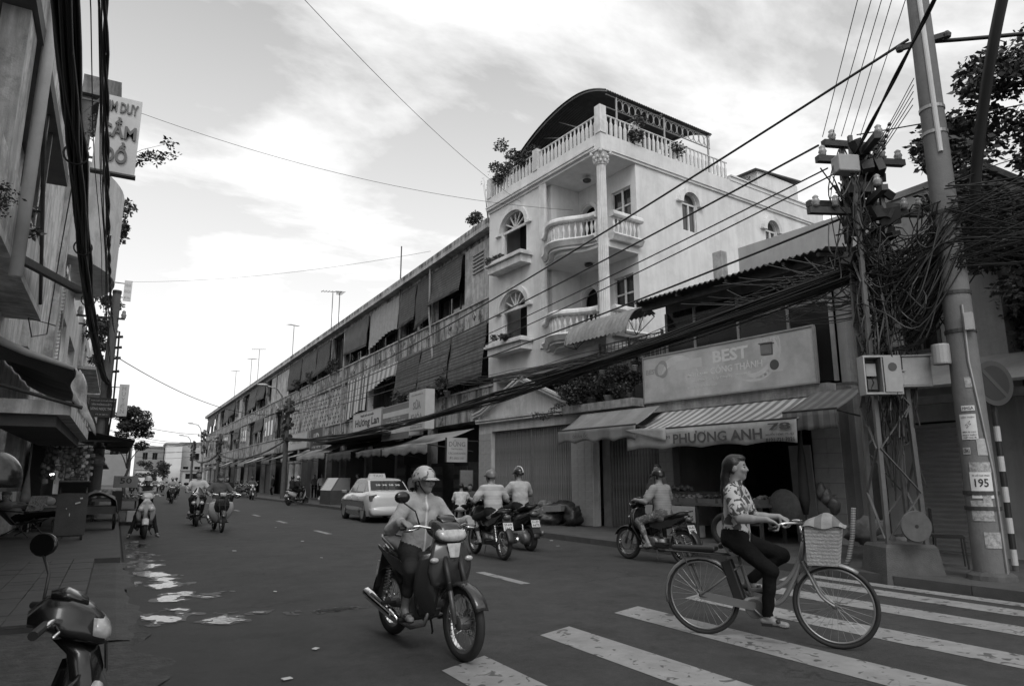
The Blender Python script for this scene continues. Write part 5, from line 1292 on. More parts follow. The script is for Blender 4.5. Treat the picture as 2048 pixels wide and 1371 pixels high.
# pale telephone cabinets and the open meter cupboard
mb_ = mat('cream cabinet enamel', .36, .5, .18, 3, streak=.25, dark=.12)
mc = thing('meter_cupboard', 'pale open meter cupboard with one door ajar on the lattice pylon', 'cabinet', (9.48, 6.02, 2.62), R_(-33))
MB().box(-.24, .24, .02, .05, 0, .50).build('back_plate', mat('cupboard inside', .10), mc)
b = MB(); b.box(-.26, .26, -.16, .05, -.03, -.002); b.box(-.26, .26, -.16, .05, .502, .53); b.box(-.26, -.242, -.16, .05, 0, .5); b.box(.242, .26, -.16, .05, 0, .5); b.box(-.01, .01, -.15, .018, 0, .5); b.build('case', mb_, mc)
MB().box(.012, .24, -.175, -.162, .0, .50).build('door', mb_, mc); MB().lathe([(.06, 0), (.06, .006)], 16, (.13, -.183, .36), 'Y').build('door_window', glass_d, mc)
MB().box(-.2, -.06, -.08, .018, .24, .42).build('meter', mat('meter case', .3), mc); MB().box(-.18, -.05, -.06, .018, .05, .2).build('meter', mat('meter dark', .08), mc)
MB().tube([(-.13, -.05, .24), (-.1, -.06, .15), (-.16, -.05, .02)], .01, 5).build('meter_wire', cable_m, mc)
def cabinet(label, x, y, z, w, h, d, rz, m=mb_):
    t = thing('cable_cabinet', label, 'cabinet', (x, y, z), rz)
    MB().box(-w / 2, w / 2, -d / 2, d / 2, 0, h).build('case', m, t, bevel=.012); MB().box(-w / 2 - .02, w / 2 + .02, -d / 2 - .02, d / 2 + .02, h + .003, h + .02).build('lid', m, t)
    MB().box(-w / 2 + .03, w / 2 - .03, -d / 2 - .008, -d / 2 - .002, .03, h - .03).build('door', m, t)
    return t
cabinet('larger pale closed cable cabinet beside the open meter cupboard', 9.93, 5.78, 2.70, .42, .44, .26, R_(-40))
cabinet('small pale box tucked below the larger cable cabinet', 9.66, 5.86, 2.72, .16, .2, .14, R_(-33))
cabinet('grey slim cabinet higher on the lattice pylon', 9.80, 5.92, 3.30, .22, .38, .14, R_(-33), mat('grey cabinet', .24, .5, .15, 3))
cabinet('pale box near the cable tangle behind the pylon', 10.05, 6.35, 4.05, .18, .30, .14, R_(-33))
cabinet('small grey junction box on the shop corner wall', 10.0, 8.4, 3.6, .2, .2, .1, R_(-75), mat('grey cabinet', .24))
dr = thing('cable_drum', 'flat round drum leaning inside the foot of the lattice pylon', 'drum', (9.52, 5.72, .78), R_(-33)); MB().lathe([(.02, 0), (.20, 0), (.21, .02), (.20, .04), (.02, .04)], 24, (0, 0, 0), 'Y').build('disc', mat('drum wood', .09, .8, .3, 8), dr); MB().lathe([(.025, -.004), (.025, .044)], 10, (0, 0, 0), 'Y').build('hub_hole', black_m, dr)
b = MB(); b.tube([(9.5, 6.62, 1.0), (9.46, 6.65, .6), (9.38, 6.68, .3), (9.3, 6.72, .14)], .035, 8); cx2 = b.build('corrugated_hose', mat('ribbed hose', .2, .6, .2, 30, stripes=(2, .035, .06, .5)), None, True); tag(cx2, 'pale ribbed hose curling down beside the pylon block', 'hose')
# left concrete pole
lpole = conc_pole('round concrete utility pole on the left pavement with the law-office plate', -.62, 29.2, 8.2, .20, .14, .1)
MB().lathe([(.155, 0), (.155, .12)], 14, (0, 0, 8.16)).build('pole_cap', steel_d, lpole)
b = MB(); b.bar((-1.2, 0, 7.2), (.35, -.1, 7.2), .07); b.bar((-1.1, 0, 6.9), (.0, -.1, 6.9), .05); b.build('crossarm', steel_d, lpole)
for x in (-1.1, .3): inst(ins_me, 'insulator', lpole, (x, -.02, 7.22), scale=(1.5, 1.5, 1.8))
b = MB()
for z in (5.2, 5.7, 6.1, 6.5): b.cyl((.12, -.05, z), (.35, -.1, z + .03), .05, n=8)
b.build('clamp', steel_d, lpole)
# terrace poles with street lamps
def lamp_pole(label, x, y, h, arm, lamp=True, m=concrete_d):
    t = conc_pole(label, x, y, h, .19, .14, .1, m)
    MB().bar((-.8, 0, h - .9), (.8, 0, h - .9), .09).build('crossarm', steel_d, t)
    for q in (-.7, -.35, .35, .7): inst(ins_me, 'insulator', t, (q, 0, h - .86), scale=(1.4, 1.4, 1.4))
    b = MB()
    rr2 = random.Random(int(y))
    for k in range(26): b.obox((rr2.uniform(-.3, .3), rr2.uniform(-.25, .25), h - rr2.uniform(.2, 3.2)), (.22, .2, .25), (rr2.random(), rr2.random(), rr2.random()))
    b.build('switch_gear', steel_d, t)
    if lamp:
        pth = [(-.2, 0, h - 3.0), (-.35, 0, h - .8), (-.5, -.1, h + .1), (-.9, -.2, h + .6), (-1.7, -.4, h + .75)]
        MB().tube(pth, .05, 8).build('lamp_arm', steel, t, True)
        MB().loft([[(-1.55 - .2 * i, -.4, 0)] * 1 and [(-1.55 - .18 * i + 0 * k, -.4 + w * math.cos(2 * PI * k / 10), h + .78 + hh * math.sin(2 * PI * k / 10)) for k in range(10)] for i, (w, hh) in enumerate(((.05, .05), (.14, .09), (.17, .10), (.15, .08), (.04, .03)))]).build('lamp_head', mat('lamp housing', .42, .5, .1, 4), t, True)
    return t
lamp_pole('dark concrete street-lamp pole beside the breeze-block screen', 10.2, 50.5, 7.0, 2)
lamp_pole('slim dark pole far along the terrace wall', 10.2, 88, 6.6, 2, False)
lamp_pole('distant street-lamp pole near the end of the terrace', 10.2, 106, 8.2, 2, True, concrete)
lamp_pole('farthest cluttered pole at the end of the terrace', 10.0, 118, 7.2, 2, True)
# ------------------------------------------------------------------ cables
def sag(p, q, s, n=24):
    p, q = Vector(p), Vector(q); return [tuple(p.lerp(q, i / n) - Vector((0, 0, s * 4 * (i / n) * (1 - i / n)))) for i in range(n + 1)]
def cable(label, p, q, s, r, group='overhead cables', twist=0, n=24):
    pts = sag(p, q, s, n)
    b = MB()
    if twist:
        for ph in (0, PI):
            f = sag(p, q, s, 90); L_ = (Vector(q) - Vector(p)).length
            b.tube([(x + r * .6 * math.cos(ph + i / 90 * L_ * twist), y, z + r * .6 * math.sin(ph + i / 90 * L_ * twist)) for i, (x, y, z) in enumerate(f)], r * .62, 5)
    else: b.tube(pts, r, 6)
    return tag(b.build('cable', cable_m, None, True), label, 'cable', group)
HD = (10.2, 50.5)
g_ = 'cables strung from the pylon along the right side'
cable('thick black cable from the thick concrete pole to the lamp pole', (10.0, 5.3, 8.05), (HD[0] - .6, HD[1], 6.5), .7, .022, g_)
for k, (z0, z1, s, r) in enumerate(((6.65, 6.45, .55, .018), (6.3, 6.3, .6, .013), (6.25, 6.2, .75, .013), (5.55, 6.0, .5, .02))):
    cable(('upper taut line from the pylon head to the lamp pole', 'thin taut line from the upper pylon crossarm to the lamp pole', 'slacker thin line from the upper pylon crossarm', 'thicker taut line from the lower pylon crossarm')[k], (9.3 + .18 * k, 6.5, z0), (HD[0] - .5 + .3 * k, HD[1], z1), s, r, g_)
rc = random.Random(11)
def bundle(label, p, q, s, r, n, spread, group=None, loops=0):
    b = MB()
    for i in range(n):
        a = rc.uniform(0, 6.28); d = spread * math.sqrt(rc.random()); o = Vector((d * math.cos(a), 0, d * math.sin(a)))
        pts = sag(Vector(p) + o, Vector(q) + o * .8, s * rc.uniform(.92, 1.1), 22)
        w = rc.uniform(0, 6)
        b.tube([(x + .25 * spread * math.sin(i_ * .9 + w), y, z + .25 * spread * math.sin(i_ * 1.3 + w)) for i_, (x, y, z) in enumerate(pts)], r * rc.uniform(.6, 1.2), 5)
    return tag(b.build('cable_bundle', cable_m, None, True), label, 'cable bundle', group)
bundle('thick sagging bundle of telephone cables strung from the pylon across the shop front', (9.75, 6.2, 4.55), (HD[0], HD[1], 4.15), .75, .018, 24, .18)
bundle('second loose skein of thin cables drooping over the glazed upper floor', (9.9, 6.1, 4.75), (10.9, 24, 5.1), .45, .012, 12, .16)
bundle('cable bundle sagging between the lamp pole and the slim far pole', (HD[0], HD[1], 4.2), (10.2, 88, 4.4), .9, .03, 8, .12)
bundle('cable bundle sagging between the slim far pole and the terrace end', (10.2, 88, 4.4), (10.1, 118, 4.6), .8, .035, 8, .12)
bundle('heavy cable bundle leaving the lamp pole toward the repair signs', (HD[0], HD[1], 4.3), (11.4, 33, 3.55), .25, .025, 6, .06)
# left-hand bundles
bl = []
b = MB()
ctrl = [(-.66, 3.0, 5.1), (-.73, 6.9, 5.05), (-.74, 9.0, 5.0), (-.78, 12.5, 4.9), (-.80, 16.5, 4.85), (-.76, 21, 4.75), (-.68, 26, 4.75), (-.60, 29.0, 4.9)]
def spl(c, n=8):
    out_ = []
    P = [Vector(c[0])] + [Vector(q) for q in c] + [Vector(c[-1])]
    for i in range(1, len(P) - 2):
        for k in range(n):
            t = k / n; a, b_, c_, d = P[i - 1], P[i], P[i + 1], P[i + 2]
            out_.append(.5 * ((2 * b_) + (-a + c_) * t + (2 * a - 5 * b_ + 4 * c_ - d) * t * t + (-a + 3 * b_ - 3 * c_ + d) * t ** 3))
    out_.append(P[-2]); return out_
base = spl(ctrl)
for i in range(34):
    a = rc.uniform(0, 6.28); d = .088 * math.sqrt(rc.random()); w = rc.uniform(0, 6)
    b.tube([tuple(p + Vector((d * math.cos(a) + .012 * math.sin(k * .7 + w), 0, d * math.sin(a) + .012 * math.cos(k * .6 + w)))) for k, p in enumerate(base)], rc.uniform(.013, .022), 5)
tag(b.build('cable_bundle', cable_m, None, True), 'very thick black cable bundle running overhead along the left pavement', 'cable bundle')
b = MB()
for y in (8.6, 12.0, 15.6, 18.0, 22.5): 
    k = min(range(len(base)), key=lambda i: abs(base[i].y - y)); c = base[k]
    b.tube([(c.x + .12 * math.cos(2 * PI * i / 16), c.y, c.z - .02 + .12 * math.sin(2 * PI * i / 16)) for i in range(16)], .012, 5, closed=True)
tag(b.build('cable_ties', cable_m, None), 'wire hoops tied round the thick left cable bundle', 'cable ties')
bundle('loose thinner wires beside the thick left cable bundle', (-.55, 5.5, 5.5), (-.62, 29, 5.6), .15, .008, 6, .07)
tag(MB().tube([(-1.2, 14.5, 4.1), (-1.5, 13.5, 4.0), (-1.58, 15, 3.95), (-1.5, 16.6, 4.3), (-1.48, 16.8, 6.0), (-1.3, 15.5, 7.5)], .012, 5).build('cable', cable_m, None, True), 'thin loop of wire hanging below the left balcony', 'cable')
cable('twisted pair power cable running overhead to the left concrete pole', (-.33, 4.2, 4.25), (-.45, 29.2, 6.85), .75, .019, None, twist=4)
tag(MB().tube([(-.40, 29, 6.8), (-.36, 29.0, 5.2), (-.34, 28.9, 4.0), (-.4, 28.9, 2.7)], .035, 6).build('cable', cable_m, None, True), 'cable drop running down beside the left concrete pole', 'cable')
bundle('tangled cable drop clinging to the left concrete pole below the bundle', (-.5, 29.0, 4.9), (-.42, 28.9, 2.6), .0, .02, 8, .06)
# lines across the street
cable('thin wire crossing the sky from upper left to the villa roof', (-1.2, 8.0, 9.6), (12.0, 20.5, 11.3), .5, .006, 'thin wires crossing the street')
cable('thin wire from the KIM DUY sign box to the villa balcony', (-.34, 20, 11.2), (12.0, 17.3, 9.9), .5, .006, 'thin wires crossing the street')
cable('thin wire from the left houses to the terrace roof', (-.3, 47.8, 13.5), (12.3, 29.9, 12.3), .4, .008, 'thin wires crossing the street')
cable('service cable from the left pole across to the lamp pole', (-.45, 29.2, 5.9), (9.9, 50.5, 6.0), .8, .016, 'thin wires crossing the street')
for k, (y, z, s) in enumerate(((60, 6.2, .7), (72, 6.0, .7), (84, 6.6, .9), (95, 5.6, .5), (100, 7.0, 1.0), (108, 5.2, .6), (114, 6.4, .8), (120, 7.6, .8))):
    cable('drooping far cable crossing the street end', (-1.5, y, z), (10.2, y + 14, z - .2), s, .022, 'far cables crossing the street')
# overhead lines that leave the pylon and the thick pole above the viewer
for k, (x1, z1) in enumerate(((1.9, 10.5), (2.55, 10.9), (2.62, 10.8), (2.75, 10.85), (3.2, 10.8))):
    cable('thin overhead line from the pylon top passing above the viewer', (9.2 + .12 * k, 6.35 - .08 * k, 6.7), (x1, -2.5, z1 + 1.5), .15, .006, 'thin lines above the pylon')
cable('twisted service cable from the pylon top passing above the crossing', (9.62, 6.2, 6.3), (5.2, -1.5, 10.6), .2, .028, None, twist=3.5)
tag(MB().tube(spl([(10.5, 5.0, 4.7), (10.45, 4.9, 5.4), (10.2, 4.55, 6.4), (9.9, 4.1, 7.4), (9.6, 3.4, 8.9), (9.2, 2.6, 10.6)]), .075, 8).build('cable_bundle', cable_m, None, True), 'thick black taped cable rising from the tangle past the right pole', 'cable bundle')
cable('thick cable leaving the concrete pole to the right', (10.25, 5.05, 7.95), (17, -.2, 9.0), .3, .03, None)
cable('thin line from the pylon top behind the concrete pole', (9.7, 6.1, 6.75), (16, 1.2, 8.2), .15, .01, None)
# spacer-hung wires between the concrete pole and the pylon
b = MB()
for k in range(5):
    a = (10.02 - .03 * k, 5.3, 7.4 - .12 * k); c = (9.45 + .1 * k, 6.3, 6.45 - .1 * k); pts = spl([a, (9.75, 5.75 + .03 * k, 6.55 - .08 * k), (9.6 + .04 * k, 6.05, 6.28 - .05 * k), c], 8); b.tube(pts, .007, 5)
    for i in range(6, 22, 3): q = pts[i]; b.cyl(tuple(q + Vector((-.015, 0, -.02))), tuple(q + Vector((.015, 0, .02))), .022, n=6)
tag(b.build('cable_bundle', cable_m, None), 'slack wires with dark spacers between the thick pole and the pylon top', 'cable bundle')
# the tangle round pylon and pole
b = MB(); rt_ = random.Random(21)
for k in range(190):
    a = Vector((9.75 + rt_.uniform(-.3, .35), 6.15 + rt_.uniform(-.25, .25), rt_.uniform(3.2, 4.9))); c = Vector((RP[0] + rt_.uniform(-.25, .4), RP[1] + rt_.uniform(-.3, .1), 4.9 + rt_.uniform(-.6, .5)))
    m_ = (a + c) / 2 + Vector((rt_.uniform(-.2, .2), rt_.uniform(-.2, .2), -rt_.uniform(-.1, .7))); b.tube(spl([a, a.lerp(m_, .5) + Vector((rt_.uniform(-.1, .1), 0, rt_.uniform(-.25, .1))), m_, c], 5), rt_.uniform(.006, .014), 4)
for k in range(80):   # continuing right from the pole
    a = Vector((RP[0] + rt_.uniform(-.3, .3), RP[1] - .15, 4.9 + rt_.uniform(-.6, .7))); c = Vector((13.5 + rt_.uniform(-1, 2), 1.4 + rt_.uniform(-.8, .8), 5.6 + rt_.uniform(-1.0, .9))); m_ = (a + c) / 2
    b.tube(spl([a, a.lerp(c, .3) + Vector((rt_.uniform(-.3, .3), rt_.uniform(-.2, .2), rt_.uniform(-.6, .3))), a.lerp(c, .65) + Vector((rt_.uniform(-.3, .3), 0, rt_.uniform(-.6, .3))), c], 5), rt_.uniform(.006, .012), 4)
for k in range(36):   # coils
    c = Vector((9.95 + rt_.uniform(-.25, .45), 5.75 + rt_.uniform(-.5, .3), rt_.uniform(3.5, 5.2))); r = rt_.uniform(.1, .26); u = Vector((rt_.uniform(-1, 1), rt_.uniform(-1, 1), rt_.uniform(-.4, .4))).normalized(); w = u.cross(Vector((0, 0, 1))).normalized()
    b.tube([c + w * (r * math.cos(t)) + (u.cross(w)) * (r * math.sin(t) * 1.2) for t in [i * .6 for i in range(11)]], .01, 4, closed=True)
for k in range(80):   # down the pylon
    x, y = 9.78 + rt_.uniform(-.3, .3), 6.1 + rt_.uniform(-.3, .2); z = rt_.uniform(3.0, 5.2)
    b.tube(spl([(x, y, z), (x + rt_.uniform(-.15, .15), y + rt_.uniform(-.1, .1), z - .5), (x + rt_.uniform(-.2, .2), y + rt_.uniform(-.1, .1), z - 1.1), (x + rt_.uniform(-.1, .1), y, z - rt_.uniform(1.2, 2.0))], 5), rt_.uniform(.006, .014), 4)
for k in range(50):   # on pylon to the shop side
    a = Vector((9.75 + rt_.uniform(-.25, .25), 6.2 + rt_.uniform(-.2, .2), rt_.uniform(3.9, 4.9))); c = Vector((11.4 + rt_.uniform(-.1, .4), 9.0 + rt_.uniform(-1, 3), rt_.uniform(4.6, 5.9)))
    b.tube(sag(a, c, rt_.uniform(-.05, .4), 10), rt_.uniform(.006, .012), 4)
for k in range(46):
    c = Vector((9.6 + rt_.uniform(-.5, .45), 6.2 + rt_.uniform(-.3, .3), rt_.uniform(4.6, 6.6))); e = Vector((9.7 + rt_.uniform(-.5, .5), 6.15 + rt_.uniform(-.3, .3), rt_.uniform(4.2, 6.2)))
    b.tube(spl([c, c.lerp(e, .35) + Vector((rt_.uniform(-.25, .25), rt_.uniform(-.1, .1), -rt_.uniform(.0, .5))), c.lerp(e, .7) + Vector((rt_.uniform(-.25, .25), 0, -rt_.uniform(0, .4))), e], 6), rt_.uniform(.007, .014), 4)
tag(b.build('cable_tangle', cable_m, None), 'dense tangle of black cables wound round the pylon and the thick pole', 'cables', kind='stuff')
# ------------------------------------------------------------------ vegetation
def leaf_cloud(pts, size, rnd, jitter=.0, droop=.3):
    """one quad pair (folded leaf) per point"""
    n = len(pts); v = np.zeros((n, 4, 3))
    d = rnd.normal(size=(n, 3)); d[:, 2] = d[:, 2] * .5 - droop; d /= np.linalg.norm(d, axis=1)[:, None]
    u = rnd.normal(size=(n, 3)); w = np.cross(d, u); w /= np.linalg.norm(w, axis=1)[:, None]
    s = size * .78 * rnd.uniform(.4, 1.5, n)[:, None]
    v[:, 0] = pts; v[:, 1] = pts + d * s * .5 + w * s * .26; v[:, 2] = pts + d * s; v[:, 3] = pts + d * s * .5 - w * s * .26
    return v.reshape(-1, 3), [(4 * i, 4 * i + 1, 4 * i + 2, 4 * i + 3) for i in range(n)]
def foliage(name, parent, blobs, per, size, mats, seed, droop=.3):
    """blobs: (x, y, z, rx, ry, rz) clumps filled with leaves, denser toward the shell"""
    rnd = np.random.default_rng(seed); b = MB()
    for (x, y, z, rx, ry, rz) in blobs:
        for mi in range(len(mats)):
            n = max(4, int(per * 1.7 / len(mats) * rnd.uniform(.6, 1.4)))
            p = rnd.normal(size=(n, 3)); p /= np.linalg.norm(p, axis=1)[:, None]; p *= rnd.uniform(.25, 1.0, n)[:, None] ** .5
            p = p * np.array([rx, ry, rz]) + np.array([x, y, z])
            vv, ff = leaf_cloud(p, size, rnd, droop=droop); b.cur = mi; b.add([tuple(q) for q in vv], ff)
    return b.build(name, mats, parent)
def tree(name, label, loc, trunk, limbs, blobs, per, size, mats, seed, cat='tree'):
    t = thing(name, label, cat, loc)
    b = MB(); b.tube(spl(trunk, 5), [.5 * 0 + r for r in np.linspace(trunk_r(trunk), trunk_r(trunk) * .5, len(spl(trunk, 5)))], 9)
    for l in limbs:
        s = spl(l, 5); b.tube(s, list(np.linspace(trunk_r(trunk) * .45, trunk_r(trunk) * .12, len(s))), 6)
    b.build('trunk', bark, t, True); foliage('crown', t, blobs, per, size, mats, seed); return t
def trunk_r(tr): return .03 * max(2.0, tr[-1][2])
rt2 = random.Random(4)
# right tree behind the pole (feathery)
bl = []
for k in range(120):
    a = rt2.uniform(0, 6.28); r = 2.3 * math.sqrt(rt2.random()); h = rt2.uniform(-2.9, 2.2)
    q = max(.2, 1 - (h / 2.9) ** 2) ** .5; bl.append((r * q * math.cos(a), r * q * math.sin(a), 6.4 + h, .62, .62, .34))
limbs = [[(0, 0, 3.5), (.5 * math.cos(a), .5 * math.sin(a), 4.6), (1.3 * math.cos(a), 1.3 * math.sin(a), 5.6 + .5 * math.sin(3 * a)), (1.9 * math.cos(a), 1.9 * math.sin(a), 6.6)] for a in (0, 1.2, 2.4, 3.5, 4.6, 5.6)]
tree('street_tree', 'large feathery dark tree rising behind the right pole and cables', (13.5, 4.4, 0), [(0, 0, 0), (.1, 0, 2), (0, .1, 3.6), (.1, 0, 6)], limbs, bl, 380, .15, [leaf_d, leaf_m, leaf_d], 1)
# left far street tree
bl = []
for k in range(26):
    a = rt2.uniform(0, 6.28); r = 1.6 * math.sqrt(rt2.random()); bl.append((r * math.cos(a), r * math.sin(a), 5.6 + rt2.uniform(-1.5, 1.9), .6, .6, .42))
limbs = [[(0, 0, 2.4), (.4 * math.cos(a), .4 * math.sin(a), 3.4), (1.1 * math.cos(a), 1.1 * math.sin(a), 4.4)] for a in (.3, 1.8, 3.2, 4.8)]
tree('street_tree', 'mid-sized street tree at the far left kerb beyond the stalls', (.75, 70, 0), [(0, 0, 0), (-.1, 0, 1.3), (.15, 0, 2.6), (0, 0, 5)], limbs, bl, 220, .26, [leaf_m, leaf_d], 2)
bl = [(rt2.uniform(-2.5, 2.5), rt2.uniform(-1, 1), rt2.uniform(2.2, 4.6), .8, .8, .5) for k in range(18)]
tree('street_tree', 'low dark tree in front of the far grey house', (6.3, 150, 0), [(0, 0, 0), (0, .1, 1), (.1, 0, 2), (0, 0, 3.4)], [], bl, 120, .4, [leaf_d, leaf_m], 3)
# shrubs: potted plants on roofs, ledges
def pot_plant(label, loc, blobs, per, size, mats, seed, stems=4, pot=None, potm=pot_m, cat='plant', name='potted_plant', group=None, rz=0):
    t = thing(name, label, cat, loc, rz, group)
    zt = 0
    if pot: 
        r, h = pot; MB().lathe([(r * .7, 0), (r, h * .9), (r * 1.1, h * .92), (r * 1.1, h), (r * .8, h)], 14).build('pot', potm, t, True); zt = h
    b = MB(); rs = random.Random(seed)
    for k in range(stems):
        q = blobs[rs.randrange(len(blobs))]; b.tube([(0, 0, zt - .02), (q[0] * .4, q[1] * .4, zt + (q[2] - zt) * .5), (q[0], q[1], q[2])], [.014, .009, .004], 5)
    b.build('stem', bark, t); foliage('foliage', t, blobs, per, size, mats, seed); return t
def vw_(s, d, z): 
    c, sn = math.cos(VROT), math.sin(VROT); return (12.2 + s * c - d * sn, 16 + s * sn + d * c, z)
rs = random.Random(8)
def blobset(n, sx, sy, z0, z1, r): return [(rs.uniform(-sx, sx), rs.uniform(-sy, sy), rs.uniform(z0, z1), r, r, r * .8) for _ in range(n)]
pot_plant('leafy shrub growing over the left end of the villa roof balustrade', vw_(-5.3, .35, 11.95), blobset(16, .8, .3, .5, 1.8, .28), 130, .13, [leaf_m, leaf_l], 5, 8, (.2, .3))
pot_plant('second bushy roof plant beside the canopy edge of the villa', vw_(-4.3, .4, 11.95), blobset(10, .5, .3, .4, 1.4, .28), 130, .13, [leaf_m, leaf_d], 6, 6, (.2, .3))
pot_plant('dark creeper under the arched canopy of the villa', vw_(-.7, 1.8, 11.6), blobset(10, .4, .9, .6, 1.5, .28), 120, .13, [leaf_d, leaf_m], 7, 6, (.2, .3))
pot_plant('dark climbing plant along the villa side terrace', vw_(-.8, 3.6, 11.6), blobset(9, .3, 1.0, .5, 1.2, .26), 100, .13, [leaf_d, leaf_m], 8, 6, (.2, .3))
pot_plant('sprigs poking above the villa rear parapet', vw_(-.4, 7.8, 12.0), blobset(6, .3, 1.0, .2, .7, .2), 60, .12, [leaf_m], 9, 5)
pot_plant('fern spilling from the upper villa window planter', vw_(-5.5, -.3, 9.15), blobset(7, .35, .15, .05, .3, .2), 130, .12, [leaf_m, leaf_l], 10, 3)
pot_plant('low plants in the lower villa window planter', vw_(-4.5, -.3, 6.12), blobset(9, .75, .1, .02, .16, .13), 70, .10, [leaf_m, leaf_d], 11, 3)
pot_plant('shrub sprouting on the terrace roof beside the villa', (12.5, 25.4, 11.7), blobset(6, .3, .4, .2, .9, .25), 110, .12, [leaf_m], 12, 4)
pot_plant('bare twiggy plant on the terrace roof corner', (12.5, 24.2, 11.8), [(rs.uniform(-.3, .3), rs.uniform(-.4, .4), rs.uniform(1.0, 2.2), .15, .15, .15) for _ in range(8)], 4, .08, [leaf_m], 13, 12)
# ledge plants above the QUÁN ỐC awning
for k, (s, d, w) in enumerate(((-.85, -.45, .5), (-.25, -.42, .45), (.5, -.4, .4), (1.15, -.4, .42))):
    pot_plant(['bushy flowering shrub hanging over the left end of the ledge', 'dense shrub in the middle of the plant ledge', 'dark leafy plant beside the signboard ledge', 'broad dark plant against the signboard end'][k], vw_(s, d, 3.52), blobset(11, w, .22, .15, .95, .24), 170, .095, [leaf_m, leaf_d, leaf_l][: 3 if k == 0 else 2], 20 + k, 6, (.16, .2), pot_w if k == 2 else pot_m)
pot_plant('trailing twigs reaching left from the plant ledge over the pediment', vw_(-1.35, -.6, 3.3), [(-.05 - .12 * k, -.1, .25 - .05 * k + .1 * math.sin(k), .13, .1, .1) for k in range(9)], 34, .07, [leaf_m, leaf_l], 30, 7)
for k in range(5):
    pot_plant(['palm-like plant on the villa terrace behind the pediment', 'dark terrace plant left of the pediment peak', 'spiky terrace plant right of the pediment peak', 'terrace plant by the grille post', 'small terrace plant near the left gable end'][k], vw_(-2.4 + [0, -1.0, .5, 1.1, -2.2][k], .5, 3.52), blobset(7, .35, .2, .4, 1.15, .22), 70, .16, [leaf_d, leaf_m], 40 + k, 5, (.16, .3))
for k, (s, z) in enumerate(((.05, 4.35), (.75, 4.2), (1.35, 4.32), (1.65, 4.62))):
    t = pot_plant('small white pot hanging from the balcony grille', vw_(s, -.22, z), blobset(3, .08, .06, .15, .3, .1), 60, .07, [leaf_m], 50 + k, 2, (.09, .15), pot_w, 'plant', 'hanging_pot', 'white pots hanging on the balcony grille')
    MB().tube([(0, 0, .14), (0, .16, .55)], .006, 4).build('hanger', steel, t)
# terrace balcony shrubs
for k, y in enumerate((27.5, 29.0, 31.0, 33.0)):
    pot_plant('dark leafy balcony plant below the long bamboo blinds', (12.25, y, 5.0), blobset(8, .2, .6, .1, .7 + .5 * (k == 0), .26), 120, .12, [leaf_d, leaf_m], 60 + k, 4, (.16, .2), pot_m, 'plant', 'potted_plant', 'plants on the terrace balcony under the blinds')
for k, y in enumerate((47, 53.5, 58)):
    pot_plant('shrub on the upper terrace ledge by the lamp pole', (12.3, y, 8.65), blobset(6, .2, .9, .1, .7, .3), 90, .16, [leaf_d, leaf_m], 70 + k, 4, None, pot_m, 'plant', 'potted_plant', 'shrubs on the upper terrace ledge')
# left-hand plants
pot_plant('leafy branch jutting out behind the KIM DUY sign', (-.9, 27.0, 12.4), [(.5 + .16 * k, rs.uniform(-.3, .3), .5 + .12 * k * rs.uniform(-.3, 1.4), .24, .2, .2) for k in range(8)], 26, .18, [leaf_d, leaf_m], 80, 8, (.2, .3))
pot_plant('bush hanging from the left house above the curved balcony', (-1.1, 34, 13.0), blobset(9, .4, .6, -1.2, .6, .4), 130, .2, [leaf_m, leaf_d], 81, 5)
pot_plant('balcony plants above the left concrete pole', (-1.4, 41, 7.3), blobset(12, .45, 1.5, -.2, 2.2, .3), 90, .22, [leaf_d, leaf_m], 82, 8, (.25, .4))
pot_plant('hanging balcony plants beside the left concrete pole', (-1.35, 43, 10.2), blobset(10, .6, 1.5, -1.0, 1.3, .3), 60, .22, [leaf_m, leaf_d], 83, 8)
pot_plant('weed growing on the near left balcony edge', (-1.55, 12.2, 5.0), blobset(7, .08, .25, -.2, .7, .12), 30, .12, [leaf_m, leaf_l], 84, 6)
pot_plant('small pale-leaved plant behind the left cable bundle', (-1.75, 23.5, 12.0), blobset(6, .25, .3, -.6, .3, .2), 40, .12, [leaf_l], 85, 4)
pot_plant('dry weed on the near left balcony corner', (-1.6, 10.2, 4.7), blobset(6, .1, .4, -.1, .25, .15), 40, .06, [leaf_m], 86, 6)
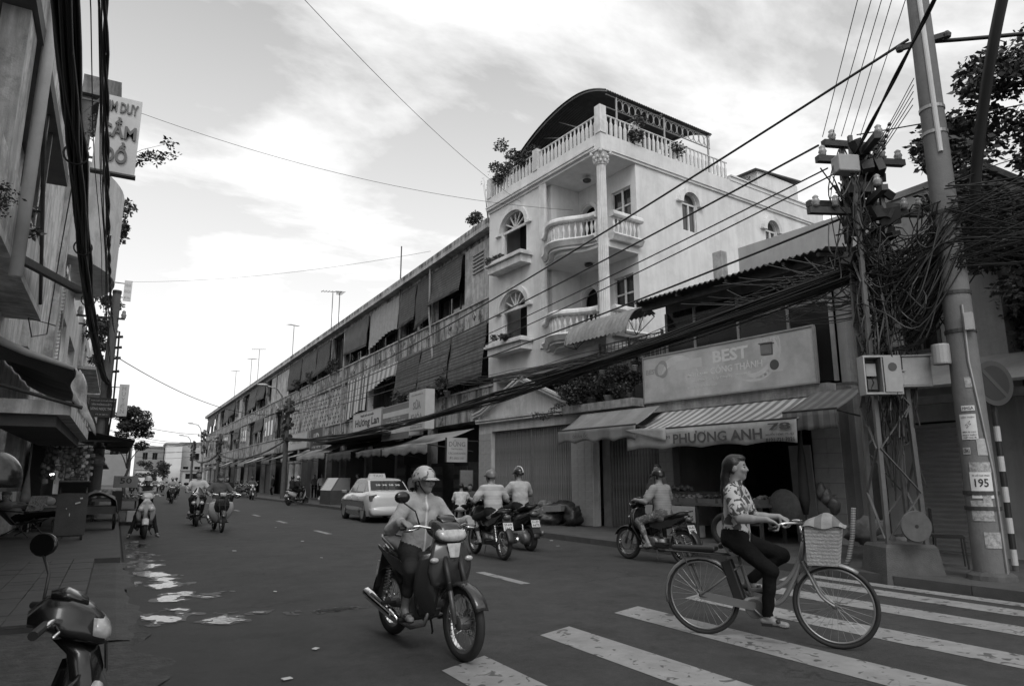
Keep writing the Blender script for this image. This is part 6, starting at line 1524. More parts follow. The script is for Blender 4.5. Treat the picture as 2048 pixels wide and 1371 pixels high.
# ------------------------------------------------------------------ people: one continuous skin per body (implicit surface -> mesh)
def surface_nets(F, org, h):
    ins = F < 0
    nx, ny, nz = F.shape
    c = [ins[i:nx - 1 + i, j:ny - 1 + j, k:nz - 1 + k] for i in (0, 1) for j in (0, 1) for k in (0, 1)]
    s = sum(a.astype(np.int8) for a in c)
    act = (s > 0) & (s < 8)
    idx = -np.ones(act.shape, int); I = np.argwhere(act); idx[act] = np.arange(len(I))
    acc = np.zeros((len(I), 3)); cnt = np.zeros(len(I))
    cor = [(i, j, k) for i in (0, 1) for j in (0, 1) for k in (0, 1)]
    val = {q: F[I[:, 0] + q[0], I[:, 1] + q[1], I[:, 2] + q[2]] for q in cor}
    for a in cor:
        for ax in range(3):
            if a[ax] == 1: continue
            b = list(a); b[ax] = 1; b = tuple(b)
            va, vb = val[a], val[b]; m = (va < 0) != (vb < 0)
            t = va[m] / (va[m] - vb[m]); p = np.tile(np.array(a, float), (m.sum(), 1)); p[:, ax] += t
            acc[m] += p; cnt[m] += 1
    V = (I + acc / cnt[:, None]) * h + org
    faces = []
    for ax in range(3):
        u, v = [(1, 2), (2, 0), (0, 1)][ax]
        a = np.take(ins, range(0, F.shape[ax] - 1), ax); b = np.take(ins, range(1, F.shape[ax]), ax)
        E = np.argwhere(a != b); E = E[(E[:, u] > 0) & (E[:, v] > 0) & (E[:, u] < F.shape[u] - 1) & (E[:, v] < F.shape[v] - 1)]
        fl = ins[E[:, 0], E[:, 1], E[:, 2]]
        def g(du, dv):
            q = E.copy(); q[:, u] -= du; q[:, v] -= dv; return idx[q[:, 0], q[:, 1], q[:, 2]]
        Q = np.stack([g(1, 1), g(0, 1), g(0, 0), g(1, 0)], 1); Q[~fl] = Q[~fl][:, ::-1]
        faces.append(Q)
    return V, np.concatenate(faces)
class Body:
    def __init__(s): s.p = []
    def cap(s, a, b, r0, r1, m, k=.02, fl=None, fk=1.0):
        """round cone a->b; optional flattening: axis fl squeezed by factor fk"""
        s.p.append(('c', np.array(a, float), np.array(b, float), r0, r1, m, k, None if fl is None else np.array(fl, float), fk))
    def ell(s, c, R, r, m, k=.02): s.p.append(('e', np.array(c, float), np.array(R, float), np.array(r, float), m, k))
    def chain(s, pts, rs_, m, k=.008):
        for i in range(len(pts) - 1): s.cap(pts[i], pts[i + 1], rs_[i], rs_[i + 1], m, k)
    def mesh(s, h):
        lo = np.full(3, 1e9); hi = -lo
        for p in s.p:
            if p[0] == 'c': rr_ = max(p[3], p[4]); q = np.stack([p[1], p[2]])
            else: rr_ = p[3].max(); q = p[1][None]
            lo = np.minimum(lo, q.min(0) - rr_); hi = np.maximum(hi, q.max(0) + rr_)
        lo -= 3 * h; n = np.ceil((hi - lo) / h).astype(int) + 4
        F = np.full(n, .2, np.float32); B = np.full(n, 9., np.float32); Mi = np.zeros(n, np.int8)
        for p in s.p:
            if p[0] == 'c': rr_ = max(p[3], p[4]); q = np.stack([p[1], p[2]]); k = p[6]
            else: rr_ = p[3].max(); q = p[1][None]; k = p[5]
            mg = rr_ + k + 2.5 * h
            a = np.maximum(0, np.floor((q.min(0) - mg - lo) / h).astype(int)); b = np.minimum(n, np.ceil((q.max(0) + mg - lo) / h).astype(int) + 1)
            X, Y, Z = [lo[i] + h * np.arange(a[i], b[i]) for i in range(3)]
            P = np.stack(np.meshgrid(X, Y, Z, indexing='ij'), -1)
            if p[0] == 'c':
                A, Bq, r0, r1 = p[1], p[2], p[3], p[4]; w = P - A; d = Bq - A
                if p[7] is not None:
                    f = p[7]; w = w + (p[8] - 1) * (w @ f)[..., None] * f; d = d + (p[8] - 1) * (d @ f) * f
                t = np.clip((w @ d) / max(d @ d, 1e-9), 0, 1); D = np.linalg.norm(w - t[..., None] * d, axis=-1) - (r0 + (r1 - r0) * t)
                if p[7] is not None: D = D * (.8 if p[8] > 1 else 1)
                m = p[5]
            else:
                w = (P - p[1]) @ p[2]; r = p[3]; k0 = np.linalg.norm(w / r, axis=-1); k1 = np.linalg.norm(w / (r * r), axis=-1); D = k0 * (k0 - 1) / np.maximum(k1, 1e-6); m = p[4]
            sl = tuple(slice(a[i], b[i]) for i in range(3)); f = F[sl]
            hh = np.clip(.5 + .5 * (f - D) / k, 0, 1); F[sl] = f * (1 - hh) + D * hh - k * hh * (1 - hh)
            bb_ = B[sl]; mm = Mi[sl]; c = D < bb_; bb_[c] = D[c]; mm[c] = m
        V, Q = surface_nets(F, lo, h)
        ctr = V[Q].mean(1); ii = np.clip(np.round((ctr - lo) / h).astype(int), 0, n - 1)
        return V, Q, Mi[ii[:, 0], ii[:, 1], ii[:, 2]]
def ik(a, c, l0, l1, pole):
    a, c, pole = Vector(a), Vector(c), Vector(pole); d = c - a; L_ = min(d.length, (l0 + l1) * .995); dn = d.normalized()
    x = (L_ * L_ + l0 * l0 - l1 * l1) / (2 * L_); y = math.sqrt(max(0, l0 * l0 - x * x)); pn = (pole - dn * pole.dot(dn)).normalized()
    return a + dn * x + pn * y
skin_m = mat('skin', .21, .55, .12, 8, .05, 60); hair_m = mat('black hair', .010, .45, .4, 50, .3, 70); shoe_m = mat('dark sandals', .03, .6, .2, 10); lip_m = mat('lips', .11, .5, 0); eye_m = mat('eyes and brows', .02, .3, 0)
PEOPLE = []
def person(label, loc, rz, pelvis, lean, hands, feet, st, group=None, vox=.013, head_yaw=0, head_tilt=0, knee=(1, 0, .6), elbow=None, side=0.0, twist=0.0):
    """hands: ((grip, axis) or (wrist, None)) left, right; feet: (ankle, toe dir) left, right; local x forward, y left, z up"""
    S = st.get('scale', 1.0); fem = st.get('fem', False)
    SK, SH, PA, HA, SO, EY, LI, MK = range(8)
    B = Body(); P = Vector(pelvis); la = R_(lean)
    up = Vector((math.sin(la), math.sin(side), math.cos(la))).normalized(); lt = Vector((-math.sin(twist), math.cos(twist), 0)); lt = (lt - up * lt.dot(up)).normalized(); fw = lt.cross(up)
    tl = .47 * S; N_ = P + up * tl; sw_ = (.165 if fem else .185) * S
    F3 = np.array(fw)
    # torso
    ws = (.122 if fem else .140) * S; cs = (.116 if fem else .144) * S; hs_ = (.142 if fem else .142) * S
    wl = N_ - up * .30 * S; ch = N_ - up * .13 * S
    B.cap(P - lt * .055 * S, P + lt * .055 * S, hs_ * .92, hs_ * .92, PA, .04, F3, 1.15)
    hem = P + up * (.02 if st.get('tuck') else -.03) * S
    B.cap(hem + up * .03, wl, hs_ * 1.02, ws * 1.05, SH, .05, F3, 1.25)
    B.cap(hem + lt * .03, wl + lt * .03, hs_ * .95, ws, SH, .03, F3, 1.2); B.cap(hem - lt * .03, wl - lt * .03, hs_ * .95, ws, SH, .03, F3, 1.2)
    B.cap(wl, ch, ws * 1.08, cs * .96, SH, .05, F3, 1.2)
    B.cap(ch - lt * .07 * S, ch + lt * .07 * S, cs * .88, cs * .88, SH, .05, F3, 1.25)
    if fem:
        for s in (-1, 1): B.cap(ch + lt * s * .065 + fw * .075 * S - up * .03, ch + lt * s * .065 + fw * .085 * S - up * .045, .052 * S, .05 * S, SH, .035)
    nb_ = N_ - up * .01
    B.cap(N_ - lt * sw_ * .78 - up * .035 * S, N_ + lt * sw_ * .78 - up * .035 * S, .056 * S, .056 * S, SH, .05)
    B.cap(nb_ - up * .02, nb_ + up * .035 + fw * .01, .068 * S, .056 * S, SH, .02)
    # head
    hy = Matrix.Rotation(head_yaw, 3, 'Z'); ht = R_(head_tilt)
    hf = hy @ Vector((math.cos(ht), 0, -math.sin(ht))); hu = hy @ Vector((math.sin(ht), 0, math.cos(ht))); hl = hu.cross(hf)
    C = N_ + up * .085 * S + Vector((0, 0, .085 * S)) + fw * .02 * S
    hp = lambda x, y, z: C + (hf * x + hl * y + hu * z) * S
    RM = np.array([hf, hl, hu]).T
    B.cap(nb_ + up * .0, hp(-.018, 0, -.05), .052 * S, .05 * S, SK, .02)
    B.ell(hp(-.012, 0, .026), RM, np.array((.094, .075, .096)) * S, SK, .02); B.ell(hp(.024, 0, -.05), RM, np.array((.060, .055, .060)) * S, SK, .03); B.cap(hp(.05, 0, -.088), hp(.056, 0, -.09), .022 * S, .02 * S, SK, .02)
    B.cap(hp(.082, 0, .016), hp(.097, 0, -.02), .009 * S, .013 * S, SK, .012)
    for s in (-1, 1):
        B.ell(hp(-.008, s * .077, -.004), RM, np.array((.020, .010, .032)) * S, SK, .008); B.cap(hp(.066, s * .04, -.02), hp(.07, s * .036, -.022), .022 * S, .02 * S, SK, .02)
        if vox < .0105: B.cap(hp(.0765, s * .027, .010), hp(.071, s * .040, .010), .006 * S, .005 * S, EY, .003); B.cap(hp(.080, s * .024, .033), hp(.071, s * .048, .034), .0045 * S, .004 * S, EY, .004)
    if .0105 <= vox < .02:
        for s in (-1, 1): B.cap(hp(.079, s * .030, .010), hp(.076, s * .036, .010), .0045 * S, .0045 * S, EY, .002)
    if vox < .02: B.cap(hp(.078, -.02, -.052), hp(.078, .02, -.052), .0085 * S, .0085 * S, LI, .006)
    if st.get('mask'): B.ell(hp(.043, 0, -.038), RM, np.array((.070, .072, .064)) * S, MK, .006)
    B.ell(hp(-.030, 0, .046), RM, np.array((.096, .084, .090)) * S, HA, .008); B.ell(hp(.02, 0, .092), RM, np.array((.066, .064, .040)) * S, HA, .01)
    for s in (-1, 1): B.cap(hp(-.02, s * .062, .05), hp(-.035, s * .06, -.03), .026 * S, .02 * S, HA, .008)
    if st.get('long'):
        B.chain([hp(-.07, 0, .02), hp(-.11, 0, -.08), hp(-.125, 0, -.2), hp(-.14, 0, -.33)], [.072 * S, .046 * S, .038 * S, .022 * S], HA, .02)
    elif fem: B.chain([hp(-.07, 0, -.02), hp(-.09, 0, -.10), hp(-.11, 0, -.22)], [.05 * S, .036 * S, .02 * S], HA, .015)
    # arms
    slv = st.get('sleeve', 'short')
    for i, s in enumerate((1, -1)):
        sh = N_ + lt * s * sw_ - up * .05 * S
        g, ax = hands[i]; g = Vector(g)
        if ax is not None:
            A_ = Vector(ax).normalized() * s; f_ = (g - sh); f_ = (f_ - A_ * f_.dot(A_)); f_.z *= .35; f_.normalize(); n_ = A_.cross(f_); n_ = n_ if n_.z > 0 else -n_
            W = g - f_ * .075 * S + n_ * .038 * S
        else:
            W = g; f_ = None
        ep = Vector(elbow[i]) if elbow else Vector((-.25, s * .55, -.85))
        E_ = ik(sh, W, .275 * S, .245 * S, ep)
        B.cap(sh, E_, .05 * S, .040 * S, SK, .02); B.cap(E_, W, .040 * S, .027 * S, SK, .015); B.cap(E_.lerp(W, .15), E_.lerp(W, .45), .042 * S, .039 * S, SK, .015)
        if slv == 'short': B.cap(sh - up * .005, sh.lerp(E_, .70), .074 * S, .072 * S, SH, .03)
        elif slv == 'long':
            B.cap(sh - up * .005, E_, .066 * S, .056 * S, SH, .03); B.cap(E_, E_.lerp(W, .9), .056 * S, .046 * S, SH, .02)
        elif slv == 'none': B.cap(sh - lt * s * .02, sh, .058 * S, .05 * S, SH, .03)
        fr = .0088 * S
        if f_ is not None:
            B.cap(W, g - f_ * .03 * S + n_ * .034 * S, .025 * S, .027 * S, SK, .012, np.array(n_), 1.35)
            for q in range(4):
                o = A_ * ((q - 1.5) * .0195 * S); ln = (.92, 1.06, 1.0, .85)[q]
                K = g + o + n_ * .036 * S - f_ * .012 * S
                B.cap(W.lerp(K, .45), K, .014 * S, .012 * S, SK, .008)
                B.chain([K, g + o + f_ * .036 * S * ln + n_ * .018 * S, g + o + f_ * .034 * S * ln - n_ * .020 * S, g + o + f_ * .004 * S - n_ * .034 * S], [.0115 * S, fr, fr * .95, fr * .85], SK, .004)
            ti = -A_ * .034 * S
            B.chain([W + f_ * .02 * S - A_ * .018 * S, g - f_ * .028 * S + ti - n_ * .004 * S, g + f_ * .0 + ti * 1.05 - n_ * .030 * S, g + f_ * .024 * S + ti - n_ * .03 * S], [.017 * S, .013 * S, .0105 * S, .009 * S], SK, .006)
        else:
            d = (W - E_).normalized(); sd_ = d.cross(Vector((0, 0, 1))); sd_ = sd_.normalized() if sd_.length > .1 else lt; nn_ = sd_.cross(d)
            B.cap(W, W + d * .075 * S, .026 * S, .034 * S, SK, .012, np.array(nn_), 1.5)
            for q in range(4):
                o = sd_ * ((q - 1.5) * .0195 * S); ln = (.9, 1.05, 1.0, .8)[q] * S; K = W + d * .08 * S + o
                B.chain([K, K + d * .035 * ln - nn_ * .006, K + d * .058 * ln - nn_ * .022, K + d * .068 * ln - nn_ * .04], [.0105 * S, fr, fr * .95, fr * .8], SK, .004)
            B.chain([W + d * .02 * S + sd_ * s * .02, W + d * .05 * S + sd_ * s * .045 - nn_ * .01, W + d * .085 * S + sd_ * s * .05 - nn_ * .02], [.016 * S, .012 * S, .009 * S], SK, .006)
    # legs
    pn = st.get('pants', 'long')
    for i, s in enumerate((1, -1)):
        hj = P + lt * s * .085 * S - up * .02; an, td = feet[i]; an = Vector(an); td = Vector(td).normalized()
        kp = Vector(knee) + lt * s * .35; K = ik(hj, an, .42 * S, .40 * S, kp)
        B.cap(hj, K, .072 * S, .050 * S, SK, .02); B.cap(K, an, .047 * S, .032 * S, SK, .02); B.cap(K.lerp(an, .12) - td * .012, K.lerp(an, .4) - td * .014, .046 * S, .042 * S, SK, .02)
        th = .088 * S if fem else .084 * S
        if pn == 'long': B.cap(hj, K, th, .062 * S, PA, .04); B.cap(K, K.lerp(an, .92), .060 * S, .047 * S, PA, .025)
        elif pn == 'crop': B.cap(hj, K, th, .062 * S, PA, .04); B.cap(K, K.lerp(an, .55), .060 * S, .050 * S, PA, .02)
        elif pn == 'shorts': B.cap(hj, hj.lerp(K, .95), th, .072 * S, PA, .04)
        heel = an - td * .035 * S - Vector((0, 0, .045 * S)); toe = an + td * .15 * S - Vector((0, 0, .055 * S)); sd2 = td.cross(Vector((0, 0, 1)))
        B.cap(an, heel.lerp(toe, .45) + Vector((0, 0, .015)), .033 * S, .030 * S, SK if st.get('sandal', True) else SO, .02)
        B.cap(heel, toe, .030 * S, .032 * S, SO if not st.get('sandal', True) else SK, .015, np.array((0, 0, 1.)), 1.3)
        B.cap(heel - Vector((0, 0, .022)), toe - Vector((0, 0, .020)), .026 * S, .032 * S, SO, .004, np.array((0, 0, 1.)), 2.2)
        if st.get('sandal', True): B.cap(toe.lerp(heel, .3) - sd2 * .03 + Vector((0, 0, .02)), toe.lerp(heel, .3) + sd2 * .03 + Vector((0, 0, .02)), .016, .016, SO, .004)
    if st.get('hood'):
        B.cap(N_ - fw * .05 - lt * .08, N_ - fw * .05 + lt * .08, .055 * S, .055 * S, SH, .03); B.cap(N_ - fw * .05 + lt * .08, N_ + fw * .07 - up * .06, .045 * S, .03 * S, SH, .02); B.cap(N_ - fw * .05 - lt * .08, N_ + fw * .07 - up * .06, .045 * S, .03 * S, SH, .02)
    else:
        B.cap(N_ + lt * .055 * S + up * .012, N_ + fw * .06 * S - up * .015, .020 * S, .018 * S, SH, .01); B.cap(N_ - lt * .055 * S + up * .012, N_ + fw * .06 * S - up * .015, .020 * S, .018 * S, SH, .01)
    V, Q, mi = B.mesh(vox)
    # cloth folds: push clothed vertices in and out along the surface
    nv = np.zeros_like(V); fn_ = np.cross(V[Q[:, 1]] - V[Q[:, 0]], V[Q[:, 3]] - V[Q[:, 0]]); cl_ = np.ones(len(V), bool)
    for c_ in range(4): np.add.at(nv, Q[:, c_], fn_); cl_[Q[~np.isin(mi, (1, 2)), c_]] = False
    nv /= np.maximum(np.linalg.norm(nv, axis=1), 1e-9)[:, None]; sd0 = len(PEOPLE) * 1.7
    def wv(a, b_, c_, ph): return np.sin(V @ np.array([a, b_, c_]) + ph)
    fold = wv(9, 5, 34, sd0) * wv(13, -11, 7, sd0 * 2) + .8 * wv(-22, 17, 41, sd0 + 1) * wv(6, 12, -9, sd0) + .5 * wv(41, -37, 23, sd0 + 2)
    V = V + nv * (np.where(cl_, fold, 0) * .003)[:, None]
    if st.get('zip'):
        c3 = V[Q].mean(1) - np.array(P); mi[(mi == 1) & (abs(c3 @ np.array(lt)) < .009) & (c3 @ np.array(fw) > 0)] = 7
    me = bpy.data.meshes.new('body'); me.from_pydata(V.tolist(), [], Q.tolist())
    for m in (st.get('skin', skin_m), st['shirt'], st['trousers'], st.get('hair', hair_m), st.get('shoes', shoe_m), eye_m, lip_m, st.get('zip') or st.get('mask') or paper_m): me.materials.append(m)
    me.polygons.foreach_set('material_index', mi.astype(np.int32)); me.polygons.foreach_set('use_smooth', [True] * len(me.polygons)); me.update()
    t = thing('person', label, 'person', loc, rz, group)
    o = bpy.data.objects.new('body', me); COL.objects.link(o); o.parent = t
    sm = o.modifiers.new('smooth', 'SMOOTH'); sm.factor = .5; sm.iterations = 2
    if st.get('helmet'):
        hm = st['helmet']; n = 24; b = MB()
        rows = []
        for j in range(9):
            ph = j / 8 * 1.72; rows.append([])
            for k in range(n):
                a = 2 * PI * k / n; x, y, z = .122 * math.sin(ph) * math.cos(a), .102 * math.sin(ph) * math.sin(a), .116 * math.cos(ph)
                if ph > 1.5 and math.cos(a) < .2: z -= .03 * min(1, (.2 - math.cos(a)))
                rows[-1].append(tuple(hp(x - .012, y, z + .032)))
        b.loft(rows[::-1]); ho = b.build('helmet', hm, t, True)
        if st.get('peak', True):
            b = MB()
            b.grid(lambda u, v: tuple(hp(-.012 + (.122 + .065 * v * math.sin(PI * (.12 + .76 * u))) * math.cos((u - .5) * 2.0), (.104 + .02 * v) * math.sin((u - .5) * 2.0), .035 - .022 * v)), 12, 4); pk_ = b.build('helmet_peak', st.get('peakm', hm), ho, True); pk_.modifiers.new('s', 'SOLIDIFY').thickness = .006
        b = MB()
        for s in (-1, 1): b.tube([tuple(hp(.0, s * .088, .02)), tuple(hp(.02, s * .072, -.05)), tuple(hp(.04, s * .03, -.105)), tuple(hp(.042, 0, -.108))], .006, 5)
        b.build('chin_strap', cable_m, ho)
        if st.get('band'): MB().tube([tuple(hp(-.012 + .130 * math.sin(q) * 0 + 0, .012, 0)) if 0 else tuple(hp(-.012 + .131 * math.sin(q), 0, .04 + .125 * math.cos(q))) for q in np.linspace(-1.6, 1.3, 14)], .012, 6).build('helmet_stripe', paper_m, ho)
    PEOPLE.append(t)
    return t
def hat_cap(): pass
# ------------------------------------------------------------------ motorbikes; local x forward, y left, origin on the ground between the wheels
def sec(x, zc, w, h, p=2.6, n=16, y=0.0, top=1.0):
    """superellipse ring across the bike at station x"""
    pts = []
    for k in range(n):
        a = 2 * PI * k / n; c, s = math.cos(a), math.sin(a)
        yy = abs(c) ** (2 / p) * (1 if c > 0 else -1) * w / 2; zz = abs(s) ** (2 / p) * (1 if s > 0 else -1) * h / 2
        if zz > 0: yy *= top
        pts.append((x, y + yy, zc + zz))
    return pts
bk_black = mat('black gloss paint', .008, .25, .05, 3, coat=.35); bk_dark = mat('dark bike paint', .03, .22, .05, 3, coat=.5); bk_white = mat('white bike paint', .45, .25, .05, 3, coat=.4); bk_grey = mat('grey bike paint', .075, .25, .05, 3, coat=.4, metal=.3)
bk_silver = mat('silver bike paint', .38, .3, .05, 3, metal=.5); plastic = mat('black bike plastic', .02, .5, .15, 8); seat_m = mat('seat vinyl', .018, .5, .1, 10); tyre_m = mat('tyre rubber', .02, .75, .2, 12); engine_m = mat('engine alloy', .15, .45, .3, 12, metal=.5); lens_m = mat('headlight lens', .48, .06, .35, 16, spec=.9); tail_m = mat('tail lamp lens', .09, .15, .1, 6, spec=.7); plate_m = mat('number plate', .55, .5, .08, 8); mirror_m = mat('mirror glass', .5, .04, 0, metal=1)
def wheel(parent, x, R, tw, spokes=True, n=40, disc=True, name='wheel'):
    b = MB(); ring = [(x + (R - tw) * math.cos(2 * PI * k / n), 0, R + (R - tw) * math.sin(2 * PI * k / n)) for k in range(n)]
    b.tube(ring, tw, 10, closed=True); w = b.build(name, tyre_m, parent, True)
    b = MB(); rr_ = R - 2 * tw - .004
    ring = [[(x + (rr_ + q) * math.cos(2 * PI * k / n), y, R + (rr_ + q) * math.sin(2 * PI * k / n)) for k in range(n)] for q, y in ((.012, -.022), (-.012, -.018), (-.012, .018), (.012, .022))]
    b.loft([[ring[j][k] for j in range(4)] for k in range(n)] + [[ring[j][0] for j in range(4)]], False); b.build('rim', chrome, w)
    b = MB(); b.lathe([(.03, -.055), (.05, -.05), (.05, .05), (.03, .055)], 14, (x, 0, R), 'Y'); b.build('hub', engine_m, w)
    if spokes is True:
        b = MB()
        for k in range(28):
            a = 2 * PI * k / 28; o = .35 if k % 2 else -.35; ys = .035 if k % 4 < 2 else -.035
            b.tube([(x + .045 * math.cos(a + o), ys, R + .045 * math.sin(a + o)), (x + rr_ * math.cos(a), 0, R + rr_ * math.sin(a))], .0022, 4, False)
        b.build('spokes', chrome, w, kind='stuff')
    else:
        b = MB()
        for k in range(5): a = 2 * PI * k / 5; b.bar((x + .03 * math.cos(a), 0, R + .03 * math.sin(a)), (x + rr_ * math.cos(a), 0, R + rr_ * math.sin(a)), .03, .035)
        b.build('spokes', engine_m, w, kind='stuff')
    if disc: MB().lathe([(.06, 0), (.105, 0), (.105, .004), (.06, .004)], 24, (x, .058, R), 'Y').build('brake_disc', steel, w)
    return w
def mudguard(parent, x, R, w, a0, a1, m, gap=.035, name='mudguard'):
    n = 12; b = MB(); rr_ = R + gap
    def fn(u, v):
        a = R_(a0 + (a1 - a0) * u); q = (v - .5) * 2; return (x + (rr_ - .025 * q * q * q * q) * math.cos(a), w / 2 * q, R + (rr_ - .03 * q * q) * math.sin(a))
    o = b.grid(fn, n, 8).build(name, m, parent, True); o.modifiers.new('s', 'SOLIDIFY').thickness = .006
    return o
def plate(parent, x, z, txt, tilt=.35, h=.14, w=.19):
    t = MB().obox((x, 0, z), (.006, w, h), (0, tilt, 0)).build('number_plate', plate_m, parent)
    up = Vector((math.sin(tilt), 0, math.cos(tilt))); nrm = Vector((-math.cos(tilt), 0, math.sin(tilt)))
    for s_, dz in zip(txt, (.032, -.032)):
        c = Vector((x, 0, z)) + up * dz + nrm * .0042; me, tw_, th = text_mesh(s_, 1.0, .02, ink_m); o = bpy.data.objects.new('lettering', me); COL.objects.link(o); o.parent = t
        r = Vector((0, -1, 0)); sx, sy = w * .78 / tw_, .045 / th
        o.matrix_local = Matrix(((r.x * sx, up.x * sy, nrm.x * .001, c.x), (r.y * sx, up.y * sy, nrm.y * .001, c.y), (r.z * sx, up.z * sy, nrm.z * .001, c.z), (0, 0, 0, 1)))
def mirrors(parent, x, z, yb, yo, h, dx=-.02, which=(1, -1), yaw=0.0):
    for s in which:
        b = MB().tube([(x, s * yb, z), (x + .01, s * (yb + .05), z + h * .6), (x + dx, s * yo, z + h)], .007, 6); st_ = b.build('mirror_stalk', plastic, parent, True)
        c = (x + dx, s * yo, z + h + .035)
        o = MB().loft([[(d, .072 * k * math.cos(a), .052 * k * math.sin(a)) for a in [2 * PI * i / 16 for i in range(16)]] for d, k in ((-.008, .96), (-.004, 1.0), (.012, .9), (.024, .55))]).build('mirror', bk_black, st_, True, loc=c); o.rotation_euler = (0, .1, yaw)
        o = MB().loft([[(d, .065 * math.cos(a), .046 * math.sin(a)) for a in [2 * PI * i / 16 for i in range(16)]] for d in (-.0105, -.0085)]).build('mirror_glass', mirror_m, st_, loc=c); o.rotation_euler = (0, .1, yaw)
def moto(label, loc, rz, kind='wave', paint=None, accent=None, plt=('57-H9', '7117'), mir=(1, -1), group=None, badge=None, myaw=0.0):
    paint = paint or bk_dark; accent = accent or bk_grey
    t = thing('motorbike', label, 'motorbike', loc, rz, group)
    sc_ = kind in ('scooter', 'vespa')
    R = .235 if sc_ else .285; tw_ = .052 if sc_ else .036; xf, xr = (.62, -.60) if sc_ else (.615, -.60)
    if kind == 'vespa': R = .22
    wheel(t, xf, R, tw_, not sc_); wheel(t, xr, R, tw_ * 1.12, not sc_, disc=False)
    # fork
    for s in (-1, 1):
        b = MB(); b.tube([(xf, s * .075, R), (xf - .10, s * .075, R + .30)], .021, 8); f = b.build('fork_leg', engine_m if not sc_ else plastic, t, True); MB().tube([(xf - .08, s * .075, R + .24), (xf - .19, s * .07, R + .50)], .026, 8).build('fork_boot', bk_black if sc_ else plastic, f, True)
    MB().tube([(xf - .18, 0, R + .45), (xf - .26, 0, .88), (xf - .31, 0, 1.0)], .03, 8).build('steering_stem', plastic, t)
    mudguard(t, xf, R, .13 if not sc_ else .15, 25, 150, paint)
    mudguard(t, xr, R, .15, 40, 175, plastic, .05)
    # handlebar
    gx, gz = (.20, 1.00) if not sc_ else (.22, 1.02)
    MB().tube([(gx, .36, gz), (gx + .06, .22, gz + .02), (gx + .10, .08, gz - .01), (gx + .10, -.08, gz - .01), (gx + .06, -.22, gz + .02), (gx, -.36, gz)], .011, 8).build('handlebar', chrome, t, True)
    for s in (-1, 1):
        MB().tube([(gx, s * .37, gz), (gx + .035, s * .255, gz + .012)], .017, 10).build('grip', black_m, t); MB().tube([(gx + .07, s * .23, gz), (gx + .08, s * .3, gz - .01), (gx + .06, s * .36, gz - .015)], .006, 6).build('brake_lever', chrome, t, True)
    mirrors(t, gx + .03, gz + .02, .20, .36, .20, which=mir, yaw=myaw)
    if kind in ('wave', 'cub'):
        if kind == 'wave':
            b = MB().loft([sec(.18, 1.0, .16, .05), sec(.24, 1.02, .31, .12, top=.8), sec(.32, 1.0, .36, .17, top=.72), sec(.40, .965, .33, .16, top=.72), sec(.445, .94, .26, .11, top=.8)]); b.build('headlamp_cowl', paint if accent is None else paint, t, True)
            b = MB().loft([sec(.40, .958, .30, .115, 2.4), sec(.445, .945, .26, .10, 2.4), sec(.468, .935, .18, .06, 2.2)]); b.build('headlamp', lens_m, t, True)
            MB().loft([sec(.25, 1.085, .10, .03), sec(.31, 1.085, .18, .05), sec(.38, 1.05, .14, .04)]).build('flyscreen', bk_black, t, True)
        else:
            MB().loft([sec(.22, 1.02, .14, .06), sec(.30, 1.02, .20, .13), sec(.42, 1.0, .20, .14), sec(.46, 1.0, .18, .12)]).build('headlamp_cowl', plastic, t, True)
            MB().loft([sec(.461, 1.0, .165, .105, 5), sec(.475, 1.0, .15, .09, 5)]).build('headlamp', lens_m, t, True)
        # front cowl: a nose and two leg-shield wings
        b = MB().loft([[(x + .05 * math.cos(PI * (k / 15 - .5)) - .03, (k / 15 - .5) * 2 * w, z - dz * abs(k / 15 - .5) * 2) for k in range(16)] + [(x - .10, (.5 - k / 15) * 2 * w * .9, z - dz * abs(k / 15 - .5) * 2) for k in range(16)] for x, z, w, dz in ((.37, .93, .10, .0), (.42, .87, .15, -.01), (.44, .80, .19, .02), (.43, .72, .20, .06), (.40, .63, .15, .08), (.38, .56, .06, .05))]); nose = b.build('front_cowl', accent if kind == 'wave' else plastic, t, True)
        if kind == 'wave': MB().grid(lambda u, v: (.468 - .02 * abs(u - .5) + .01 * v, (u - .5) * .13 * (1 - .35 * v), .885 - .11 * v), 4, 4).build('cowl_badge', badge or accent, nose)
        for s in (-1, 1):
            def wing(u, v, s=s):
                z = .84 - .56 * v; wd = (.02 + .20 * math.sin(PI * min(1, .30 + v * .70)) ** .7) * (1.25 if kind == 'cub' else 1.0)
                x = .40 - .16 * v + (.05 if kind == 'cub' else .03) * math.sin(PI * v) - .13 * u * u * (.5 + v * .6); return (x, s * (.05 + wd * u), z - .05 * u)
            o = MB().grid(wing, 8, 12).build('leg_shield', bk_white if kind == 'cub' else paint, t, True); o.modifiers.new('s', 'SOLIDIFY').thickness = .012
            if kind == 'wave': MB().ball((.425, s * .165, .755), .032, 8, 6, (.9, 1.3, .7)).build('indicator', lens_m, t, True)
        b = MB().loft([sec(.34, .62, .12, .16), sec(.20, .50, .13, .15), sec(.05, .52, .14, .16), sec(-.08, .60, .17, .16)]); b.build('frame_cover', paint, t, True)
        b = MB().loft([sec(.05, .66, .14, .10), sec(-.1, .665, .22, .16), sec(-.35, .69, .23, .16), sec(-.55, .73, .18, .13), sec(-.72, .78, .10, .07)]); b.build('tail_body', paint, t, True)
        for s in (-1, 1):
            b = MB(); b.prism([(.02, .60), (-.18, .56), (-.45, .64), (-.70, .77), (-.72, .80), (-.45, .72), (-.15, .69), (.04, .68)], s * .113, s * .124); b.build('side_panel', accent, t)
        b = MB().loft([sec(.10, .70, .12, .05), sec(.02, .735, .20, .08), sec(-.15, .745, .24, .09), sec(-.32, .76, .24, .09), sec(-.5, .80, .22, .09), sec(-.66, .83, .16, .06)]); b.build('seat', seat_m, t, True)
        b = MB(); 
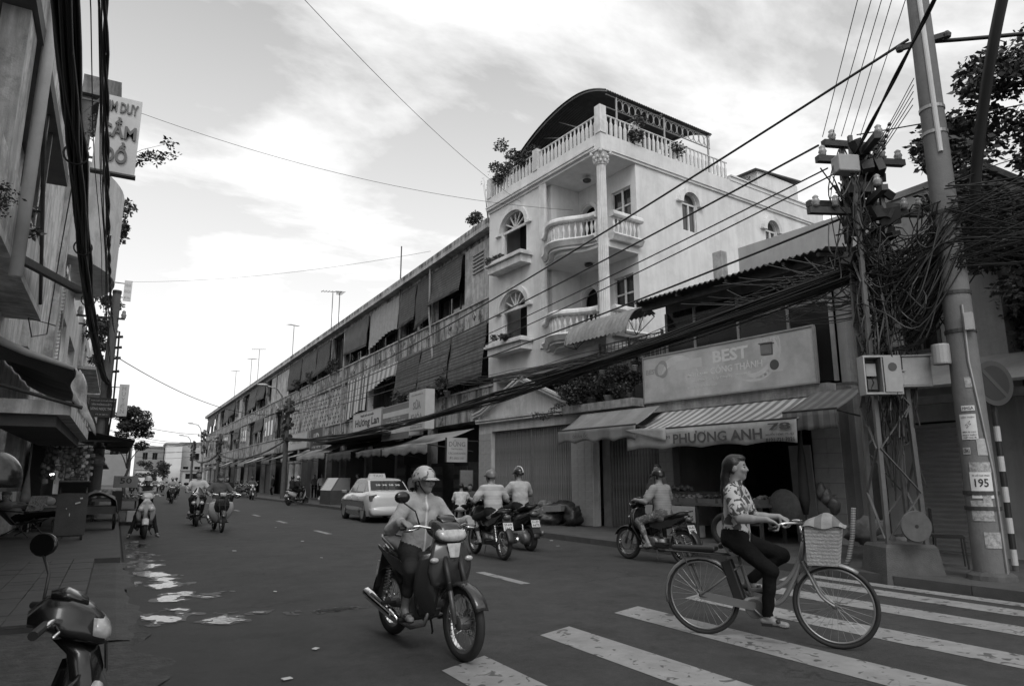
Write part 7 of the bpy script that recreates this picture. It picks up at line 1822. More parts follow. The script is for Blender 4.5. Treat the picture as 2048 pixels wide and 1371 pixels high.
        for s in (-1, 1): b.tube([(-.38, s * .12, .77), (-.62, s * .12, .86), (-.76, s * .06, .88), (-.78, 0, .88)], .013, 6)
        b.build('grab_rail', chrome if kind == 'cub' else accent, t, True)
        MB().loft([sec(-.68, .735, .12, .08), sec(-.74, .745, .14, .085), sec(-.775, .75, .10, .055)]).build('tail_lamp', tail_m, t, True)
        MB().obox((-.76, 0, .56), (.012, .17, .34), (0, .35, 0)).build('plate_holder', plastic, t); plate(t, -.775, .585, plt)
        # engine
        b = MB(); b.lathe([(.06, -.12), (.10, -.11), (.11, 0), (.10, .11), (.06, .12)], 18, (-.02, 0, .33), 'Y'); b.obox((-.12, 0, .32), (.24, .17, .16)); b.tube([(.04, 0, .36), (.26, 0, .42)], .062, 10); b.build('engine', engine_m, t, True)
        b = MB()
        for k in range(6): b.lathe([(.075, 0), (.075, .008)], 12, (.08 + k * .026, 0, .375 + k * .0065), 'X')
        b.build('cooling_fins', engine_m, t)
    else:
        # scooter: apron, floorboard, big rear body
        b = MB().loft([sec(.20, 1.01, .16, .06), sec(.27, 1.03, .34, .13, top=.7), sec(.36, 1.0, .32, .15, top=.7), sec(.43, .96, .20, .10)]); b.build('handlebar_cowl', paint, t, True)
        if kind == 'vespa': MB().ball((.43, 0, 1.0), .075, 12, 8, (.7, 1, 1)).build('headlamp', lens_m, t, True)
        b = MB().loft([sec(.40, .94, .10, .06), sec(.47, .84, .26, .18, top=.7), sec(.46, .72, .40, .26, top=.8), sec(.41, .58, .42, .26), sec(.33, .40, .34, .20)]); ap = b.build('front_apron', paint, t, True)
        if kind == 'scooter':
            for s in (-1, 1): MB().ball((.50, s * .115, .70), .075, 10, 7, (.6, .95, .75)).build('headlamp', lens_m, ap, True)
            b = MB(); b.prism([(-.02, .90), (.02, .90), (.05, .72), (0, .58), (-.05, .72)], .585, .592, 'X'); b.build('apron_blade', accent, ap)
        b = MB().loft([sec(.36, .34, .38, .10), sec(.15, .27, .36, .08), sec(-.08, .27, .36, .10), sec(-.14, .34, .34, .12)]); b.build('floorboard', plastic, t, True)
        b = MB().loft([sec(-.04, .50, .22, .42), sec(-.15, .56, .32, .40), sec(-.4, .60, .36, .34, top=.8), sec(-.6, .66, .30, .24, top=.8), sec(-.80, .74, .14, .10)]); b.build('tail_body', paint, t, True)
        b = MB().loft([sec(.04, .75, .14, .05), sec(-.08, .78, .27, .10), sec(-.25, .79, .29, .10), sec(-.45, .82, .27, .10), sec(-.66, .86, .20, .06)]); b.build('seat', seat_m, t, True)
        MB().loft([sec(-.74, .72, .18, .07), sec(-.80, .73, .20, .075), sec(-.825, .735, .14, .05)]).build('tail_lamp', tail_m, t, True)
        b = MB()
        for s in (-1, 1): b.tube([(-.45, s * .13, .82), (-.7, s * .12, .9), (-.82, 0, .92)], .014, 6)
        b.build('grab_rail', accent, t, True)
        MB().obox((-.80, 0, .52), (.012, .18, .34), (0, .35, 0)).build('plate_holder', plastic, t); plate(t, -.815, .545, plt)
        b = MB(); b.obox((-.35, .10, .28), (.5, .12, .2), (0, .1, 0)); b.lathe([(.10, -.08), (.12, -.05), (.12, .05), (.10, .08)], 16, (-.58, .11, R + .02), 'Y'); b.build('engine', engine_m, t, True, bevel=0)
    for s in (-1, 1):
        b = MB(); b.tube([(xr, s * .10, R), (-.05, s * .09, .32)], .018, 6); b.build('swingarm', plastic, t)
        b = MB(); b.tube([(xr + .06, s * .115, R + .03), (xr + .14, s * .115, .60)], .017, 8); sk = b.build('shock_absorber', chrome, t)
        b = MB(); hx = [(xr + .075 + .05 * i / 60, s * .115 + .034 * math.cos(i * .75), R + .1 + .24 * i / 60) if 0 else (xr + .08 + .05 * i / 60 + .030 * math.cos(i * .8), s * .115 + .030 * math.sin(i * .8), R + .10 + .22 * i / 60) for i in range(61)]; b.tube(hx, .0055, 4); b.build('coil_spring', engine_m, sk)
    b = MB(); b.tube([(.22, -.08, .36), (.20, -.12, .22), (.0, -.14, .17), (-.20, -.15, .20)], .017, 8); ex = b.build('exhaust_pipe', engine_m, t, True)
    MB().tube([(-.18, -.16, .20), (-.30, -.165, .235), (-.60, -.17, .31), (-.80, -.175, .36), (-.83, -.176, .367)], [.026, .044, .050, .050, .034], 12).build('muffler', chrome if kind != 'scooter' else engine_m, ex, True)
    MB().tube([(-.35, -.205, .31), (-.62, -.218, .375)], .012, 6).build('heat_shield', engine_m, ex)
    b = MB(); b.tube([(.02, -.26, .24), (.02, .26, .24)], .012, 6)
    for s in (-1, 1): b.tube([(.02, s * .18, .24), (.02, s * .27, .245)], .02, 8); MB().tube([(-.36, s * .10, .32), (-.36, s * .24, .33)], .016, 8).build('rear_peg', black_m, t)
    b.build('foot_pegs', black_m, t)
    if kind != 'scooter' and not sc_: MB().obox((-.30, .105, .30), (.56, .03, .09), (0, -.02, 0)).build('chain_case', plastic, t, bevel=.01)
    MB().tube([(-.12, .12, .22), (-.16, .17, .08), (-.22, .2, .05)], .010, 6).build('side_stand', plastic, t)
    if kind == 'cub':
        bs = MB()
        for k in range(9): q = k / 8; bs.tube([(.50, -.15 + .30 * q, .72), (.51, -.17 + .34 * q, .93)], .004, 4); 
        for k in range(6):
            z = .72 + .042 * k; w = .15 + .02 * k / 5; bs.tube([(.46, -w, z), (.64, -w * .9, z), (.64, w * .9, z), (.46, w, z)], .004, 4)
        for k in range(6): bs.tube([(.63, -.13 + .052 * k, .72), (.65, -.15 + .06 * k, .93)], .004, 4); bs.tube([(.46 + .03 * k, -.14, .72), (.46 + .03 * k, .14, .72)], .004, 4)
        bs.build('wire_basket', plastic, t)
    return t
def grips(kind, dy=.31):
    gx, gz = (.20, 1.00) if kind not in ('scooter', 'vespa') else (.22, 1.02)
    return (((gx + .018, dy, gz + .006), (.25, .95, -.1)), ((gx + .018, -dy, gz + .006), (-.25, .95, .1)))
PEGS = (((.0, .20, .325), (1, .12, -.05)), ((.0, -.20, .325), (1, -.12, -.05)))
FLOOR = (((.18, .14, .40), (1, .1, -.02)), ((.18, -.14, .40), (1, -.1, -.02)))
def head(dx, dy): return math.atan2(dy, dx)
NEAR = .0085
sh = lambda n, v, **k: mat(n, v, .9, .22, 5, .5, 22, spec=.12, **k)
jean = sh('dark denim', .035); blk = sh('black trousers', .008); dkp = sh('dark trousers', .022)
# 1 woman on a dark underbone bike riding toward the crossing
L1 = (2.44, 5.86, 0); H1 = head(.12, -1.0)
moto('dark underbone motorbike with bright headlamp ridden by the woman in a pale hoodie', L1, H1, 'wave', bk_dark, bk_grey, ('59-X1', '4826'), (-1,), badge=lens_m)
wh = mat('patterned pale helmet', .42, .4, .1, 4, cells=(14, .08, .56))
person('woman in pale zipped hoodie, jeans and patterned pale helmet riding the dark underbone motorbike', L1, H1, (-.17, 0, .79), 10, grips('wave'), PEGS, dict(fem=True, scale=.95, sleeve='long', pants='crop', shirt=sh('pale hoodie', .36, cells=None), trousers=jean, helmet=wh, long=False, hood=True, zip=paper_m), vox=NEAR, head_yaw=.25)
# 2 bicycle and rider
L2 = (5.16, 4.58, 0); H2 = head(.50, -.87)
bi = thing('bicycle', 'step-through city bicycle with front basket and padded rear rack on the crossing', 'bicycle', L2, H2)
RW = .345; XR_, XF = -.54, .60
bf = mat('grey bicycle enamel', .22, .35, .1, 5, metal=.3)
for x in (XR_, XF):
    n = 48; b = MB().tube([(x + (RW - .018) * math.cos(2 * PI * k / n), 0, RW + (RW - .018) * math.sin(2 * PI * k / n)) for k in range(n)], .019, 8, closed=True); w = b.build('wheel', tyre_m, bi, True)
    b = MB().tube([(x + (RW - .046) * math.cos(2 * PI * k / n), 0, RW + (RW - .046) * math.sin(2 * PI * k / n)) for k in range(n)], .010, 6, closed=True); b.build('rim', mat('dull rim', .3, .35, .1, 4, metal=.7), w, True)
    b = MB()
    for k in range(28): a = 2 * PI * k / 28; o = .5 if k % 2 else -.5; b.tube([(x + .02 * math.cos(a + o), .03 if k % 4 < 2 else -.03, RW + .02 * math.sin(a + o)), (x + (RW - .05) * math.cos(a), 0, RW + (RW - .05) * math.sin(a))], .0012, 4, False)
    b.build('spokes', steel, w, kind='stuff'); MB().lathe([(.015, -.05), (.022, -.04), (.022, .04), (.015, .05)], 12, (x, 0, RW), 'Y').build('hub', engine_m, w)
mudguard(bi, XR_, RW, .05, 20, 195, bf, .012); mudguard(bi, XF, RW, .05, 55, 150, bf, .012)
BB = (-.06, 0, .27); HT = (.36, 0, .74)
b = MB(); b.tube(spl([HT, (.27, 0, .52), (.15, 0, .34), BB]), .022, 8); b.tube(spl([(.37, 0, .80), (.28, 0, .60), (.14, 0, .46), (-.10, 0, .42)]), .018, 8); b.tube([BB, (-.19, 0, .72)], .017, 8)
for s in (-1, 1): b.tube([BB, (XR_, s * .06, RW)], .010, 6); b.tube([(-.16, s * .02, .64), (XR_, s * .06, RW)], .009, 6)
b.tube([(.345, 0, .68), (.385, 0, .86)], .024, 8); b.build('frame', bf, bi, True)
b = MB()
for s in (-1, 1): b.tube(spl([(.365, s * .03, .70), (.43, s * .05, .56), (.50, s * .05, .42), (XF, s * .05, RW)]), .012, 6)
b.build('fork', bf, bi, True)
b = MB(); b.tube([(.385, 0, .86), (.37, 0, 1.0)], .014, 8); b.tube(spl([(.16, .28, .98), (.28, .27, 1.03), (.38, .12, 1.03), (.38, -.12, 1.03), (.28, -.27, 1.03), (.16, -.28, .98)]), .011, 8); b.build('handlebar', chrome, bi, True)
for s in (-1, 1): MB().tube([(.15, s * .28, .977), (.26, s * .275, 1.02)], .016, 8).build('grip', black_m, bi)
b = MB().loft([sec(-.34, .80, .20, .06), sec(-.26, .82, .21, .07), sec(-.15, .815, .12, .05), sec(-.06, .80, .05, .03)]); b.build('saddle', seat_m, bi, True)
MB().tube([(-.20, 0, .72), (-.215, 0, .79)], .013, 8).build('seat_post', chrome, bi)
b = MB()
for s in (-1, 1): b.tube([(-.24, s * .05, .72), (-.86, s * .06, .735)], .008, 6); b.tube([(-.70, s * .06, .735), (XR_, s * .065, RW)], .006, 6)
b.build('rear_rack', steel_d, bi); MB().box(-.80, -.38, -.07, .07, .742, .79).build('rack_pad', seat_m, bi, bevel=.02)
b = MB(); b.lathe([(.075, 0), (.085, .002), (.085, .008), (.075, .01)], 20, (BB[0], -.055, BB[2]), 'Y'); b.tube([(BB[0], -.07, BB[2]), (.06, -.075, .165)], .010, 6); b.tube([(BB[0], .07, BB[2]), (-.18, .075, .41)], .010, 6); b.build('crankset', engine_m, bi)
for (x, z, s) in ((.06, .165, -1), (-.18, .41, 1)): MB().box(x - .045, x + .045, min(s * .08, s * .17), max(s * .08, s * .17), z - .012, z + .012).build('pedal', black_m, bi)
MB().obox((-.30, -.055, .32), (.50, .012, .07), (0, .13, 0)).build('chain_guard', bf, bi)
# battery box and chain case on the step-through frame
MB().obox((-.245, 0, .50), (.10, .09, .36), (0, -.30, 0)).build('battery', plastic, bi, bevel=.015); MB().obox((-.02, 0, .33), (.26, .10, .10), (0, -.25, 0)).build('motor_cover', mat('pale motor cover', .3), bi, bevel=.02)
bm2 = mat('woven pale basket', .36, .8, .2, 5, .5, 60, stripes=(2, .03, .26, .5)); b = MB().loft([[(.42 + dx * k, dy * k, z) for dx, dy in ((0, -.15), (.28, -.15), (.28, .15), (0, .15))] for k, z in ((.84, .68), (1.0, 1.0))]); b.build('basket', bm2, bi)
def clo(u, v): return (.40 + .33 * u, -.17 + .34 * v, 1.0 + .11 * max(0, math.sin(PI * u)) ** .7 * max(0, math.sin(PI * v)) ** .5 + .012 * math.sin(u * 9 + v * 4))
o = MB().grid(clo, 14, 14).build('basket_cloth', mat('cloth bag in basket', .24, .8, .3, 6, .3, 20, stripes=(0, .14, .13, .6)), bi, True)
MB().tube([(.33, .03, .60), (.30, .03, .45)], .004, 4).build('brake_cable', cable_m, bi); MB().ball((.45, 0, .90), .045, 8, 6).build('lamp', plastic, bi, True)
flo = mat('floral blouse', .38, .8, .1, 5, .2, 20, cells=(13, .05, .50))
person('woman in floral blouse and black trousers riding the bicycle over the crossing', L2, H2, (-.20, 0, .88), 3, (((.20, .28, 1.0), (.35, .94, .1)), ((.20, -.28, 1.0), (-.35, .94, -.1))), (((-.14, .13, .48), (1, 0, -.15)), ((.06, -.13, .235), (1, 0, -.05))),
       dict(fem=True, scale=.98, sleeve='short', pants='long', shirt=flo, trousers=blk, long=True, tuck=False), vox=NEAR, head_yaw=.05, elbow=((-.4, .3, -.85), (-.4, -.3, -.85)))
# 3 two men riding away
L3 = (6.16, 11.8, 0); H3 = head(.03, 1)
moto('dark underbone motorbike ridden away by the man in a striped polo shirt', L3, H3, 'wave', bk_black, bk_grey, ('57-H9', '7117'), ())
person('man in pale striped polo shirt and dull round helmet riding away', L3, H3, (-.20, 0, .83), 14, grips('wave'), PEGS, dict(scale=1.0, sleeve='short', pants='crop', shirt=mat('striped polo', .42, .85, .1, 5, .2, 26, stripes=(2, .16, .31, .5)), trousers=dkp, helmet=mat('dull grey helmet', .14, .3, .1, 4)), vox=.011, head_yaw=.1)
L4 = (7.38, 12.95, 0); H4 = head(.0, 1)
moto('black scooter ridden away beside the striped-shirt rider', L4, H4, 'scooter', bk_black, plastic, ('51-Z7', '6673'), ())
person('man in plain pale shirt and black striped helmet riding away on the black scooter', L4, H4, (-.22, 0, .88), 8, grips('scooter'), FLOOR, dict(scale=1.0, sleeve='short', pants='long', shirt=sh('plain pale shirt', .38), trousers=dkp, helmet=mat('black gloss helmet', .02, .15, .05, 4), band=True), vox=.012, head_yaw=.25)
# 4 man by the kerb
L5 = (8.34, 9.68, 0); H5 = head(-.19, 1)
moto('dark underbone motorbike close to the kerb before the vegetable stall', L5, H5, 'wave', bk_black, bk_dark, ('52-X3', '4737'), ())
person('man in checked short-sleeved shirt and patterned shorts on the kerbside motorbike', L5, H5, (-.20, 0, .83), 8, grips('wave'), PEGS, dict(scale=1.0, sleeve='short', pants='crop', shirt=mat('checked shirt', .24, .85, .12, 5, .2, 26, stripes=(2, .028, .18, .5)), trousers=mat('patterned shorts', .08, .85, .2, 5, cells=(20, .2, .55)), helmet=mat('black gloss helmet', .02)), vox=.011)
person('dark-haired vendor standing behind the vegetable stall near the kerbside rider', (10.15, 11.6, .12), head(-1, -.2), (0, 0, .88), 4, (((.28, .16, .95), None), ((.28, -.16, .95), None)), (((0, .10, .09), (1, .1, 0)), ((0, -.10, .09), (1, -.1, 0))), dict(fem=True, scale=.94, sleeve='short', pants='long', shirt=sh('dark blouse', .05), trousers=blk), vox=.016)
# 5 oncoming riders on the left half
L6 = (.72, 19.95, 0); H6 = head(0, -1)
moto('white scooter standing at the left kerb, facing up the street', L6, H6, 'scooter', bk_white, bk_silver, ('54-P2', '1190'), ())
person('boy in dark vest and pale helmet leaning on folded arms on the white scooter', L6, H6, (-.16, 0, .84), 20, (((.22, -.05, 1.10), None), ((.22, .05, 1.07), None)), (((.12, .30, .09), (1, .3, 0)), ((.12, -.30, .09), (1, -.3, 0))), dict(scale=.88, sleeve='none', pants='long', shirt=sh('dark vest', .03), trousers=dkp, helmet=mat('pale helmet', .40, .35, .1, 5)), vox=.012, elbow=((.3, 1, -.1), (.3, -1, -.1)), knee=(1, 0, .3))
L7 = (2.60, 21.3, 0); H7 = head(.04, -1)
moto('small cub motorbike with white leg shields and wire basket', L7, H7, 'cub', bk_dark, plastic, ('50-A1', '2283'), ())
person('man in grey shirt, dark hat-like helmet and white face mask on the cub motorbike', L7, H7, (-.18, 0, .83), 4, grips('cub', .33), PEGS, dict(scale=1.0, sleeve='short', pants='shorts', shirt=sh('mid grey shirt', .10), trousers=sh('pale shorts', .2), helmet=mat('dark brim helmet', .03, .5, .1, 4), mask=mat('white face mask', .55, .8, .05, 8)), vox=.012)
L8 = (2.30, 24.3, 0); H8 = head(-.05, -1)
moto('large dark scooter with tall screen ridden by the man in a white T-shirt', L8, H8, 'scooter', bk_black, bk_silver, ('59-S2', '3391'), (1, -1))
person('bare-headed man in white T-shirt on the large dark scooter', L8, H8, (-.22, 0, .88), 4, grips('scooter'), FLOOR, dict(scale=1.02, sleeve='short', pants='long', shirt=sh('white T-shirt', .5), trousers=dkp), vox=.012)
ws_ = thing('windscreen', 'smoked windscreen on the large dark scooter', 'windscreen', L8, H8); o = MB().grid(lambda u, v: (.45 - .10 * v, (u - .5) * (.30 - .08 * v), .94 + .24 * v - .10 * (2 * u - 1) ** 2 * v), 8, 6).build('screen', glass_d, ws_, True)
# smaller traffic farther off
def rider(mlabel, plabel, x, y, hx, hy, kind, paint, shirt, helm, vox=.02, group=None, extra=None, accent=None):
    h = head(hx, hy); moto(mlabel, (x, y, 0), h, kind, paint, accent, ('59-K1', '20%02d' % (int(y) % 90)), (1, -1) if y < 60 else ())
    st = dict(scale=.98, sleeve='short', pants='long', shirt=shirt, trousers=dkp, helmet=helm); st.update(extra or {})
    k = 'scooter' if kind in ('scooter', 'vespa') else 'wave'
    return person(plabel, (x, y, 0), h, (-.2, 0, .86 if k == 'scooter' else .82), 6, grips(kind), FLOOR if k == 'scooter' else PEGS, st, vox=vox)
hd1 = mat('black gloss helmet', .02); hd2 = mat('pale helmet', .4)
rider('plain motorbike behind the white T-shirt scooter', 'rider in very dark shirt behind the masked cub rider', 4.35, 33.5, 0, -1, 'wave', bk_dark, sh('very dark shirt', .02), None)
rider('dark motorbike half hidden behind the large dark scooter', 'rider in light shirt half hidden behind the white T-shirt man', 3.0, 31.5, 0, -1, 'wave', bk_dark, sh('plain pale shirt', .38), hd1)
rider('dark motorbike coming on alone down the left lane', 'rider in pale shirt and white helmet alone in the left lane', 3.05, 47.5, .02, -1, 'wave', bk_black, sh('plain pale shirt', .38), hd2)
for i, (x, y) in enumerate(((4.1, 60), (2.3, 68), (3.3, 74), (1.5, 80), (4.6, 88), (2.4, 95))):
    rider('distant motorbike in the traffic at the end of the street', 'distant motorbike rider at the end of the street', x, y, 0, -1, 'wave', bk_dark, sh(('plain pale shirt', 'mid grey shirt')[i % 2], .2), (hd1, hd2)[i % 2], .035)
    for o in PEOPLE[-1:]: o['group'] = 'distant motorbike riders'
for o in list(SC.objects):
    if o.get('label') == 'distant motorbike in the traffic at the end of the street': o['group'] = 'distant motorbikes'
rider('pale scooter riding in along the right lane beyond the vespa-like scooter', 'helmeted rider in grey top on the pale scooter', 8.55, 53.0, -.03, -1, 'scooter', bk_silver, sh('mid grey shirt', .1), hd1)
# couple on a white step-through scooter crossing toward the kerb
L9 = (9.0, 40.6, 0); H9 = head(.86, .5)
moto('rounded white scooter carrying two people toward the right kerb', L9, H9, 'vespa', bk_white, bk_silver, ('51-F4', '8821'), ())
person('rider in dark jacket and pale helmet driving the rounded white scooter', L9, H9, (-.08, 0, .86), 8, grips('vespa'), FLOOR, dict(scale=.98, sleeve='long', pants='long', shirt=sh('dark jacket', .025), trousers=dkp, helmet=hd2), vox=.018)
person('pillion passenger in dark jacket and black helmet on the rounded white scooter', L9, H9, (-.45, 0, .90), 4, (((-.12, .17, .98), None), ((-.12, -.17, .98), None)), (((-.30, .24, .40), (1, .1, 0)), ((-.30, -.24, .40), (1, -.1, 0))), dict(fem=True, scale=.93, sleeve='long', pants='long', shirt=sh('dark jacket', .025), trousers=blk, helmet=hd1), vox=.018)
# pedestrians
def stand(label, x, y, hx, hy, st, vox=.018, arms=None):
    return person(label, (x, y, .12), head(hx, hy), (0, 0, .88), 2, arms or (((.06, .24, .80), None), ((.06, -.24, .80), None)), (((.06, .10, .09), (1, .1, 0)), ((-.05, -.10, .09), (1, -.1, 0))), st, vox=vox, knee=(1, 0, 0))
stand('standing man in white shirt and black trousers by the glass food cart', 11.35, 44.5, -.4, -1, dict(scale=1.0, sleeve='short', pants='long', shirt=sh('white shirt', .48), trousers=blk))
stand('woman in grey blouse standing near the lamp-pole awning', 11.6, 47.5, -.2, -1, dict(fem=True, scale=.95, sleeve='short', pants='long', shirt=sh('grey blouse', .15), trousers=blk))
stand('dark-clothed figure by the far porch columns', 11.0, 58.5, -1, .1, dict(scale=1.0, sleeve='long', pants='long', shirt=sh('dark jacket', .02), trousers=blk), .025)
stand('stall keeper in checked shirt at the snack counter', -1.0, 24.0, .2, -1, dict(scale=1.0, sleeve='short', pants='long', shirt=mat('checked dim shirt', .10, .85, .1, 5, stripes=(2, .06, .04, .5)), trousers=dkp), .018)
stand('man in pale shirt looking into the shop under the long faded awning', 11.5, 29.5, 1, .2, dict(scale=1.0, sleeve='short', pants='long', shirt=sh('plain pale shirt', .38), trousers=dkp), .018)
stand('woman in dark top waiting beside the glass food cart', 11.1, 36.2, -1, .1, dict(fem=True, scale=.95, sleeve='short', pants='long', shirt=sh('dark blouse', .05), trousers=blk), .018)
stand('man in grey shirt standing in front of the short dark awning', 11.3, 32.6, -.6, -.6, dict(scale=.98, sleeve='short', pants='long', shirt=sh('mid grey shirt', .1), trousers=dkp), .018)
# seated man at the low table
t = thing('low_stool', 'small plastic stool under the man in the white shirt', 'stool', (9.85, 20.9, .12)); MB().box(-.15, .15, -.15, .15, .29, .33).build('seat', mat('stool plastic', .12), t)
for sx in (-1, 1):
    for sy in (-1, 1): MB().bar((sx * .15, sy * .15, 0), (sx * .11, sy * .11, .29), .035).build('leg', mat('stool plastic', .12), t)
SIT = dict(scale=1.0, sleeve='short', pants='long', shirt=sh('white shirt', .48), trousers=blk)
person('man in white shirt sitting on a stool with his back to the street', (9.85, 20.9, .12), head(.55, .83), (0, 0, .42), 16, (((.42, .16, .58), None), ((.42, -.16, .58), None)), (((.34, .16, .08), (1, .1, 0)), ((.34, -.16, .08), (1, -.1, 0))), SIT, vox=.014, knee=(.6, 0, 1))
person('dark-haired man in grey shirt facing the low table', (10.75, 22.0, .12), head(-.55, -.83), (0, 0, .42), 16, (((.36, .16, .58), None), ((.36, -.16, .58), None)), (((.34, .16, .08), (1, .1, 0)), ((.34, -.16, .08), (1, -.1, 0))), dict(scale=.98, sleeve='short', pants='long', shirt=sh('mid grey shirt', .1), trousers=blk), vox=.018, knee=(.6, 0, 1))
t = thing('low_stool', 'small stool under the man facing the low table', 'stool', (10.75, 22.0, .12)); MB().box(-.15, .15, -.15, .15, .29, .33).build('seat', mat('stool plastic', .12), t)
for sx in (-1, 1):
    for sy in (-1, 1): MB().bar((sx * .15, sy * .15, 0), (sx * .11, sy * .11, .29), .035).build('leg', mat('stool plastic', .12), t)
t = thing('low_table', 'low dark work table between the two seated men', 'table', (10.3, 21.5, .12), .5); MB().box(-.35, .35, -.3, .3, .52, .56).build('table_top', plastic, t)
for sx in (-1, 1):
    for sy in (-1, 1): MB().bar((sx * .3, sy * .25, 0), (sx * .3, sy * .25, .52), .04).build('leg', plastic, t)
tag(MB().box(10.1, 10.3, 21.5, 21.7, .682, .95).build('tool_case', mat('grey case', .3), None), 'small pale tool case on the low work table', 'case')
moto('dark motorbike parked nose-in beside the seated men', (9.95, 18.3, .12), head(-.75, .65), 'wave', bk_black, bk_grey, ('53-M8', '0714'), (1,))
# reclining man with newspaper
RL = (-1.72, 19.75, .1); RH = head(.87, -.49)
ch = thing('deck_chair', 'dark folding recliner holding the man with the newspaper', 'chair', RL, RH)
def sling(u, v):
    pth = [(-.62, .86), (-.42, .52), (-.15, .30), (.18, .36), (.36, .42)]; q = u * 4; i = min(3, int(q)); f = q - i; return (pth[i][0] + (pth[i + 1][0] - pth[i][0]) * f, (v - .5) * .52, pth[i][1] + (pth[i + 1][1] - pth[i][1]) * f - .02 * math.sin(PI * v))
o = MB().grid(sling, 16, 6).build('sling', mat('dark sling cloth', .03, .85, .1, 5), ch, True); o.modifiers.new('s', 'SOLIDIFY').thickness = .01
for s in (-1, 1):
    MB().tube([(-.66, s * .27, .88), (.30, s * .27, .02)], .014, 6).build('frame_leg', steel_d, ch); MB().tube([(.38, s * .27, .44), (-.40, s * .27, .02)], .014, 6).build('frame_leg', steel_d, ch); MB().tube([(-.45, s * .30, .62), (.10, s * .30, .58)], .016, 6).build('armrest', plastic, ch)
person('man reclining in a deck chair reading a newspaper on the left pavement', RL, RH, (-.16, 0, .42), -42, (((.18, .20, .72), None), ((.18, -.20, .72), None)), (((.80, .12, .52), (.9, 0, .5)), ((.82, -.06, .56), (.9, 0, .5))), dict(scale=1.0, sleeve='short', pants='long', shirt=sh('open pale shirt', .2), trousers=blk, hair=mat('cropped grey hair', .10, .7, .1, 30)), vox=.013, head_tilt=28, knee=(.2, 0, 1))
np_ = thing('newspaper', 'open newspaper held by the reclining man', 'newspaper', RL, RH)
for s in (-1, 1): o = MB().grid(lambda u, v, s=s: (.25 + .02 * math.sin(u * 4) - .06 * u + .10 * v, s * .30 * u, .60 + .34 * v), 6, 4).build('page', mat('newsprint', .3, .85, .2, 4, cells=(30, .14, .52)), np_, True)
tg = thing('side_table', 'foot stool supporting the reclining man\'s feet', 'stool', (-.98, 19.33, .1), RH); MB().box(-.15, .15, -.15, .15, .38, .42).build('seat', mat('stool plastic', .12), tg)
for sx in (-1, 1):
    for sy in (-1, 1): MB().bar((sx * .13, sy * .13, 0), (sx * .13, sy * .13, .38), .035).build('leg', mat('stool plastic', .12), tg)
# parked motorbikes by the right kerb: one prototype, copied with its parts
pk0 = moto('parked dark motorbike standing along the right kerb', (8.9, 58, 0), head(.9, -.4), 'wave', bk_black, bk_grey, ('50-T3', '3372'), (1, -1), 'motorbikes parked along the right kerb')
for (x, y, r) in ((9.0, 59.2, -.5), (9.0, 62, -.3), (9.1, 64, -.6), (9.0, 66, -.4), (9.0, 74, -.5), (9.0, 77, -.3), (9.2, 82, -.4), (9.1, 85, -.5)):
    c = copy_tree(pk0); c.location = (x, y, 0); c.rotation_euler = (0, 0, r)
# foreground parked bike at the bottom left
moto('black glossy motorbike parked at the kerb with one round mirror, its headlamp unlit', (-.40, 3.18, -.03), head(.99, .08), 'wave', bk_black, bk_black, ('59-D1', '5508'), (1,), myaw=.75).scale = (.93, .93, .93)
hp_ = thing('helmet', 'glossy black helmet hung on a thin post at the left edge', 'helmet', (-.565, 4.6, 1.28), 0)
b = MB()
rows = [[(.13 * math.sin(j / 9 * 1.9) * math.cos(2 * PI * k / 20), .13 * math.sin(j / 9 * 1.9) * math.sin(2 * PI * k / 20), .12 + .15 * math.cos(j / 9 * 1.9)) for k in range(20)] for j in range(10)]
b.loft(rows[::-1]); b.build('shell', bk_black, hp_, True); MB().lathe([(.118, .06), (.126, .06), (.126, .08), (.118, .08)], 20).build('rim_trim', plastic, hp_)
pst = thing('stall_post', 'thin steel post standing at the left edge with a helmet on its hook', 'post', (-.74, 4.62, .06)); MB().tube([(0, 0, 0), (0, 0, 2.2)], .016, 8).build('post_shaft', steel_d, pst); MB().tube([(0, 0, 1.52), (.12, -.01, 1.50), (.19, -.02, 1.46)], .008, 6).build('hook', steel_d, pst)
# ------------------------------------------------------------------ taxi sedan seen from behind; local x forward
TX = (8.22, 24.55, 0); TH = head(.04, 1)
tx = thing('taxi', 'white and grey taxi sedan with roof sign parked at the right kerb', 'car', TX, TH)
cw = mat('taxi white paint', .50, .22, .04, 2, coat=.6); cg = mat('taxi grey paint', .14, .25, .05, 2, coat=.5); cgl = mat('car glass', .012, .06, 0, spec=.35)
def csec(x, z0, z1, w0, w1, n=6):
    """body section: bottom width w0, shoulder width w1, rounded shoulders"""
    h = z1 - z0; P = [(-w0 / 2, z0), (-w1 / 2, z0 + h * .30), (-w1 / 2, z0 + h * .62), (-w1 / 2 + .03, z0 + h * .86), (-w1 / 2 + .10, z1 - .01), (-w1 / 4, z1 + .012), (0, z1 + .018)]
    P = P + [(-a, c) for a, c in P[-2::-1]]; return [(x, y, z) for y, z in P]
st_ = [(-2.15, .38, .78, 1.20, 1.30), (-2.10, .27, .92, 1.44, 1.56), (-1.95, .22, 1.00, 1.52, 1.66), (-1.55, .20, 1.02, 1.56, 1.70), (-.9, .19, .97, 1.58, 1.71), (0, .18, .95, 1.58, 1.71), (.8, .19, .94, 1.58, 1.71), (1.1, .20, .93, 1.57, 1.70), (1.6, .22, .86, 1.52, 1.66), (1.98, .26, .76, 1.40, 1.54), (2.12, .34, .62, 1.15, 1.25)]
b = MB().loft([csec(*q) for q in st_]); o = b.build('body', cw, tx, True); sharp_smooth(o, 50)
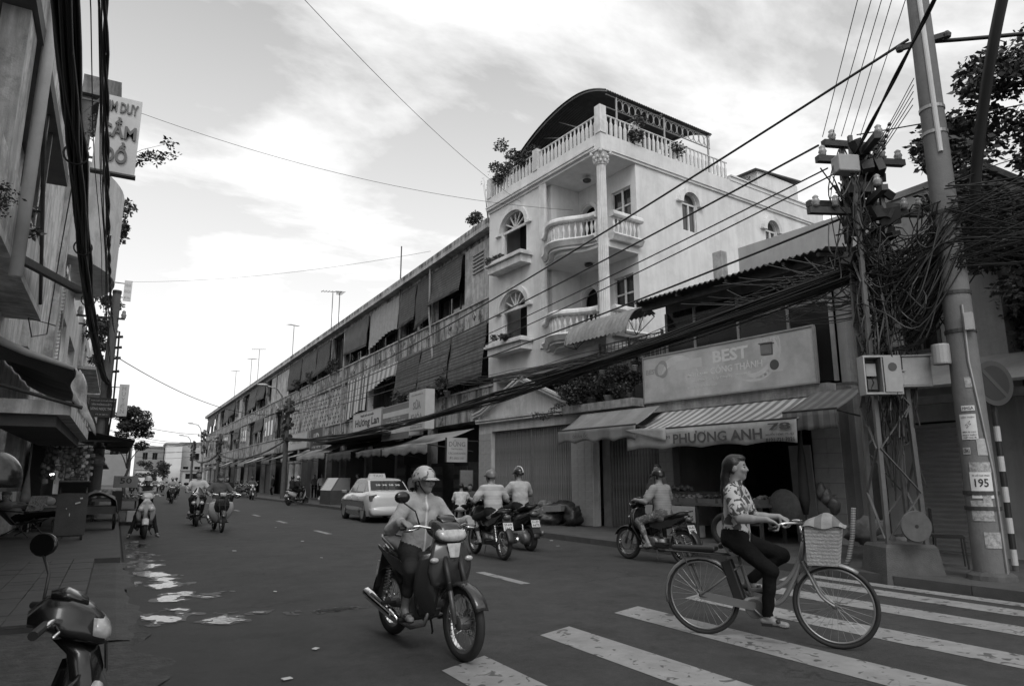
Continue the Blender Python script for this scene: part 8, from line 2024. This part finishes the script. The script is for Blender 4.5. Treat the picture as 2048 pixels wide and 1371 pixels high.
# lower side panels in grey, slightly proud
for s in (-1, 1):
    def side(u, v, s=s):
        x = -1.5 + 3.0 * u; return (x, s * (.862 - .035 * (1 - v) ** 2), .24 + .46 * v)
    o = MB().grid(side, 12, 5).build('side_panel', cg, tx, True)
    for x0, x1 in ((-.95, -.02), (.02, .95)): MB().box(x0, x1, s * .866 - .003, s * .866 + .003, .69, .70).build('door_line', plastic, tx)
    for x in (-.80, .16): MB().obox((x, s * .875, .80), (.16, .03, .03)).build('door_handle', cw, tx)
    MB().obox((.78, s * .96, .98), (.12, .18, .12)).build('wing_mirror', cg, tx, bevel=.03)
# greenhouse
gh = [(-1.55, 1.0, 1.40, .02), (-1.15, .98, 1.26, .34), (-.75, .97, 1.14, .46), (0, .96, 1.14, .50), (.45, .95, 1.16, .46), (1.15, .93, 1.38, .03)]
b = MB().loft([[(x, y, z) for y, z in ((-.70, z0), (-w / 2, z0 + h), (-w / 4, z0 + h + .015), (w / 4, z0 + h + .015), (w / 2, z0 + h), (.70, z0))] for x, z0, w, h in gh]); o = b.build('roof', cw, tx, True); sharp_smooth(o, 35)
def rearg(u, v):
    x = -1.53 + .40 * v; w = 1.28 - .16 * v; return (x - .012, (u - .5) * w, 1.052 + .30 * v + .014)
o = MB().grid(rearg, 6, 6).build('rear_window', cgl, tx); 
letters(o, '38 38 38 38', (-1.352, 0, 1.222), ((0, -1, 0), (.40, 0, .30)), .85, .09, pw, .004, .01)
def wing(u, v): x = 1.12 - .62 * v; return (x + .012, (u - .5) * (1.28 - .2 * v), .97 + .43 * v)
MB().grid(wing, 6, 6).build('windscreen', cgl, tx)
for s in (-1, 1):
    for (xa, xb, xc, xd) in ((-1.0, -.72, .02, -.02), (.05, .05, .42, .86)):
        def sw2(u, v, s=s): 
            x0 = xa + (xb - xa) * v; x1 = (xd if xa < 0 else xd) + ((xc if xa < 0 else xc) - (xd if xa < 0 else xd)) * v; return (x0 + (x1 - x0) * u, s * (.712 - .135 * v), 1.0 + .38 * v)
        MB().grid(sw2, 4, 4).build('side_window', cgl, tx)
    MB().loft([[(x, s * y, z) for y, z in ((.55, .72), (.80, .70), (.82, .88), (.60, .93))] for x in (-2.115 + .0, -1.98)]).build('tail_lamp', tail_m, tx)
    MB().loft([[(x, s * y, z) for y, z in ((.45, .62), (.74, .64), (.72, .74), (.5, .73))] for x in (2.0, 2.08)]).build('headlamp', lens_m, tx)
    for x in (-1.28, 1.28):
        w = MB().lathe([(.20, -.09), (.30, -.085), (.31, 0), (.30, .085), (.20, .09)], 28, (x, s * .75, .31), 'Y').build('wheel', tyre_m, tx, True); MB().lathe([(.02, -.094), (.19, -.096), (.20, 0), (.19, .096), (.02, .094)], 20, (x, s * .75, .31), 'Y').build('rim', bk_silver, w)
        b = MB().tube([(x + .36 * math.cos(a), s * .84, .31 + .36 * math.sin(a)) for a in np.linspace(.0, PI, 14)], .022, 6); b.build('wheel_arch', plastic, tx, True)
MB().loft([csec(-2.20, .26, .50, 1.3, 1.42), csec(-2.05, .22, .56, 1.5, 1.66)]).build('rear_bumper', cw, tx, True)
MB().obox((-2.125, 0, .72), (.02, .46, .17), (0, .12, 0)).build('number_plate', plate_m, tx); letters(tx, '51A-263.67', (-2.142, 0, .72), ((0, -1, 0), (0, 0, 1)), .38, .09, ink_m, .003)
MB().obox((-2.09, 0, .86), (.03, .6, .03)).build('boot_trim', chrome, tx)
b = MB().loft([[(x, y, z) for y, z in ((-w, 1.47), (-w * .85, 1.62), (w * .85, 1.62), (w, 1.47))] for x, w in ((-.12, .30), (.12, .30))]); rs_ = b.build('roof_sign', mat('roof sign white', .5, .5, .05, 3), tx); letters(rs_, 'TAXI', (-.124, 0, 1.545), ((0, -1, 0), (0, 0, 1)), .36, .09, ink_g, .003, .01)
MB().tube([(-2.13, -.45, .22), (-2.0, -.45, .22)], .03, 8).build('exhaust', engine_m, tx)
def crumple(b, seed, amp=.42):
    b.v = [tuple(Vector(p) * (1 + amp * mnoise.fractal(Vector(p) * 5.5 + Vector((seed * 3.1, 0, 0)), .6, 2.2, 4) - .12 * abs(mnoise.noise(Vector(p) * 11 + Vector((0, seed, 0)))))) for p in b.v]; return b
# ------------------------------------------------------------------ stalls and goods in front of the shops
def V_(s, d, z): return vw_(s, d, z)
vs = thing('vegetable_stall', 'vegetable stall with trays, foam boxes and a low plank front under the striped awning', 'stall', (12.2, 16, .12), VROT)
MB().box(2.5, 5.9, -1.35, -.5, .72, .78).build('table_top', mat('stall plank', .08, .8, .4, 4), vs)
for x in (2.55, 4.2, 5.85):
    for y in (-1.3, -.55): MB().bar((x, y, 0), (x, y, .72), .06).build('table_leg', steel_d, vs)
MB().box(2.5, 4.2, -1.37, -1.355, .35, .70).build('front_panel', mat('foam panel', .35, .8, .2, 5), vs)
MB().box(2.45, 4.1, -.48, -.1, .95, 1.0).build('raised_shelf', mat('stall plank', .08), vs)
rv = random.Random(2)
vegm = [mat('greens %d' % k, v, .6, .4, 10) for k, v in enumerate((.05, .09, .16))]
cols = ['dark leafy greens', 'mixed greens', 'pale cabbages']
for k in range(6):
    x = 2.6 + .55 * k; tr = thing('produce_tray', 'shallow produce tray heaped with vegetables on the stall', 'tray', V_(x + .22, -.95, .905), VROT, 'produce trays on the vegetable stall')
    b = MB(); b.box(-.24, .24, -.34, .34, -.005, .015); b.box(-.24, .24, -.34, -.325, .016, .09); b.box(-.24, .24, .325, .34, .016, .09); b.box(-.24, -.225, -.324, .324, .016, .09); b.box(.225, .24, -.324, .324, .016, .09); b.build('tray', mat('tray plastic', .1), tr)
    b = MB()
    for q in range(34): b.ball((rv.uniform(-.19, .19), rv.uniform(-.28, .28), rv.uniform(.05, .15)), rv.uniform(.03, .06), 6, 4, (1, rv.uniform(.7, 1.6), .8))
    b.build('vegetables', vegm[k % 3], tr, True, kind='stuff')
for k in range(3):
    tag(MB().box(-.22, .22, -.16, .16, 0, .26).build('foam_box', mat('foam box', .42), None, loc=V_(2.8 + .5 * k, -1.0, .13)), 'pale foam box stacked under the vegetable stall', 'box', 'foam boxes under the vegetable stall').rotation_euler = (0, 0, VROT)
for k in range(14): tag(MB().ball((0, 0, 0), .06, 8, 6).build('fruit', vegm[2], None, True, loc=V_(2.55 + .11 * (k % 7), -.3 - .1 * (k // 7), 1.18 + .04 * (k % 2))), 'round fruit piled on the raised shelf of the stall', 'fruit', 'round fruit on the raised shelf')
bw_ = tag(MB().lathe([(.10, 0), (.22, .12), (.23, .13), (.2, .1)], 18).build('bowl', mat('pale bowl', .28), None, True, loc=V_(5.05, -.8, .90)), 'wide pale bowl standing on the stall', 'bowl')
um = thing('folded_umbrella', 'closed dark market umbrella leaning by the shop corner', 'umbrella', V_(6.5, -.75, .12)); MB().tube([(0, 0, 0), (.05, 0, 2.3)], .02, 8).build('pole', steel_d, um); MB().lathe([(.05, .6), (.11, .9), (.08, 1.7), (.02, 2.2)], 10).build('canopy', mat('dark umbrella cloth', .03), um, True)
bk2 = thing('conical_basket', 'large flat woven basket leaning at the shop corner', 'basket', V_(6.15, -1.0, .85), VROT); MB().lathe([(.02, 0), (.30, .06), (.36, .09), (.37, .07), (.30, .03), (.02, -.03)], 22, (0, 0, 0), 'Y').build('dish', mat('woven basket', .09, .85, .3, 12), bk2, True)
for k in range(3): tag(crumple(MB().ball((0, 0, 0), .14, 18, 12, (.9, .8, 1.35)), k + 5).build('hanging_bag', mat('dull plastic bag', .10 + .05 * k, .4, .3, 6), None, True, loc=V_(6.75 + .12 * k, -.55, 1.15 - .1 * k)), 'dull plastic bag hanging at the shop corner', 'bag', 'bags hanging at the shop corner')
pn_ = thing('plywood_sheet', 'pale plywood sheet standing inside the shop corner', 'panel', V_(6.1, -.12, .12), VROT); MB().obox((0, 0, 1.0), (.5, .04, 2.0), (.05, 0, 0)).build('sheet', mat('plywood', .2, .8, .2, 3), pn_)
ty = thing('scooter_wheel_cover', 'dark tyre with pale inner disc standing by the stall front', 'tyre', V_(5.3, -1.75, .40), VROT); MB().tube([(.27 * math.cos(2 * PI * k / 24), 0, .27 * math.sin(2 * PI * k / 24)) for k in range(24)], .07, 8, closed=True).build('tyre', tyre_m, ty, True); MB().lathe([(.03, -.03), (.20, -.02), (.20, .02), (.03, .03)], 22, (0, 0, 0), 'Y').build('disc', mat('pale disc', .35), ty)
# plants and clutter behind pylon
ch2 = thing('metal_chair', 'dark metal chair frame standing between the pylon and the thick pole', 'chair', (11.0, 6.15, .12), .6); b = MB(); MB().box(-.2, .2, -.2, .2, .43, .46).build('seat', plastic, ch2)
for sx in (-1, 1):
    for sy in (-1, 1): MB().tube([(sx * .2, sy * .2, 0), (sx * .18, sy * .18, .43)], .012, 6).build('leg', plastic, ch2)
MB().box(-.2, .2, .19, .21, .5, .85).build('backrest', plastic, ch2)
cl = [mat('bundle %d' % k, v, .85, .3, 5, .4, 14) for k, v in enumerate((.05, .09, .16))]
for k in range(7): tag(crumple(MB().ball((0, 0, 0), .17 + .03 * (k % 3), 18, 12, (1.2, 1, .8)), k).build('cloth_bundle', cl[k % 3], None, True, loc=(10.9 + .22 * (k % 4), 7.2 + .3 * (k // 4), .3 + .22 * (k // 4) + .08 * (k % 2))), 'dull cloth bundle heaped behind the pylon', 'bundle', 'cloth bundles behind the pylon')
# rubbish by the gate pier
def rag(label, s, d, z, r, v, seed, sq=(1, 1, .8), cat='bag'):
    rn = random.Random(seed); b = crumple(MB().ball((0, 0, 0), r, 22, 15, sq), seed)
    return tag(b.build('refuse_bag', mat('refuse bag %d' % seed, v, .35, .4, 7, .6, 18), None, True, loc=V_(s, d, z)), label, cat)
rag('pale crumpled refuse bag by the folding gate', -2.15, -.75, .36, .27, .16, 1, (1, .9, .95)); rag('upper pale refuse bag leaning on the gate', -2.2, -.6, .68, .18, .2, 2, (1.2, .8, .7)); rag('dark refuse sack against the tiled pier', -.75, -.75, .38, .32, .03, 3, (.9, .8, 1)); rag('translucent refuse bag under the carton', -1.45, -.95, .32, .30, .10, 4, (1.3, .9, .7)); rag('dark sheet draped behind the carton', -1.3, -.6, .6, .28, .04, 5, (1.8, .7, .7))
ct = tag(MB().box(-.32, .32, -.22, .22, 0, .16).build('carton', mat('brown carton', .20, .85, .2, 5), None, loc=V_(-1.2, -.98, .52)), 'flat pale carton lying on the refuse bags', 'box'); ct.rotation_euler = (.05, -.06, VROT + .25)
# glass food cart by the dark awning
fc_ = thing('food_cart', 'glass-sided food cart with slanting pale pane behind the taxi', 'cart', (10.25, 37.5, .0), .05)
MB().box(-.5, .5, -.9, .9, .1, .85).build('cabinet', mat('cart cabinet', .06, .5, .3, 4), fc_); b = MB().prism([(-.5, .853), (.5, .853), (.5, 1.5), (-.1, 1.5)], -.9, .9); b.build('glass_case', mat('cart glass', .22, .08, .1, 3), fc_)
b = MB()
for y in (-.9, .9): b.bar((-.5, y, .85), (-.1, y, 1.5), .04); b.bar((.5, y, .85), (.5, y, 1.5), .04)
b.build('case_frame', steel, fc_)
for y in (-.6, .6): MB().lathe([(.03, -.03), (.14, -.03), (.14, .03), (.03, .03)], 14, (-.45, y, .14), 'X').build('wheel', black_m, fc_)
for k in range(8): tag(crumple(MB().ball((0, 0, 0), .22, 14, 10, (1, 1, .75)), k).build('plastic_bag', mat('pale plastic bag', .3), None, True, loc=(10.9 + .3 * (k % 3), 40.0 + .45 * k, .30)), 'pale plastic bag of goods set out by the food cart', 'bag', 'plastic bags by the food cart')
for k, y in enumerate((26.5, 29, 31.5, 33.5)):
    t = thing('display_shelf', 'dim goods shelf inside the terrace shop', 'shelf', (12.7, y, .12), 0, 'goods shelves in the terrace shops'); MB().box(-.2, .3, -.7, .7, 0, 2.0).build('case', mat('shelf dark', .04, .7, .4, 4), t)
    for q in range(3): MB().box(-.24, -.205, -.65, .65, .4 + .55 * q, .75 + .55 * q).build('goods', mat('shelf goods', .09, .6, .6, 12), t)
